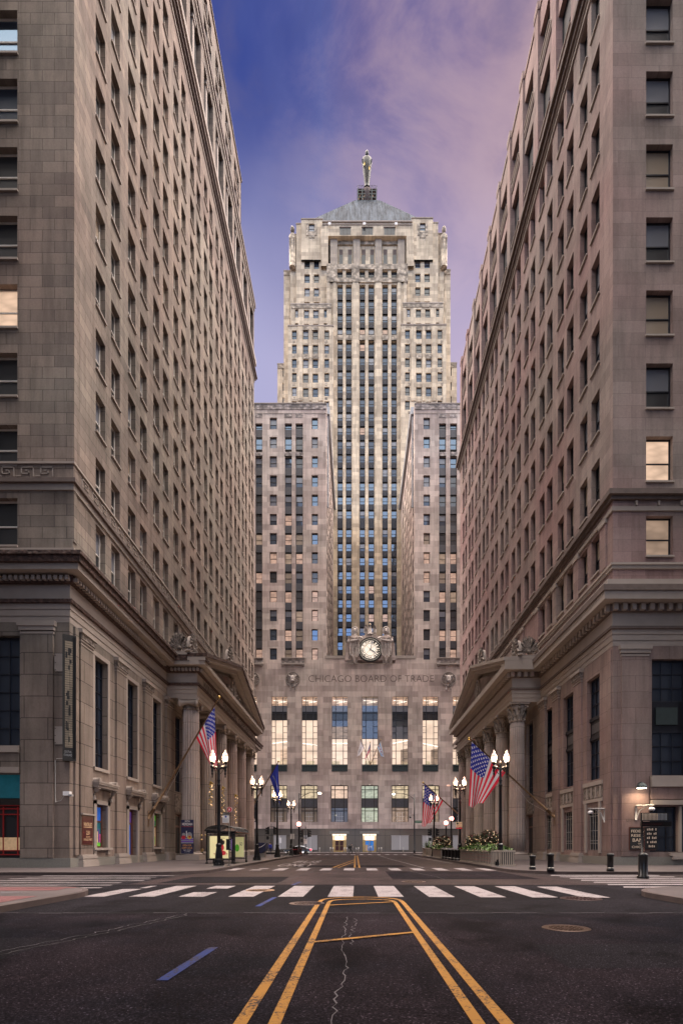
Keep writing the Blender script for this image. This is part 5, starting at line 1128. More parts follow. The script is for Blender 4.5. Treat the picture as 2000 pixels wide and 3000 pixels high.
def seg(a, r0, r1, w, m, yy=yd-.0):
    ca, sa = math.sin(a), math.cos(a); tx, tz = sa*w/2, -ca*w/2
    p = [(cx+ca*r0-tx, cz+sa*r0-tz), (cx+ca*r0+tx, cz+sa*r0+tz), (cx+ca*r1+tx, cz+sa*r1+tz), (cx+ca*r1-tx, cz+sa*r1-tz)]
    mk.poly([(x, yy, z) for x, z in p], m)
for k in range(60): seg(2*math.pi*k/60, r*.87, r*.94, .05, 'clock_face')
num = ['XII', 'I', 'II', 'III', 'IIII', 'V', 'VI', 'VII', 'VIII', 'IX', 'X', 'XI']
for k, n in enumerate(num):
    a = 2*math.pi*k/12; ca, sa = math.sin(a), math.cos(a); wd = .16*len(n)+.05
    text(mk, n, lambda u, v: (cx+ca*v+sa*u, yd+.03, cz+sa*v-ca*u), -wd, wd, r*.57, r*.78, 'frame_bronze', .01)
for k in range(48): a, b = 2*math.pi*k/48, 2*math.pi*(k+1)/48; mk.poly([(cx+math.sin(q)*rr, yd+.035, cz+math.cos(q)*rr) for q, rr in ((a, r*.50), (b, r*.50), (b, r*.53), (a, r*.53))], 'frame_bronze')
for k in range(4): seg(math.pi/4+k*math.pi/2, .2, r*.5, .05, 'frame_bronze', yd+.034)
mk.build('numerals', kf)
hd_ = MB(); mk = hd_; seg(R(15), -.3, r*.76, .16, 'clear_grey', yd-.06); seg(R(122), -.2, r*.52, .24, 'clear_grey', yd-.03); mk.build('clock_hands', kf)
def hooded(sgn, beard):
    """half-length hooded figure leaning on the clock, carved in the same stone"""
    o = MB(); X, Z = at(1084+sgn*46, 1878, YB); y = YB-.75; m = 'statue_stone'
    o.tube([(X, y+.75, Z-4.6), (X, y+.6, Z-2.2), (X, y+.25, Z-.6), (X, y, Z+.45), (X-sgn*.02, y, Z+.95)], [.35, .7, .95, 1.0, .45], 'stone_trade', 12)
    o.ball((X-sgn*.05, y-.12, Z+1.65), .62, m, 14, 10, (.82, .95, 1.25)); o.ball((X-sgn*.08, y-.30, Z+1.6), .46, 'statue_stone', 12, 9, (.85, 1, 1.3))
    hood = []
    for k in range(17): a = math.pi*(-.25+1.5*k/16); hood.append((X-sgn*.05+.60*math.cos(a), y-.42, Z+1.55+.85*math.sin(a)))
    o.tube(hood, .14, m, 7); o.ball((X-sgn*.1-.16, y-.72, Z+1.75), .07, 'soot_moulding', 6, 4); o.ball((X-sgn*.1+.16, y-.72, Z+1.75), .07, 'soot_moulding', 6, 4)
    o.tube([(X-sgn*.1, y-.74, Z+1.8), (X-sgn*.1, y-.84, Z+1.5)], [.05, .09], m, 5); o.box(X-sgn*.1-.15, X-sgn*.1+.15, y-.76, y-.7, Z+1.28, Z+1.33, 'soot_moulding')
    if beard: o.tube([(X-sgn*.1, y-.5, Z+1.3), (X-sgn*.1, y-.62, Z+.9), (X-sgn*.08, y-.6, Z+.35)], [.32, .3, .1], m, 8)
    for q in range(7): a = -.9+.3*q; o.tube([(X+a, y-.75, Z+.4-.2*abs(a)), (X+a*1.05, y-.8, Z-1.4), (X+a*.9, y-.5, Z-3.4-.2*(q % 3))], [.1, .12, .07], m, 5)
    sh = (X+sgn*1.05, y, Z+.45); el = (X+sgn*1.25, y-.35, Z-.5); ha = (X-sgn*.9, y-.75, Z-.35)
    o.tube([sh, el, (X+sgn*.2, y-.8, Z-.6), ha], [.42, .38, .28, .18], m, 8); o.tube([(X-sgn*.7, y, Z+.3), (X-sgn*1.2, y-.3, Z+.3), (X-sgn*1.7, y-.5, Z+.05)], [.35, .28, .16], m, 8)
    for q in range(5): o.tube([(ha[0], ha[1], ha[2]), (ha[0]-sgn*.25, ha[1]-.05, ha[2]+.35-.15*q), (ha[0]-sgn*.55, ha[1], ha[2]+.5-.22*q)], [.09, .07, .04], m, 5)
    # sheaf or cob hanging from the hand
    hx = X-sgn*.55
    for q in range(7): o.tube([(hx, y-.75, Z-.6), (hx+(q-3)*.12, y-.78, Z-1.7), (hx+(q-3)*.16, y-.7, Z-2.2)], [.1, .11, .05], 'carved_trade', 5)
    for q in range(3): x_ = X+sgn*(.2+.4*q); o.tube([(x_, y-.62, Z-2.0), (x_+.2, y-.55, Z-3.0), (x_-.12, y-.5, Z-3.7), (x_+.1, y-.45, Z-4.6-.2*q)], [.06, .05, .05, .04], 'soot_moulding', 5)
    o.build('carved_figure', tower)
hooded(-1, True); hooded(1, False)
eg = MB(); X, Z = at(1083.5, 1858, YB); y = YB-.3; m = 'statue_stone'
eg.tube([(X, y, Z-.1), (X, y-.1, Z+.8), (X, y-.05, Z+1.5)], [.42, .42, .2], m, 10); eg.ball((X, y-.15, Z+1.8), .24, m, 8, 6); eg.tube([(X, y-.35, Z+1.8), (X, y-.5, Z+1.65)], [.08, .03], 'gold', 5)
for s_ in (-1, 1):
    for q in range(5): xx = X+s_*(.62+.13*q); eg.tube([(xx, y, Z-.1+.05*q), (xx+s_*.06, y-.08, Z+1.0), (xx-s_*.08, y, Z+1.85-.14*abs(q-2))], [.12, .14, .07], 'carved_trade', 6)
    eg.tube([(X+s_*.3, y-.1, Z+.4), (X+s_*.4, y-.15, Z-.2)], [.2, .14], m, 6)
eg.build('carved_eagle', tower)
TW.build(tower, 60)
# ---- statue on the roof: a faceless robed figure, a thing of its own
sx_, sz0 = at(1074.5, 549, Yz); st_t = at(0, 441, Yz)[1]; Hs = st_t-sz0
stt = thing('statue', (sx_, Yz, sz0), 'pale metal statue of a faceless robed figure on the roof peak', 'statue')
o = MB(); zz = [(0, .95, .8), (.03, .80, .7), (.06, .78, .66), (.25, .95, .7), (.5, 1.28, .8), (.66, 1.42, .85), (.78, 1.42, .8), (.815, 1.25, .6), (.83, .35, .35), (.86, .28, .3)]
vs, fs = [], []; n = 28
for t_, rx_, ry_ in zz:
    for k in range(n): a = 2*math.pi*k/n; fl = 1-.06*(k % 2); vs.append((sx_+rx_*fl*math.cos(a), Yz+ry_*fl*math.sin(a), sz0+Hs*t_))
for i in range(len(zz)-1):
    for k in range(n): fs.append((i*n+k, i*n+(k+1) % n, (i+1)*n+(k+1) % n, (i+1)*n+k))
o.mesh(vs, fs, 'statue_metal', True); o.ball((sx_, Yz, sz0+Hs*.925), .62, 'statue_metal', 12, 9, (.9, .95, 1.45))
for s_ in (-1, 1): o.tube([(sx_+s_*1.3, Yz-.2, sz0+Hs*.74), (sx_+s_*1.3, Yz-.35, sz0+Hs*.6), (sx_+s_*.9, Yz-.75, sz0+Hs*.5)], [.22, .2, .16], 'statue_metal', 8)
for q in range(5): o.box(sx_-.5+.25*q-.02, sx_-.5+.25*q+.02, Yz-.86, Yz-.7, sz0+Hs*.1, sz0+Hs*.6, 'soot_moulding')
o.build('robed_body', stt)
o = MB(); o.tube([(sx_-.9, Yz-.6, sz0+Hs*.5), (sx_-.62, Yz-.65, sz0+Hs*.62)], [.14, .2], 'gold', 7); o.box(sx_+.5, sx_+.85, Yz-.65, Yz-.45, sz0+Hs*.42, sz0+Hs*.52, 'gold'); o.build('sheaf', stt)
# carved standing figures on the upper shoulders
for px in (857, 1299):
    X, Z = at(px, 756, 150.6); o = MB(); H = 9.0; y = 150.3; s_ = -1 if px < 1000 else 1
    o.tube([(X, y, Z-3), (X, y, Z+H*.5), (X, y, Z+H*.62), (X, y, Z+H*.72)], [.9, .95, 1.0, .4], 'carved_tower', 10); o.ball((X, y-.2, Z+H*.82), .75, 'carved_tower', 9, 7, (.8, .9, 1.1))
    for q in range(5): o.tube([(X-.7+.35*q, y-.8, Z+H*.5), (X-.6+.3*q, y-.7, Z-2)], [.16, .1], 'stone_tower', 5)
    o.build('carved_figure', tower)
# ================================================================ THE BLOCK BEHIND THE CAMERA (unseen, sized and darkened to shade the near corners, mirrored in the panes)
stone('stone_dark', (.075, .065, .06), (.06, .052, .048))
for s, lab in ((-1, 'unseen dark office block shading the left corner, across the side street behind the viewer'), (1, 'unseen dark office block shading the right corner, across the side street behind the viewer')):
    HB = 80 if s < 0 else 112; x0 = 17.8; nb_ = thing('unseen_office_block', (s*x0, 13.0, .15), lab, 'office building'); m_ = MB(); hs = []; h2 = []
    for z in range(21 if s > 0 else 15):
        for k in range(14): hs.append((19+3.4*k, 20.8+3.4*k, 8+4.6*z, 10.7+4.6*z)); h2.append((-58+4.6*k, -56.2+4.6*k, 8+4.6*z, 10.7+4.6*z))
    wall(m_, x0, 70, .15, HB, hs, .4, lambda u, v, d: (s*u, 13.0-d, v), 'stone_dark'); wall(m_, -60, 13, .15, HB, h2, .4, lambda u, v, d: (s*(x0+d), u, v), 'stone_dark')
    m_.build('wall', nb_); g_ = MB(); g_.box(s*(x0+.41), s*69, -59, 12.58, .15, HB-.5, 'glass_dark'); g_.build('glazing', nb_); g_ = MB(); g_.box(s*(x0-.5), s*70, -60, 13.5, HB, HB+1.2, 'stone_dark'); g_.build('cornice', nb_)
# ================================================================ STREET FURNITURE
SW = .15
def lamppost(x, y, label):
    t = thing('street_lamp', (x, y, SW), label, 'street lamp', 'black twin globe street lamps'); return t
LAMP = {}
def build_lamp_parts(t):
    o = Vector(ORG[t.name]); c = (o.x, o.y, o.z)
    b = MB(); b.box(c[0]-.36, c[0]+.36, c[1]-.36, c[1]+.36, c[2], c[2]+.05, 'granite_light')
    b.lathe(c, [(.335, .05), (.335, .16), (.30, .22), (.29, .42), (.25, .52), (.225, .85), (.185, 1.1), (.165, 1.25), (.19, 1.3), (.19, 1.42), (.13, 1.5)], 'iron_black', 8, False)
    for k in range(8): a = 2*math.pi*k/8; b.box(c[0]+.29*math.cos(a)-.05, c[0]+.29*math.cos(a)+.05, c[1]+.29*math.sin(a)-.05, c[1]+.29*math.sin(a)+.05, c[2]+.05, c[2]+.3, 'iron_black')
    b.build('base', t)
    p = MB(); p.lathe(c, [(.12, 1.45), (.105, 2.5), (.095, 5.2), (.12, 5.24), (.12, 5.3), (.085, 5.36), (.085, 5.5), (.12, 5.56), (.08, 5.66), (.075, 6.2), (.11, 6.45), (.06, 6.55), (.09, 6.66), (.05, 6.78), (.01, 6.86)], 'iron_black', 16, True); p.build('post', t)
    a = MB(); 
    for s in (-1, 1):
        a.tube([(c[0], c[1], c[2]+6.25), (c[0]+s*.15, c[1], c[2]+6.42), (c[0]+s*.28, c[1], c[2]+6.48), (c[0]+s*.42, c[1], c[2]+6.45)], [.05, .06, .05, .05], 'iron_black', 6)
        for q in range(4): a.ball((c[0]+s*(.13+.07*q), c[1], c[2]+6.34+.04*(q % 2)), .055, 'iron_black', 6, 4)
        a.tube([(c[0]+s*.1, c[1], c[2]+6.0), (c[0]+s*.26, c[1], c[2]+6.2), (c[0]+s*.36, c[1], c[2]+6.4)], .022, 'iron_black', 5)
        a.lathe((c[0]+s*.42, c[1], c[2]), [(.01, 5.72), (.035, 5.8), (.03, 5.9), (.075, 6.0), (.05, 6.1), (.09, 6.22), (.06, 6.32), (.12, 6.42), (.12, 6.5), (.05, 6.56), (.07, 6.62), (.12, 6.68), (.15, 6.78)], 'iron_black', 10)
    a.build('crossarm', t)
    for s in (-1, 1):
        g = MB(); q = (c[0]+s*.42, c[1], c[2]); g.lathe(q, [(.10, 6.77), (.14, 6.84), (.17, 6.95), (.178, 7.06), (.173, 7.12)], 'globe_glow', 14)
        g.lathe(q, [(.175, 7.12), (.17, 7.2), (.125, 7.32), (.06, 7.38), (.08, 7.44), (.05, 7.5), (.02, 7.57)], 'globe_frost', 14); g.build('globe', t)
lamps = [(-8.92, 35.2, 'nearest black twin globe street lamp on the left, in front of the bus shelter'), (-8.84, 48.2, 'second black twin globe street lamp on the left, past the bus shelter'), (-8.87, 60.8, 'third black twin globe street lamp on the left, beside the bicycle racks'), (-8.9, 74.0, 'farthest black twin globe street lamp on the left, in front of the parked car'),
         (9.35, 35.3, 'nearest black twin globe street lamp on the right, rising from the long planter'), (9.35, 49.1, 'second black twin globe street lamp on the right, carrying a pink parking sign'), (9.35, 65.5, 'farthest black twin globe street lamp on the right, behind the second planter')]
L0 = lamppost(*lamps[0]); build_lamp_parts(L0)
for x, y, lab in lamps[1:]:
    c = copy_tree(L0); c.location = (x, y, SW); c['label'] = lab; ORG[c.name] = Vector((x, y, SW))
for i, (x, y, lab) in enumerate(lamps):
    ld = bpy.data.lights.new('lamp_light', 'POINT'); ld.energy = 380; ld.shadow_soft_size = .28; ld.color = (1, .66, .42)
    lo = bpy.data.objects.new('lamp_light', ld); COL.objects.link(lo); lo.location = (x, y, SW+7.05)
# mast arm street lights
def mast(x, y, h, arm, label):
    t = thing('street_light', (x, y, SW), label, 'street light', 'tall street lights with a long arm'); p = MB(); p.lathe((x, y, SW), [(.2, 0), (.2, .5), (.13, .6), (.11, h*.6), (.09, h)], 'iron_black', 12); p.build('pole', t)
    a = MB(); a.tube([(x, y, SW+h-1.0), (x+arm*.2, y, SW+h-.35), (x+arm*.55, y, SW+h+.15), (x+arm, y, SW+h+.12)], [.05, .05, .045, .04], 'iron_black', 7); a.tube([(x, y, SW+h-.2), (x+arm*.3, y, SW+h-.1)], .03, 'iron_black', 5); a.build('arm', t)
    g = MB(); g.ball((x+arm, y, SW+h-.0), .22, 'warm_spot_glow', 10, 7, (1.2, .8, .7)); g.build('lamp_head', t); return t
mast(-8.7, 82.5, 9.3, 3.1, 'tall black street light with a curved arm left of the doors')
mr = mast(10.4, 97.6, 10.6, -3.7, 'tall black street light with a curved arm right of the doors, carrying a camera')
c = MB(); c.tube([(10.4, 97.5, 6.9), (9.9, 97.3, 7.0), (9.6, 97.2, 6.8)], .04, 'iron_black', 5); c.ball((9.6, 97.2, 6.6), .2, 'iron_black', 8, 6); c.build('camera_arm', mr)
sg = thing('street_name_sign', (11.1, 97.5, 5.9), 'green street name sign on the tall light pole', 'street sign'); c = MB(); c.box(10.52, 11.75, 97.45, 97.5, 5.55, 5.98, 'sign_green'); text(c, 'Jackson', lambda u, v: (u, 97.44, v), 10.65, 11.6, 5.64, 5.9, 'white_paint'); c.build('plate', sg)
# single lamps with a red glow (underground entrances)
RS = None
for x, y, h, lab in ((-8.6, 81.0, 4.35, 'short black post with one glowing red globe, left, beside the traffic signal'), (14.0, 85.0, 4.7, 'right shorter red globe lamp behind the second planter'), (14.6, 83.5, 5.3, 'taller red globe lamp at the right next to the porch')):
    t = thing('station_lamp', (x, y, SW), lab, 'street lamp', 'red globe lamps'); p = MB(); p.lathe((x, y, SW), [(.22, 0), (.2, .4), (.12, .7), (.09, h-.3), (.13, h-.1)], 'iron_black', 10); p.build('post', t)
    g = MB(); g.ball((x, y, SW+h+.2), .34, 'red_glow', 12, 8); g.ball((x, y, SW+h+.62), .08, 'iron_black', 6, 4); g.build('globe', t)
for x, y, h, lab in ((13.9, 80.0, 10.2, 'thin black pole with a small lamp at the top right'),):
    t = thing('street_light', (x, y, SW), lab, 'street light'); p = MB(); p.lathe((x, y, SW), [(.14, 0), (.08, 1), (.06, h)], 'iron_black', 8); p.build('pole', t); g = MB(); g.ball((x-.35, y, SW+h), .2, 'globe_frost', 8, 6, (1.6, 1, .6)); g.build('lamp_head', t)
# traffic signals
def signal(x, y, h, label, mirror_=1):
    t = thing('traffic_signal', (x, y, SW), label, 'traffic light', 'dark traffic signals'); p = MB(); p.lathe((x, y, SW), [(.16, 0), (.08, .5), (.065, h)], 'iron_black', 8); p.tube([(x-.4, y, SW+h-.45), (x+.45, y, SW+h-.45)], .03, 'iron_black', 5); p.tube([(x-.4, y, SW+h-1.75), (x+.45, y, SW+h-1.75)], .03, 'iron_black', 5); p.build('pole', t)
    for s in (-1, 1):
        g = MB(); xx = x+s*.45; g.box(xx-.16, xx+.16, y-.16, y+.16, SW+h-1.65, SW+h-.5, 'iron_black')
        for k in range(3): z = SW+h-.72-.37*k; g.tube([(xx+s*.14, y, z), (xx+s*.42, y, z-.02)], [.13, .15], 'black_matte', 9, False); g.tube([(xx, y-.15, z), (xx, y-.36, z-.02)], [.13, .14], 'black_matte', 9, False)
        g.build('signal_head', t)
    b_ = MB(); b_.box(x-.75, x-.35, y-.2, y+.2, SW+h-2.45, SW+h-1.95, 'iron_black'); b_.build('walk_signal', t)
signal(-13.0, 83.0, 4.7, 'dark traffic signal on the left behind the blue jacketed walker')
signal(-7.9, 84.2, 4.3, 'dark traffic signal on the left near the red globe lamp'); signal(11.9, 84.0, 4.5, 'dark traffic signal on the right between the flag and the red globes')
# small signs on posts
def post_sign(x, y, h, plates, label, cat='sign', name='post_sign', base=SW):
    t = thing(name, (x, y, base), label, cat); p = MB(); p.lathe((x, y, base), [(.14, 0), (.14, .03), (.035, .06), (.03, h)], 'iron_black', 8); p.build('post', t)
    for (a, b, c_, d, m, txt, tm) in plates:
        g = MB(); g.box(x+a, x+b, y-.07, y-.04, base+c_, base+d, m)
        for (tx, u0, u1, v0, v1) in txt: text(g, tx, lambda u, v: (u, y-.075, v), x+a+(b-a)*u0, x+a+(b-a)*u1, base+c_+(d-c_)*v0, base+c_+(d-c_)*v1, tm)
        g.build('plate', t)
    return t
bs_ = post_sign(-8.4, 35.8, 3.6, [(-.42, .0, 2.85, 3.5, 'white_paint', [], 'sign_blue'), (-.42, 0.0, 3.34, 3.5, 'sign_blue', [('WEEKDAY SERVICE', .1, .9, .3, .7)], 'white_paint')], 'bus stop post with a round red letter A sign and timetable', 'bus stop', 'bus_stop_sign')
g = MB(); y = 35.8
dk = Matrix.Translation((-8.36, y-.05, SW+3.72)) @ Matrix.Rotation(R(90), 4, 'X'); g.lathe((0, 0, 0), [(.17, -.01), (.17, .015)], 'white_paint', 24, False, mtx=dk); g.lathe((0, 0, 0), [(.155, .01), (.155, .022)], 'sign_red', 24, False, mtx=dk); text(g, 'A', lambda u, v: (u, y-.077, v), -8.43, -8.29, SW+3.64, SW+3.80, 'white_paint', .03); g.build('route_disc', bs_)
g = MB(); g.lathe((0, 0, 0), [(.07, 0), (.07, .004)], 'sign_blue', 16, False, mtx=Matrix.Translation((-8.6, y-.072, SW+3.25)) @ Matrix.Rotation(R(90), 4, 'X'))
for k in range(4): g.box(-8.78, -8.45, y-.074, y-.07, SW+2.92+.06*k, SW+2.94+.06*k, 'clear_grey')
g.build('timetable', bs_)
g = MB(); g.box(-8.56, -8.2, y-.14, y+.1, SW+1.05, SW+1.78, 'iron_black'); text(g, 'NIGHTS', lambda u, v: (-8.32+.1*v, y-.145, SW+1.12+.6*u), 0, 1, 0, .8, 'white_paint'); g.box(-8.22, -8.19, y-.15, y-.13, SW+1.05, SW+1.78, 'decal_purple'); g.build('timetable_box', bs_)
pk = thing('parking_sign', (9.3, 48.9, 3.2), 'pink and white parking sign on the second right lamp', 'sign'); g = MB(); g.box(8.95, 9.5, 48.85, 48.9, 3.15, 3.62, 'decal_cream'); g.box(8.95, 9.5, 48.84, 48.86, 3.0, 3.12, 'decal_red'); g.lathe((0, 0, 0), [(.09, 0), (.09, .01)], 'frame_black', 14, False, mtx=Matrix.Translation((9.08, 48.84, 3.48)) @ Matrix.Rotation(R(90), 4, 'X')); text(g, 'TOW', lambda u, v: (u, 48.838, v), 9.2, 9.45, 3.42, 3.54, 'sign_red'); text(g, 'ZONE', lambda u, v: (u, 48.838, v), 9.03, 9.42, 3.2, 3.32, 'sign_red'); g.build('plate', pk)
post_sign(-8.5, 72.0, 2.95, [(-.28, -.04, 2.2, 2.9, 'grey_paint', [], ''), (.04, .28, 2.2, 2.9, 'grey_paint', [], '')], 'pair of small grey signs on a thin post left of the red globe')
post_sign(-7.85, 83.6, 2.3, [(-.25, .25, 1.6, 2.3, 'white_paint', [('ONE WAY', .1, .9, .6, .85)], 'black_matte')], 'small white sign under the traffic signal on the left')
# blurred sign cluster at the right corner: black bollard base, post, striped header and dark board
t = thing('information_sign', (13.0, 24.6, 0.0), 'black post with a striped header and dark notice board at the right corner', 'sign')
g = MB(); g.lathe((12.98, 24.6, 0), [(.26, 0), (.26, .1), (.2, .16), (.2, 1.0), (.22, 1.05), (.2, 1.12), (.08, 1.2)], 'iron_black', 16); g.build('base', t)
g = MB(); g.tube([(12.93, 24.6, 1.1), (12.93, 24.6, 2.95)], .045, 'iron_black', 8); g.tube([(13.03, 24.6, 1.1), (13.03, 24.6, 2.3)], .02, 'sign_maroon', 6); g.build('post', t)
g = MB(); g.box(12.88, 14.1, 24.55, 24.65, 2.62, 2.98, 'black_matte')
for k in range(19): g.box(12.92+.06*k, 12.92+.06*k+.022, 24.53, 24.55, 2.65, 2.95, 'sign_cream' if k < 12 else 'clear_grey')
g.box(12.88, 14.25, 24.55, 24.65, 2.36, 2.58, 'iron_black'); g.box(12.9, 13.8, 24.53, 24.55, 2.46, 2.48, 'sign_maroon'); g.build('header', t)
g = MB(); g.box(13.08, 13.62, 24.56, 24.64, 1.32, 2.34, 'black_matte')
for r_ in range(5):
    for q in range(6):
        if (r_*7+q*3) % 5: g.box(13.14+.075*q, 13.18+.075*q, 24.545, 24.56, 1.42+.19*r_, 1.50+.19*r_+.02*(q % 2), 'sign_cream')
g.build('notice_board', t)
# plaque of the reserve bank
t = thing('wall_plaque', (19.4, 37.35, 1.2), 'dark plaque with raised lettering by the right corner', 'plaque'); g = MB(); yq = 37.30; g.box(18.74, 20.55, yq, 37.36, 1.17, 2.78, 'frame_wood'); g.box(18.78, 20.51, yq-.02, yq, 1.22, 2.73, 'black_matte')
for tx, u0, u1, z0, z1 in (('FEDERAL', 18.86, 20.0, 2.4, 2.58), ('RESERVE', 18.86, 20.05, 2.1, 2.28), ('BANK', 18.95, 19.95, 1.76, 1.99), ('OF', 19.32, 19.52, 1.58, 1.68), ('CHICAGO', 18.9, 20.1, 1.32, 1.48)): text(g, tx, lambda u, v: (u, yq-.025, v), u0, u1, z0, z1, 'sign_cream', .01)
g.build('plate', t)
# bank name plate, left
t = thing('wall_sign', (-17.3, 35.0, 1.5), 'dark red wall sign with a street number on the left pilaster', 'sign'); g = MB(); xq = -17.40; g.box(-17.43, xq, 34.45, 35.85, 1.55, 3.42, 'frame_wood'); g.box(xq, xq+.015, 34.52, 35.78, 1.62, 3.35, 'sign_maroon')
for tx, u0, u1, z0, z1 in (('WINTRUST', 34.6, 35.7, 2.74, 2.98), ('231', 34.95, 35.4, 2.2, 2.46), ('SOUTH', 34.92, 35.4, 2.0, 2.12), ('LASALLE STREET', 34.62, 35.68, 1.82, 1.96)): text(g, tx, lambda u, v: (xq+.018, u, v), u0, u1, z0, z1, 'decal_cream', .005)
g.box(xq, xq+.02, 34.6, 35.7, 2.66, 2.69, 'decal_cream'); g.box(-17.45, xq+.1, 34.35, 36.2, 3.46, 3.56, 'trim_light'); g.build('plate', t)
# vertical blade sign at the left corner
t = thing('blade_sign', (-17.8, 33.2, 7.0), 'tall narrow banner sign with a city map pattern on the left corner', 'sign'); xa_, xb_ = -17.55, -16.9; g = MB(); mtb = Matrix.Translation((-17.42, 32.95, 0)) @ Matrix.Rotation(R(32), 4, 'Z')
g.box(-.36, .36, 0, .24, 6.65, 14.3, 'black_matte', mtx=mtb); g.build('frame', t)
g = MB(); g.box(-.24, .17, -.015, 0, 7.45, 13.9, 'banner_tan', mtx=mtb)
rg = random.Random(4)
for k in range(46): z = 7.5+.139*k; g.box(-.24, .17, -.022, -.015, z, z+.022, 'black_matte', mtx=mtb)
for k in range(6): x_ = -.2+.07*k; z_ = rg.uniform(7.5, 9); g.box(x_, x_+.015, -.024, -.015, z_, z_+rg.uniform(2, 5), 'black_matte', mtx=mtb)
for k in range(16): z = rg.uniform(7.5, 13.6); x_ = rg.uniform(-.24, .05); g.box(x_, x_+rg.uniform(.05, .14), -.026, -.015, z, z+rg.uniform(.15, .5), 'black_matte', mtx=mtb)
g.box(.17, .36, -.01, 0, 6.8, 14.2, 'iron_black', mtx=mtb); g.build('map_panel', t)
g = MB(); text(g, 'CENTRAL', lambda u, v: mtb @ Vector((u, -.012, v)), -.28, .12, 7.12, 7.26, 'clear_grey'); text(g, 'STANDARD', lambda u, v: mtb @ Vector((u, -.012, v)), -.3, .14, 6.92, 7.06, 'clear_grey'); g.build('lettering', t)
# service boxes, conduit and camera on the left corner
for z0, lab in ((12.17, 'upper pale metal cover plate on the left corner pier'), (7.7, 'lower pale metal cover plate on the left corner pier')):
    t = MB(); t.box(-18.47, -17.68, 33.22, 33.3, z0, z0+1.1, 'trim_light'); 
    for q in range(3): t.ball((-18.42, 33.2, z0+.1+.44*q), .03, 'black_matte', 6, 4)
    tag(t.build('cover_plate'), lab, 'cover plate', 'cover plates on the left corner')
t = MB(); t.tube([(-18.42, 33.26, 4.15), (-18.45, 33.26, 4.6), (-18.45, 33.26, 6.7), (-18.35, 33.24, 6.82), (-17.9, 33.2, 6.82), (-17.75, 33.1, 6.72)], .022, 'grey_paint', 6); tag(t.build('conduit'), 'thin grey conduit bent round the left corner pier', 'conduit')
t = thing('security_camera', (-17.7, 33.1, 4.4), 'small white box camera on the left building corner', 'camera'); g = MB(); g.box(-17.85, -17.45, 33.0, 33.28, 4.55, 4.8, 'white_paint'); g.box(-17.5, -17.3, 32.98, 33.2, 4.5, 4.62, 'clear_grey'); g.tube([(-17.85, 33.2, 4.6), (-18.1, 33.25, 4.25), (-18.4, 33.26, 4.2)], .018, 'grey_paint', 5); g.build('housing', t)
# cameras on brackets and the wall lamp, right corner
def bracket_cam(o, d, label):
    """o: wall point; d: unit vector away from the wall"""
    o = Vector(o); d = Vector(d); t = thing('security_camera', o, label, 'camera', 'dome cameras on brackets'); g = MB()
    g.tube([o, o+Vector((0, 0, -1.0))], .07, 'grey_paint', 6); g.tube([o+Vector((0, 0, -.02)), o+d*1.15+Vector((0, 0, -.02))], .06, 'grey_paint', 6); g.tube([o+Vector((0, 0, -.85))+d*.05, o+Vector((0, 0, -.35))+d*.25, o+Vector((0, 0, -.08))+d*.7], .04, 'grey_paint', 6); g.build('bracket', t)
    p = o+d*1.0+Vector((0, 0, -.28)); g = MB(); g.ball(p, .2, 'white_paint', 12, 8, (1, 1, .7)); g.ball(p+Vector((0, 0, -.1)), .13, 'iron_black', 10, 7); g.build('dome', t)
bracket_cam((17.7, 38.75, 4.15), (-1, 0, 0), 'dome camera on a pale bracket on the side wall at the right'); bracket_cam((19.2, 37.3, 4.25), (.75, -.6, 0), 'dome camera on a pale bracket under the wall lamp')
t = thing('wall_lamp', (19.35, 37.3, 5.3), 'lit half round wall lamp above the plaque', 'wall lamp'); g = MB(); g.tube([(19.35, 37.3, 5.75), (19.35, 36.9, 5.8)], .05, 'copper_dark', 7); g.lathe((19.35, 36.85, 5.42), [(.36, 0), (.35, .05), (.3, .2), (.18, .32), (.02, .38)], 'copper_dark', 16); g.build('shade', t); g = MB(); g.lathe((19.35, 36.85, 5.38), [(.3, 0), (.3, .03)], 'warm_spot_glow', 14); g.build('bulb', t)
ld = bpy.data.lights.new('lamp_light', 'AREA'); ld.energy = 45; ld.size = .5; ld.color = (1, .76, .48); lo = bpy.data.objects.new('lamp_light', ld); COL.objects.link(lo); lo.location = (19.35, 36.72, 5.3); lo.rotation_euler = (R(-14), 0, 0)
# column banner
t = thing('banner', (-15.6, 50.3, .9), 'dark navy banner with two drinks hung on the first left column', 'banner'); g = MB(); yb_ = 50.14; xx0, xx1 = -16.2, -15.05
g.box(xx0, xx1, yb_, yb_+.05, .75, 3.88, 'banner_navy'); F_ = lambda u, v: (u, yb_-.006, v)
text(g, '90TH', F_, -15.85, -15.4, 3.66, 3.82, 'white_paint', .01); text(g, 'MERIDIAN', F_, -16.1, -15.15, 3.36, 3.6, 'white_paint', .015); g.box(-16.15, -15.1, yb_-.01, yb_, 3.22, 3.25, 'sign_red'); text(g, 'RESTAURANT', F_, -15.95, -15.3, 3.27, 3.33, 'clear_grey')
text(g, 'OPEN FOR', F_, -16.05, -15.25, 1.42, 1.6, 'banner_orange', .012); text(g, 'HAPPY HOUR', F_, -16.12, -15.14, 1.18, 1.36, 'banner_orange', .012); text(g, 'TUES - THURS', F_, -16.0, -15.3, 1.02, 1.12, 'white_paint'); text(g, '2 - 7 PM', F_, -15.85, -15.4, .88, .98, 'white_paint')
for k in range(5): g.box(xx0+.01, xx1-.01, yb_-.004, yb_, 1.7+.1*k, 1.8+.1*k+.02, 'decal_purple' if k % 2 else 'clear_grey')
dd = lambda cx, cz, r_, m, a=.006, hgt=1.0: g.poly([(cx+r_*math.cos(q*math.pi/8), yb_-a, cz+r_*hgt*math.sin(q*math.pi/8)) for q in range(16)], m)
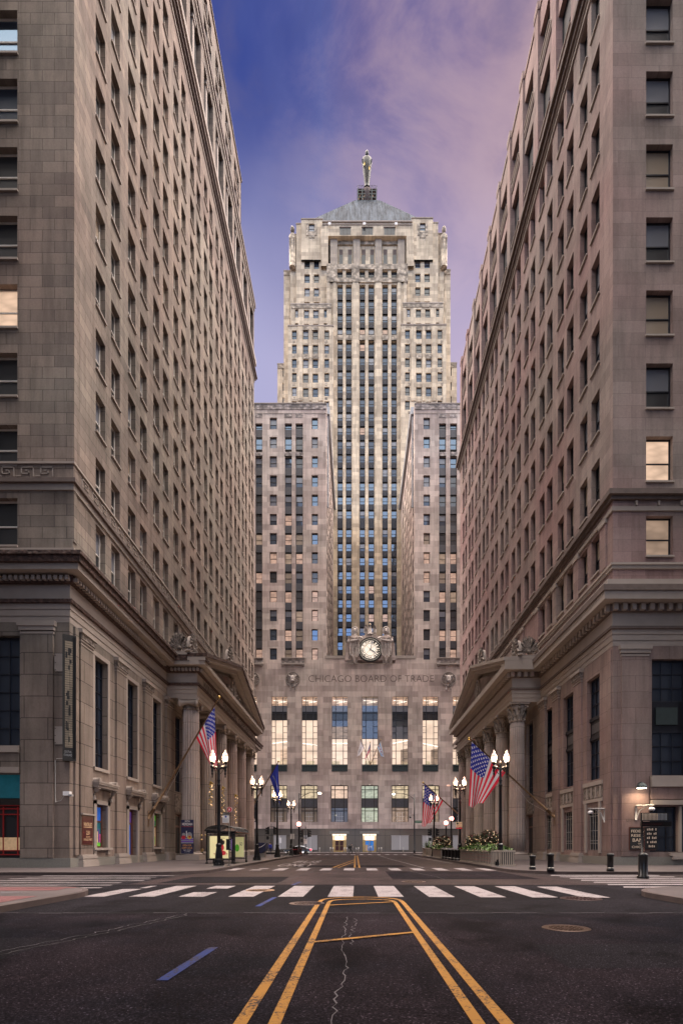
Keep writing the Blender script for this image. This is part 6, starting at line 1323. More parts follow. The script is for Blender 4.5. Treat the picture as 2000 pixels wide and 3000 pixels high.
dd(-15.97, 2.25, .19, 'sign_red', .010); dd(-15.95, 2.5, .17, 'clear_grey', .008); dd(-15.42, 2.4, .26, 'clear_grey', .008, 1.3); dd(-15.42, 2.25, .2, 'banner_yellow', .010, .9); dd(-15.4, 2.3, .1, 'sign_red', .012); g.box(-15.73, -15.66, yb_-.01, yb_, 2.3, 2.85, 'white_paint')
g.build('fabric', t)
# bus shelter
t = thing('bus_shelter', (-10.05, 41.5, SW), 'black framed bus shelter with a lit yellow poster on the left pavement', 'bus shelter')
g = MB(); X0_, X1_, Y0_, Y1_ = -11.1, -9.05, 40.3, 44.6
for x in (X0_, X1_): 
    for y in (Y0_, Y1_): g.box(x-.05, x+.05, y-.05, y+.05, SW, 2.5, 'iron_black'); g.lathe((x, y, SW), [(.11, 0), (.1, .12), (.06, .15)], 'iron_black', 8)
g.box(X1_-.22, X1_-.08, Y0_-.05, Y0_+.05, SW, 2.5, 'iron_black')
for y in (Y0_, Y1_): g.box(X0_, X1_, y-.04, y+.04, 2.25, 2.32, 'iron_black'); g.box(X0_-.05, X1_+.05, y-.05, y+.05, 2.42, 2.56, 'iron_black'); g.box(X0_, X1_, y-.04, y+.04, .42, .5, 'iron_black')
for x in (X0_, X1_): g.box(x-.05, x+.05, Y0_, Y1_, 2.42, 2.56, 'iron_black')
g.box(X1_, X1_+.22, Y0_, Y1_, 2.44, 2.52, 'frame_wood'); g.build('frame', t)
g = MB(); n = 9; arc = lambda a, o=0: ((X0_+X1_)/2-(1.15+o)*math.cos(a), 2.56+(.42+o)*math.sin(a))
for k in range(n-1):
    a, b = math.pi*k/(n-1), math.pi*(k+1)/(n-1); (ax, az), (bx, bz) = arc(a), arc(b); g.poly([(ax, Y0_-.1, az), (bx, Y0_-.1, bz), (bx, Y1_+.1, bz), (ax, Y1_+.1, az)], 'glass_deep')
for j in range(9):
    y = Y0_-.1+(Y1_-Y0_+.2)*j/8; pts = [(arc(math.pi*k/10, .02)[0], y, arc(math.pi*k/10, .02)[1]) for k in range(11)]; g.tube(pts, .035 if j in (0, 8) else .022, 'iron_black', 5)
g.build('roof', t)
g = MB(); g.box(X0_+.22, X1_-.4, Y0_-.03, Y0_+.05, .55, 2.2, 'ad_glow'); F2 = lambda u, v: (u, Y0_-.035, v)
for cx_, cz_, r_, m, hg in ((-9.98, 1.35, .16, 'decal_red', 1.4), (-9.98, 1.72, .2, 'black_matte', .9), (-10.02, 1.9, .1, 'frame_bronze', 1), (-9.85, 1.8, .1, 'decal_cream', 1), (-9.97, .95, .3, 'decal_red', .6)): g.poly([(cx_+r_*math.cos(q*math.pi/8), Y0_-.034-r_*.01, cz_+r_*hg*math.sin(q*math.pi/8)) for q in range(16)], m)
text(g, 'THE FEAST', F2, -10.6, -9.55, .78, .92, 'sign_red', .01); text(g, 'new video', F2, -10.3, -9.75, 2.02, 2.1, 'black_matte'); g.build('poster', t)
g = MB(); g.box(-9.95, X1_-.2, Y1_-.03, Y1_+.03, .55, 2.2, 'ad_glow'); g.poly([(-9.8+.18*math.cos(q*math.pi/8), Y1_-.04, 1.3+.3*math.sin(q*math.pi/8)) for q in range(16)], 'decal_green'); text(g, 'GO', lambda u, v: (u, Y1_-.04, v), -9.6, -9.35, 1.5, 1.75, 'black_matte'); g.build('poster', t)
g = MB(); g.box(X0_+.1, X0_+.5, Y0_+.6, Y1_-.6, .55, .62, 'slat_wood'); 
for y in (Y0_+.9, Y1_-.9): g.box(X0_+.2, X0_+.4, y, y+.06, SW, .55, 'iron_black')
g.build('bench', t)
g = MB(); g.box(X0_-.01, X0_+.01, Y0_+.06, Y1_-.06, .5, 2.25, 'clear_grey'); 
for q in range(3): g.box(X0_-.03, X0_+.03, Y0_+1.05*(q+1), Y0_+1.05*(q+1)+.05, .5, 2.4, 'iron_black')
g.build('back_panel', t)
# bollards
def bollard(x, y, r, h, label, base=SW, grp='black bollards with a ringed top'):
    t = MB(); t.lathe((0, 0, 0), [(r*1.08, 0), (r*1.08, .12), (r*.94, .15), (r*.9, .2), (r*.9, h-.16), (r*1.06, h-.15), (r*1.06, h-.05), (r*.8, h), (.01, h+.015)], 'iron_black', 18); t.lathe((0, 0, 0), [(r*.955, .17), (r*.955, .20)], 'steel', 18)
    o = bpy.data.objects.new('bollard', t.data('bollard')); COL.objects.link(o); o.location = (x, y, base); return tag(o, label, 'bollard', grp)
bollard(9.85, 30.4, .17, .82, 'black bollard nearest the long planter, leftmost of the right corner bollards'); bollard(10.15, 28.4, .18, .95, 'second bollard from the long planter on the right corner', .15); bollard(13.25, 28.35, .175, .94, 'rightmost free standing bollard, under the plaque')
for i, y in enumerate((48.6, 50.3, 52.0, 53.7, 55.4)):
    bollard(9.05-.02*i, y, .30, 1.0, ['nearest dark bin in the tight kerbside row on the right', 'second dark bin in the kerbside row on the right', 'middle dark bin in the kerbside row on the right', 'fourth dark bin in the kerbside row on the right', 'farthest dark bin in the kerbside row on the right'][i], SW, 'row of dark kerbside bins')
# steel bollards in front of the doors
sx = [971.5, 1011.5, 1046.5, 1084.5, 1113.0, 1180.5, 898, 936]
for i, px in enumerate(sx):
    x = (px-HX)*100.5/F_PX
    for q in ((-.22, .22) if i < 5 else (0,)):
        m_ = MB(); h = .95+.2*(i == 3); m_.lathe((0, 0, 0), [(.1, 0), (.1, h-.05), (.07, h), (.01, h+.01)], 'steel', 10); o = bpy.data.objects.new('bollard', m_.data('bollard')); COL.objects.link(o); o.location = (x+q, 100.5, SW)
        tag(o, ['left of the left tower door', 'right of the left tower door', 'midway between the two tower doors', 'before the right tower door', 'right of the right tower door', 'alone before the right boarded window', 'before the left boarded window', 'between the left boarded window and the left door'][i].join([('left slim steel bollard of the pair ' if q < 0 else 'right slim steel bollard of the pair ' if q > 0 else 'single slim steel bollard '), '']), 'bollard', 'steel bollards before the tower')
# planters
def foliage(name, c, dims, n, mats, label, cat, lights=0, grp=None, size=.16, seed=1, shape='mound', part=None):
    r_ = random.Random(seed); m_ = MB()
    for k in range(n):
        if shape == 'mound':
            u, v, w = r_.uniform(-1, 1), r_.uniform(-1, 1), r_.random()
            z = w*dims[2]*max(.15, (1-.5*(u*u+v*v))) ; p = Vector((c[0]+u*dims[0], c[1]+v*dims[1], c[2]+z))
        else:
            a, b = r_.uniform(0, 6.283), math.acos(r_.uniform(-1, 1)); rr = r_.uniform(.55, 1.05)**.6; p = Vector((c[0]+dims[0]*rr*math.sin(b)*math.cos(a), c[1]+dims[1]*rr*math.sin(b)*math.sin(a), c[2]+dims[2]*rr*math.cos(b)))
        d = Vector((r_.uniform(-1, 1), r_.uniform(-1, 1), r_.uniform(-.3, 1))).normalized(); q = d.cross(Vector((r_.uniform(-1, 1), .3, r_.uniform(-1, 1)))).normalized(); s = size*r_.uniform(.5, 1.2)
        m_.poly([p, p+d*s*.5+q*s*.22, p+d*s, p+d*s*.5-q*s*.22], r_.choice(mats))
    if part is not None: o = m_.build('foliage', part)
    else: o = tag(m_.build(name), label, cat, grp)
    if lights:
        l_ = MB()
        for k in range(lights):
            a, b = r_.uniform(0, 6.283), math.acos(r_.uniform(-.6, 1)); l_.ball((c[0]+dims[0]*1.02*math.sin(b)*math.cos(a), c[1]+dims[1]*1.02*math.sin(b)*math.sin(a), c[2]+dims[2]*(1.02*math.cos(b) if shape != 'mound' else abs(math.cos(b)))), r_.uniform(.018, .032), r_.choice(['bulb_glow', 'pink_bulb_glow']), 5, 3)
        l_.build('fairy_lights', o, org=(0, 0, 0))
    return o
def planter(x0, x1, y0, y1, label, cut=.5, h=1.05):
    t = thing('planter', ((x0+x1)/2, y0, SW), label, 'planter', 'wooden slat planters on the right kerb'); b = MB()
    out = [(x0, y1), (x0, y0+cut*1.6), (x0+cut, y0), (x1, y0), (x1, y1)]
    b.prism([(x, y) for x, y in out], lambda p, d: (p[0], p[1], d), SW, SW+h-.1, 'black_matte'); b.build('box', t)
    s = MB(); 
    for (ax, ay), (bx, by) in zip(out, out[1:]):
        L = math.hypot(bx-ax, by-ay); n_ = max(2, int(L/(.13 if L < 3 else .45))); nx, ny = (by-ay)/L, -(bx-ax)/L; tx, ty = (bx-ax)/L, (by-ay)/L; wd = .07 if L < 3 else .16
        if nx*((ax+bx)/2-(x0+x1)/2)+ny*((ay+by)/2-(y0+y1)/2) < 0: nx, ny = -nx, -ny
        for k in range(n_):
            q = (k+.5)/n_*L; cx_, cy_ = ax+tx*q, ay+ty*q; w2 = wd/2
            s.mesh([(cx_+tx*e*w2+nx*f, cy_+ty*e*w2+ny*f, z) for z in (SW+.12, SW+h-.12) for e, f in ((-1, .002), (1, .002), (1, .05), (-1, .05))], [(0, 1, 2, 3), (4, 7, 6, 5), (0, 4, 5, 1), (1, 5, 6, 2), (2, 6, 7, 3), (3, 7, 4, 0)], 'slat_wood')
        for z0_, z1_ in ((SW, SW+.12), (SW+h-.12, SW+h)):
            s.mesh([(ax+nx*f, ay+ny*f, z) if e < 0 else (bx+nx*f, by+ny*f, z) for z in (z0_, z1_) for e, f in ((-1, .002), (1, .002), (1, .07), (-1, .07))], [(0, 1, 2, 3), (4, 7, 6, 5), (0, 4, 5, 1), (1, 5, 6, 2), (2, 6, 7, 3), (3, 7, 4, 0)], 'slat_wood')
        if L > 3:
            for k in range(3): z_ = SW+.3+.2*k; s.mesh([(ax+nx*f, ay+ny*f, z) if e < 0 else (bx+nx*f, by+ny*f, z) for z in (z_, z_+.025) for e, f in ((-1, .002), (1, .002), (1, .03), (-1, .03))], [(0, 1, 2, 3), (4, 7, 6, 5), (0, 4, 5, 1), (1, 5, 6, 2), (2, 6, 7, 3), (3, 7, 4, 0)], 'red_stuff')
    s.build('slats', t); q = MB(); q.prism(out, lambda p, d: (p[0], p[1], d), SW+h-.1, SW+h-.06, 'soil'); q.build('soil', t)
planter(8.85, 10.15, 34.9, 46.2, 'long slatted planter nearest the viewer on the right kerb'); planter(8.95, 10.1, 57.2, 63.6, 'second slatted planter further down the right kerb', .4); planter(8.95, 9.95, 70.0, 73.5, 'small far planter holding a spiky plant', .2)
b = MB(); b.box(8.9, 10.2, 56.3, 57.1, SW, SW+1.1, 'board_white'); tag(b.build('utility_box'), 'pale grey box at the near end of the second planter', 'box')
DK, GR = ['leaf_dark', 'leaf_red', 'leaf_dark'], ['leaf_green', 'leaf_green', 'leaf_dark']
foliage('shrub', (9.45, 38.7, 1.95), (.62, .8, .62), 1500, DK, 'large round dark shrub with fairy lights in the long planter, nearer', 'shrub', 60, 'round lit shrubs', .22, 3, 'ball')
foliage('shrub', (9.4, 43.6, 1.8), (.6, .8, .55), 1300, DK, 'smaller round dark shrub with fairy lights at the far end of the long planter', 'shrub', 45, 'round lit shrubs', .22, 4, 'ball')
foliage('ground_foliage', (9.45, 40.6, 1.1), (.75, 5.3, .55), 2400, GR, 'low green greenery filling the long planter', 'planting', 80, None, .26, 5)
foliage('shrub', (9.45, 58.3, 1.9), (.6, .9, .62), 1000, DK, 'round shrub thick with lights at the near end of the second planter', 'shrub', 60, 'round lit shrubs', .24, 6, 'ball')
foliage('shrub', (9.4, 62.3, 1.85), (.6, .9, .6), 900, DK, 'round lit shrub at the far end of the second planter', 'shrub', 40, 'round lit shrubs', .24, 7, 'ball')
foliage('ground_foliage', (9.45, 60.4, 1.1), (.7, 3.1, .6), 1200, GR, 'low greenery filling the second planter', 'planting', 40, None, .28, 8)
m_ = MB(); r_ = random.Random(9)
for k in range(60):
    a, e = r_.uniform(0, 6.28), r_.uniform(.5, 1.5); L = r_.uniform(.7, 1.3); d = Vector((math.cos(a)*math.cos(e), math.sin(a)*math.cos(e), math.sin(e))); q = d.cross(Vector((0, 0, 1))).normalized()*.035; p = Vector((9.45+r_.uniform(-.3, .3), 71.6+r_.uniform(-.8, .8), 1.15)); m_.poly([p-q, p+q, p+d*L*.6+q*.8-Vector((0, 0, .02)), p+d*L, p+d*L*.6-q*.8], r_.choice(['leaf_green', 'leaf_dark']))
tag(m_.build('spiky_plant'), 'spiky green plant in the small far planter', 'plant')
# left side: bicycle racks, bins, newspaper box
for i, y in enumerate((61.8, 63.1, 64.4, 65.7, 67.0, 68.3, 69.6)):
    x = -8.5; m_ = MB(); m_.tube([(x-.42, y, SW), (x-.42, y, SW+.62), (x-.3, y, SW+.86), (x, y, SW+.95), (x+.3, y, SW+.86), (x+.42, y, SW+.62), (x+.42, y, SW)], .035, 'iron_black', 6); m_.tube([(x-.42, y, SW+.3), (x+.42, y, SW+.3)], .02, 'iron_black', 5)
    tag(m_.build('bicycle_rack'), ['nearest black hoop of the bicycle racks on the left kerb', 'second black hoop of the bicycle racks on the left kerb', 'third black hoop of the bicycle racks on the left kerb', 'middle black hoop of the bicycle racks on the left kerb', 'fifth black hoop of the bicycle racks on the left kerb', 'sixth black hoop of the bicycle racks on the left kerb', 'farthest black hoop of the bicycle racks on the left kerb'][i], 'bicycle rack', 'bicycle racks on the left kerb')
m_ = MB(); m_.lathe((-8.75, 77.5, SW), [(.34, 0), (.38, 1.15), (.4, 1.2)], 'iron_black', 14); m_.lathe((-8.75, 77.5, SW), [(.385, .75), (.392, .8)], 'sign_red', 14); tag(m_.build('litter_bin'), 'black litter bin beyond the bicycle racks', 'litter bin')
m_ = MB(); m_.box(-8.35, -8.0, 79.5, 79.9, SW, SW+.9, 'frame_wood'); m_.box(-8.33, -8.02, 79.48, 79.5, SW+.4, SW+.8, 'black_matte'); m_.box(-8.38, -7.97, 79.45, 79.95, SW+.9, SW+.95, 'frame_wood'); tag(m_.build('newspaper_box'), 'small dark red box at the kerb under the traffic signal', 'newspaper box')
t = thing('kiosk', (-10.75, 62.0, SW), 'dark covered stall with a pale wavy line behind the second left lamp', 'kiosk'); m_ = MB(); m_.prism([(-11.2, SW+.5), (-11.2, SW+1.7), (-10.3, SW+1.65), (-10.3, SW+.85), (-10.8, SW+.45)], lambda p, d: (p[0], d, p[1]), 61.6, 63.2, 'cloth_navy'); m_.build('cover', t); m_ = MB(); m_.tube([(-11.2, 61.57, SW+.95), (-11.0, 61.57, SW+1.15), (-10.8, 61.57, SW+1.2), (-10.5, 61.57, SW+1.4), (-10.3, 61.57, SW+1.6)], .025, 'white_paint', 5); m_.build('stripe', t)
m_ = MB(); m_.box(-11.25, -10.5, 61.9, 63.0, SW, SW+.5, 'concrete_planter'); m_.build('base', t)
m_ = MB(); m_.box(-17.2, -11.8, 82, 82.5, SW, SW+.5, 'concrete_planter'); m_.box(-17.2, -11.8, 81.97, 82.0, SW+.05, SW+.3, 'black_matte'); tag(m_.build('low_wall'), 'low pale wall behind the blue jacketed walker', 'low wall')
# standpipes on the left column
t = thing('standpipe', (-14.6, 52.0, .3), 'brass standpipe valves between the first two left columns', 'standpipe'); m_ = MB(); m_.tube([(-14.75, 51.9, SW), (-14.75, 51.9, 1.1)], .08, 'copper_dark', 8); m_.tube([(-14.75, 51.9, 1.05), (-14.75, 51.7, 1.05)], .16, 'brass', 8); m_.ball((-14.75, 51.65, 2.05), .1, 'brass', 8, 6); m_.ball((-14.75, 51.65, 2.45), .1, 'brass', 8, 6); m_.ball((-14.35, 51.65, 2.45), .1, 'brass', 8, 6); m_.build('pipe', t)
# garlands hung on columns
for i, (x, y, z, L) in enumerate(((-14.62, 55.6, 7.6, 2.2), (-14.5, 60.0, 7.6, 3.0), (-14.45, 66.0, 7.3, 3.2))):
    m_ = MB(); r_ = random.Random(i)
    for k in range(70): zz = z-L*k/70; m_.ball((x+.14*math.sin(k*.5)+r_.uniform(-.08, .08), y-1.0+r_.uniform(-.1, .1), zz), r_.uniform(.03, .06), r_.choice(['gold', 'leaf_dark', 'bulb_glow', 'gold']), 5, 3)
    m_.tube([(x-.1, y-1.0, z), (x, y-1.1, z+.25), (x+.25, y-1.0, z+.1)], [.1, .16, .05], 'gold', 6)
    tag(m_.build('garland'), ['short gold garland left of the nearest left lamp', 'gold garland with lights hanging right of the nearest left lamp', 'farthest gold garland on the left columns'][i], 'garland', 'gold garlands on the left columns')
# ================================================================ CAR
def car(x, y, label):
    t = thing('parked_car', (x, y, 0), label, 'car'); L, Wd = 4.7, 1.85; b = MB(); m = 'car_silver'
    prof = [(-2.35, .42), (-2.33, .68), (-2.1, .84), (-1.15, .95), (-.35, 1.40), (.25, 1.47), (.95, 1.42), (1.65, 1.05), (2.25, 1.0), (2.35, .75), (2.33, .40), (1.9, .25), (-1.9, .25)]
    n = len(prof)
    for k in range(7):
        pass
    ys = [(-Wd/2, .80), (-Wd/2+.12, .97), (-Wd/2+.3, 1.0), (Wd/2-.3, 1.0), (Wd/2-.12, .97), (Wd/2, .80)]
    vs, fs = [], []
    for yy, k in ys:
        for px_, pz in prof: vs.append((x+px_*(.93+.07*k), y+yy, .25+(pz-.25)*(.9+.1*k) if pz < 1 else .25+(pz-.25)*(.70+.30*k)))
    for j in range(len(ys)-1):
        for k in range(n): fs.append((j*n+k, j*n+(k+1) % n, (j+1)*n+(k+1) % n, (j+1)*n+k))
    fs += [tuple(range(n)), tuple((len(ys)-1)*n+k for k in range(n-1, -1, -1))]
    b.mesh(vs, fs, m, True); b.box(x-2.2, x+2.2, y-Wd/2-.004, y-Wd/2+.05, .55, .68, 'car_blue'); b.build('body', t)
    g = MB(); yy = y-Wd/2+.06
    g.prism([(-1.0, .98), (-.35, 1.33), (.2, 1.38), (.2, .98)], lambda p, d: (x+p[0], d, p[1]), yy, yy+.01, 'glass_deep'); g.prism([(.28, .98), (.28, 1.38), (.9, 1.33), (1.45, 1.02)], lambda p, d: (x+p[0], d, p[1]), yy, yy+.01, 'glass_deep'); g.build('side_window', t)
    for xx in (-1.45, 1.42):
        w = MB(); rx_ = Matrix.Translation((x+xx, y-Wd/2+.1, .33)) @ Matrix.Rotation(R(90), 4, 'X'); w.lathe((0, 0, 0), [(.33, -.1), (.33, .1), (.22, .12)], 'tyre', 18, mtx=rx_); w.lathe((0, 0, 0), [(.2, .1), (.2, .13)], 'steel', 12, mtx=rx_); w.build('wheel', t)
        w = MB(); rx_ = Matrix.Translation((x+xx, y+Wd/2-.1, .33)) @ Matrix.Rotation(R(90), 4, 'X'); w.lathe((0, 0, 0), [(.33, -.1), (.33, .1)], 'tyre', 18, mtx=rx_); w.build('wheel', t)
    w = MB(); w.box(x+2.05, x+2.36, y-Wd/2+.0, y-Wd/2+.3, .72, .90, 'tail_glow'); w.build('tail_light', t); w = MB(); w.box(x-2.34, x-2.1, y-Wd/2+.02, y-Wd/2+.3, .62, .72, 'white_paint'); w.build('headlight', t)
    w = MB(); w.box(x-.95, x-.8, y-Wd/2-.14, y-Wd/2+.02, .95, 1.06, 'iron_black'); w.build('mirror', t); return t
car(-9.95, 92.5, 'silver blue car with a red tail light behind the bicycle racks')
# ================================================================ PEOPLE
def person(x, y, base, H, pose, mats, label, rz=0.0):
    """one continuous skinned body; joints in units of the standing height"""
    t = thing('person', (x, y, base), label, 'person', None, rz)
    J = {'pelvis': (0, 0, .52), 'belly': (0, 0, .60), 'chest': (0, 0, .73), 'neck': (0, 0, .83), 'jaw': (0, -.01, .875), 'head': (0, 0, .925), 'crown': (0, .005, .965),
         'hipL': (-.055, 0, .50), 'kneeL': (-.06, -.01, .28), 'ankL': (-.06, .01, .05), 'toeL': (-.06, -.075, .015), 'hipR': (.055, 0, .50), 'kneeR': (.06, -.01, .28), 'ankR': (.06, .01, .05), 'toeR': (.06, -.075, .015),
         'shL': (-.105, 0, .80), 'elL': (-.13, .01, .62), 'wrL': (-.125, -.03, .48), 'haL': (-.12, -.04, .42), 'shR': (.105, 0, .80), 'elR': (.13, .01, .62), 'wrR': (.125, -.03, .48), 'haR': (.12, -.04, .42)}
    J.update(pose)
    Rr = {'pelvis': .075, 'belly': .075, 'chest': .088, 'neck': .032, 'jaw': .042, 'head': .055, 'crown': .040, 'hipL': .055, 'kneeL': .034, 'ankL': .024, 'toeL': .02, 'hipR': .055, 'kneeR': .034, 'ankR': .024, 'toeR': .02, 'shL': .040, 'elL': .028, 'wrL': .020, 'haL': .018, 'shR': .040, 'elR': .028, 'wrR': .020, 'haR': .018}
    E = [('pelvis', 'belly'), ('belly', 'chest'), ('chest', 'neck'), ('neck', 'jaw'), ('jaw', 'head'), ('head', 'crown'), ('pelvis', 'hipL'), ('hipL', 'kneeL'), ('kneeL', 'ankL'), ('ankL', 'toeL'), ('pelvis', 'hipR'), ('hipR', 'kneeR'), ('kneeR', 'ankR'), ('ankR', 'toeR'), ('chest', 'shL'), ('shL', 'elL'), ('elL', 'wrL'), ('wrL', 'haL'), ('chest', 'shR'), ('shR', 'elR'), ('elR', 'wrR'), ('wrR', 'haR')]
    # five fingers on each hand, each its own chain
    for sd in 'LR':
        h = Vector(J['ha'+sd]); w = Vector(J['wr'+sd]); d = (h-w).normalized(); sgn = -1 if sd == 'L' else 1
        for q in range(4):
            o = Vector((0, (q-1.5)*.010, 0)); a = 'f%s%da' % (sd, q); b_ = 'f%s%db' % (sd, q); J[a] = tuple(h+o+d*.022); J[b_] = tuple(h+o+d*(.042+.004*(q in (1, 2)))+Vector((-sgn*.010, 0, 0))); Rr[a] = .0055; Rr[b_] = .0045; E += [('ha'+sd, a), (a, b_)]
        a = 'th'+sd; J[a] = tuple(h+Vector((0, -.03, .005))); Rr[a] = .0055; E.append(('wr'+sd, a))
    names = list(J); me = bpy.data.meshes.new('body'); me.from_pydata([tuple(c*H for c in J[n]) for n in names], [(names.index(a), names.index(b)) for a, b in E], [])
    tmp = bpy.data.objects.new('body_tmp', me); COL.objects.link(tmp)
    md = tmp.modifiers.new('skin', 'SKIN'); sv = me.skin_vertices[0].data
    for i, n_ in enumerate(names): sv[i].radius = (Rr[n_]*H, Rr[n_]*H*(.72 if n_ in ('chest', 'belly', 'pelvis') else 1)); sv[i].use_root = (n_ == 'pelvis')
    sb = tmp.modifiers.new('sub', 'SUBSURF'); sb.levels = 2; sb.render_levels = 2
    ev = tmp.evaluated_get(bpy.context.evaluated_depsgraph_get()); bm_ = bpy.data.meshes.new_from_object(ev); bpy.data.objects.remove(tmp)
    order = ['skin', mats[0], mats[1], mats[2], 'hair']
    for m in order: bm_.materials.append(M[m])
    lim_n = J['neck'][2]*H
    for p in bm_.polygons:
        c = p.center; z = c.z/H; best = min(names, key=lambda n_: (Vector(J[n_])*H-c).length-Rr[n_]*H)
        k = 0
        if best in ('pelvis', 'hipL', 'hipR', 'kneeL', 'kneeR'): k = 2
        elif best in ('ankL', 'ankR'): k = 2 if z > .07 else 3
        elif best in ('toeL', 'toeR'): k = 3
        elif best in ('belly', 'chest', 'shL', 'shR', 'elL', 'elR', 'wrL', 'wrR'): k = 1
        p.material_index = k; p.use_smooth = True
    child('body', bm_, t)
    hd = Vector(J['head'])*H; fy = -.052*H
    f = MB()
    for s in (-1, 1): f.ball((hd.x+s*.02*H, hd.y+fy, hd.z+.002*H), .0055*H, 'hair', 6, 4); f.ball((hd.x+s*.056*H, hd.y, hd.z-.005*H), .012*H, 'skin', 6, 5, (.5, 1, 1.5))
    f.tube([(hd.x, hd.y+fy, hd.z), (hd.x, hd.y+fy-.012*H, hd.z-.02*H)], [.005*H, .009*H], 'skin', 6); f.box(hd.x-.013*H, hd.x+.013*H, hd.y+fy-.002, hd.y+fy+.004, hd.z-.036*H, hd.z-.033*H, 'sign_maroon'); 
    o = f.build('face', t, org=(0, 0, 0)); 
    hm = MB(); hm.ball((hd.x, hd.y+.012*H, hd.z+.018*H), .062*H, mats[3] if len(mats) > 3 else 'hair', 12, 8, (.95, .98, .85)); hm.build('hair' if len(mats) < 4 else 'hat', t, org=(0, 0, 0))
    return t
walk = {'kneeL': (-.05, -.14, .30), 'ankL': (-.05, -.14, .06), 'toeL': (-.05, -.22, .025), 'kneeR': (.05, .03, .27), 'ankR': (.05, .20, .11), 'toeR': (.05, .17, .03), 'chest': (0, -.05, .73), 'neck': (0, -.075, .825), 'jaw': (0, -.095, .868), 'head': (0, -.09, .915), 'crown': (0, -.08, .955), 'shL': (-.10, -.05, .79), 'shR': (.10, -.05, .79), 'elL': (-.12, -.03, .63), 'wrL': (-.09, -.15, .66), 'haL': (-.07, -.20, .68), 'elR': (.12, -.01, .62), 'wrR': (.09, -.12, .63), 'haR': (.07, -.17, .65)}
pw = person((1026.5-HX)*88.3/F_PX, 88.3, 0.01, 1.86, walk, ['cloth_black', 'cloth_black', 'cloth_black', 'cloth_black'], 'person in black crossing the street in mid stride', R(90))
bp_ = thing('backpack', (pw.location.x-.28, 88.3, 1.15), 'black backpack worn by the person crossing', 'backpack'); m_ = MB(); px_ = pw.location.x-.25; m_.ball((px_, 88.3, 1.28), .24, 'cloth_black', 12, 9, (.75, 1.0, 1.25)); m_.build('bag', bp_); m_ = MB(); m_.tube([(px_+.1, 88.18, 1.5), (px_+.3, 88.16, 1.52), (px_+.33, 88.16, 1.25)], .02, 'clear_grey', 5); m_.build('strap', bp_)
w2 = {'kneeL': (-.06, -.06, .29), 'ankL': (-.06, -.07, .05), 'toeL': (-.06, -.14, .02), 'ankR': (.06, .08, .06), 'toeR': (.06, .03, .02), 'elL': (-.145, .02, .63), 'elR': (.145, .02, .63), 'wrL': (-.15, -.03, .50), 'wrR': (.15, -.03, .50), 'haL': (-.15, -.05, .44), 'haR': (.15, -.05, .44)}
person(-12.7, 83.0-3.2, SW, 1.82, w2, ['cloth_blue', 'cloth_navy', 'denim'], 'person in a blue jacket walking away on the left pavement', R(180))
st_ = {'elR': (.10, -.06, .63), 'wrR': (.04, -.15, .66), 'haR': (.02, -.19, .67), 'ankL': (-.05, .05, .05), 'toeL': (-.05, -.03, .02)}
pb = person(-13.6, 60.8, SW, 1.74, st_, ['cloth_black', 'cloth_black', 'cloth_black'], 'person in black with a red bag behind the bus shelter', R(70))
bg_ = thing('handbag', (-13.25, 60.8, .75), 'red bag held by the person behind the shelter', 'bag'); m_ = MB(); m_.box(-13.42, -13.12, 60.7, 60.95, .75, 1.08, 'sign_red'); m_.build('bag', bg_); m_ = MB(); m_.tube([(-13.4, 60.8, 1.06), (-13.36, 60.8, 1.22), (-13.2, 60.8, 1.22), (-13.15, 60.8, 1.06)], .015, 'black_matte', 5); m_.build('handle', bg_)
sit = {'pelvis': (0, .0, .30), 'belly': (0, -.02, .38), 'chest': (0, -.03, .50), 'neck': (0, -.05, .60), 'jaw': (0, -.065, .645), 'head': (0, -.06, .69), 'crown': (0, -.055, .73), 'hipL': (-.055, -.02, .29), 'kneeL': (-.07, -.23, .29), 'ankL': (-.07, -.23, .05), 'toeL': (-.07, -.30, .015), 'hipR': (.055, -.02, .29), 'kneeR': (.07, -.23, .29), 'ankR': (.07, -.22, .05), 'toeR': (.07, -.29, .015), 'shL': (-.10, -.03, .57), 'elL': (-.12, -.06, .42), 'wrL': (-.08, -.17, .37), 'haL': (-.06, -.22, .36), 'shR': (.10, -.03, .57), 'elR': (.12, -.06, .42), 'wrR': (.08, -.17, .37), 'haR': (.06, -.22, .36)}
person(10.6, 56.2, SW, 1.75, sit, ['cloth_black', 'cloth_navy', 'cloth_black'], 'seated person in dark clothes behind the kerbside bins', R(-40))
m_ = MB(); m_.box(10.35, 10.95, 55.9, 56.5, SW, SW+.38, 'concrete_planter'); tag(m_.build('stone_block'), 'stone block the person sits on behind the bins', 'block')
# ================================================================ FLAGS
def flag_cloth(mb, P0, along, down, W_, H_, paint, nu=52, nv=40, fold=.16, k=5.0, ph=0.0, sag=0.0, shrink=0.0):
    """cloth hung from a pole: `along` follows the hoist, `down` the fly; paint(u, v) -> material; u along the hoist, v down the fly"""
    al, dn = Vector(along).normalized(), Vector(down).normalized(); nr = al.cross(dn).normalized()
    def pt(u, v):
        f = fold*(.25+v)*(math.sin(k*u*2+ph+v*1.8)+.45*math.sin(k*4.3*u+v*4+ph*2))
        sq = 1-shrink*v                                   # the free end gathers under the pole tip
        return Vector(P0)+al*(W_*(1-(1-u)*sq)+sag*v*W_)+dn*H_*v*(.76+.24*u)*(1-.03*math.sin(7*u))+nr*f*(.4+.6*v)
    vs = [pt(i/nu, j/nv) for j in range(nv+1) for i in range(nu+1)]
    base = len(mb.v); mb.v += [tuple(p) for p in vs]
    for j in range(nv):
        for i in range(nu):
            mb.f.append((base+j*(nu+1)+i, base+j*(nu+1)+i+1, base+(j+1)*(nu+1)+i+1, base+(j+1)*(nu+1)+i)); mb.m.append(mb.mi(paint((i+.5)/nu, (j+.5)/nv))); mb.sm.append(True)
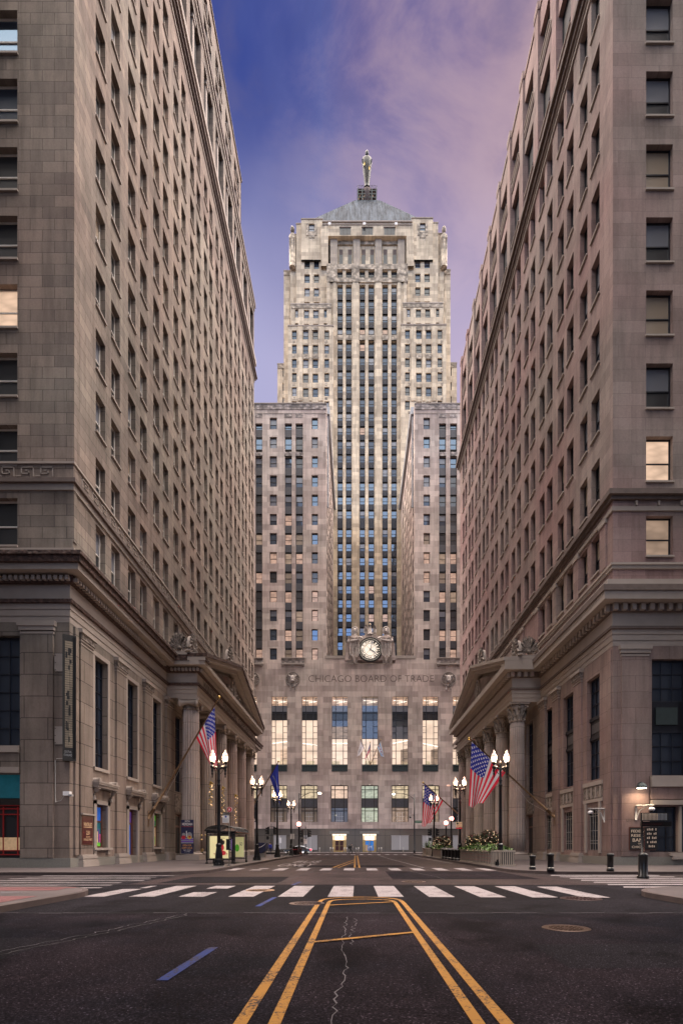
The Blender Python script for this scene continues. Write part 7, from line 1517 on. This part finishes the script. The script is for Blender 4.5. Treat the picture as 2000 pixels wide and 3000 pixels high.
def us(u, v):
    if u > .46 and v < .42:
        a = u-.46
        gu, gv = (a/.54)*9, (v/.42)*11
        i, j = int(gu), int(gv)
        if (i+j) % 2 == 0 and abs(gu-i-.5)+abs(gv-j-.5) < .46: return 'flag_white'
        return 'flag_blue'
    return 'flag_red' if int(u*13) % 2 == 0 else 'flag_white'
def plain(m): return lambda u, v: m
def flagpole(name, base, tip, label, clothes, r=.09):
    t = thing(name, base, label, 'flagpole'); m_ = MB(); b, p = Vector(base), Vector(tip); m_.tube([b, b+(p-b)*.3, p], [r*1.25, r, r*.55], 'bronze_pole', 10); m_.build('pole', t); m_ = MB(); m_.ball(p, r*1.5, 'gold', 8, 6); m_.build('finial', t)
    d = (p-b).normalized(); sx_ = 1 if b.x > 0 else -1
    if abs(b.x) > 10: m_ = MB(); m_.box(b.x-.0*sx_, b.x+sx_*.12, b.y-.14, b.y+.14, b.z-.7, b.z+.6, 'bronze_pole'); m_.tube([b, b+d*.9], r*1.7, 'bronze_pole', 10); m_.build('bracket', t)
    return t
# left: stars and stripes over the bank door
base, tip = (-17.42, 45.5, 3.8), (-11.5, 45.5, 13.95); flagpole('flagpole', base, tip, 'long bronze flagpole leaning out from the left wall', None)
d = (Vector(tip)-Vector(base)).normalized()
m_ = MB(); P0 = Vector(tip)-d*3.9
flag_cloth(m_, P0, d, (.03, 0.0, -1), 3.1, 5.4, us, fold=.24, k=3.2, ph=.6, sag=.02, shrink=.66, nu=80, nv=70); tag(m_.build('flag'), 'drooping stars and stripes flag on the left pole above the lamp', 'flag', 'stars and stripes flags')
m_ = MB(); m_.tube([Vector(tip)-d*3.6, Vector(base)+d*1.6+Vector((.5, 0, .2)), Vector(base)+Vector((.1, -.2, 1.3))], .012, 'grey_paint', 4); tag(m_.build('halyard'), 'thin rope running under the left flagpole', 'rope', 'flagpole ropes')
base, tip = (17.52, 48.1, 4.05), (9.97, 48.1, 11.0); flagpole('flagpole', base, tip, 'bronze flagpole leaning out from the right wall with stays', None, .085); d = (Vector(tip)-Vector(base)).normalized()
m_ = MB(); P0 = Vector(tip)-d*4.4
flag_cloth(m_, P0, d, (-.05, 0, -1), 4.1, 5.9, us, fold=.28, k=2.4, ph=1.4, sag=.0, shrink=.60, nu=90, nv=80); tag(m_.build('flag'), 'large stars and stripes flag hanging on the right pole over the planter', 'flag', 'stars and stripes flags')
m_ = MB(); q_ = Vector(base)+d*3.1; m_.tube([q_, (17.5, 44.3, 6.2)], .02, 'iron_black', 4); m_.tube([q_, (17.5, 50.6, 5.9)], .02, 'iron_black', 4); m_.tube([Vector(tip)-d*4.2, q_+Vector((0, 0, -.8)), Vector(base)], .012, 'grey_paint', 4); tag(m_.build('halyard'), 'dark stays and rope bracing the right flagpole', 'rope', 'flagpole ropes')
base, tip = (17.4, 88.0, 5.8), (10.8, 88.0, 11.7); flagpole('flagpole', base, tip, 'far flagpole leaning out over the right pavement', None, .11); d = (Vector(tip)-Vector(base)).normalized()
m_ = MB(); flag_cloth(m_, Vector(tip)-d*4.4, d, (-.06, 0, -1), 4.1, 7.0, us, fold=.25, k=2.6, ph=2.2, sag=.0, shrink=.6); tag(m_.build('flag'), 'far stars and stripes flag hanging in front of the tower at the right', 'flag', 'stars and stripes flags')
base, tip = (-17.4, 89.7, 7.6), (-12.9, 89.7, 15.4); flagpole('flagpole', base, tip, 'far flagpole leaning out on the left carrying a blue flag', None, .11); d = (Vector(tip)-Vector(base)).normalized()
def blue_logo(u, v): return 'clear_grey' if .12 < v < .6 and abs(u-.5-.9*(v-.35)) < .035 else 'cloth_blue' if .1 < u < .9 else 'flag_blue'
m_ = MB(); flag_cloth(m_, Vector(tip)-d*2.9, d, (.06, 0, -1), 2.7, 6.8, blue_logo, fold=.22, k=3.4, ph=.2, sag=-.02, shrink=.72); tag(m_.build('flag'), 'dark blue flag drooping from the far left pole', 'flag')
# three poles fanned out over the tower doors
bb = Vector(((1084-HX)*111.3/F_PX, 111.5, at(0, 2242, 111.3)[1]))
def city(u, v): return 'flag_sky' if .2 < u < .36 or .64 < u < .8 else 'sign_red' if .42 < u < .58 and int(v*9) % 2 == 1 and .1 < v < .9 else 'flag_white'
for i, (px, py, pt_, lab, al) in enumerate(((1056, 2165, lambda u, v: 'clear_grey' if abs(u-.5) < .12 and .3 < v < .9 and int(v*22) % 2 else 'flag_white', 'white flag on the left of three small poles on the tower', None), (1084, 2174, us, 'small stars and stripes flag in the middle over the tower doors', None), (1115, 2167, city, 'white and sky blue striped flag on the right of three small poles', None))):
    yy = 108.6; X, Z = at(px, py, yy); tp = Vector((X, yy, Z)); t = thing('flagpole', bb, ['left of the three small poles fanned out on the tower', 'middle of the three small poles fanned out on the tower', 'right of the three small poles fanned out on the tower'][i], 'flagpole', 'three small flagpoles on the tower'); m_ = MB(); m_.tube([bb, tp], [.08, .05], 'bronze_pole', 6); m_.build('pole', t); m_ = MB(); m_.ball(tp, .1, 'gold', 6, 5); m_.build('finial', t)
    d = (tp-bb).normalized(); m_ = MB(); flag_cloth(m_, tp-d*2.0, d, ((-.25, 0, -1), (-.35, 0, -1), (.22, 0, -1))[i], 1.8, 3.4, pt_, 30, 26, .13, 3.2, i*1.1, .0, .55); tag(m_.build('flag'), lab, 'flag', 'stars and stripes flags' if i == 1 else None)
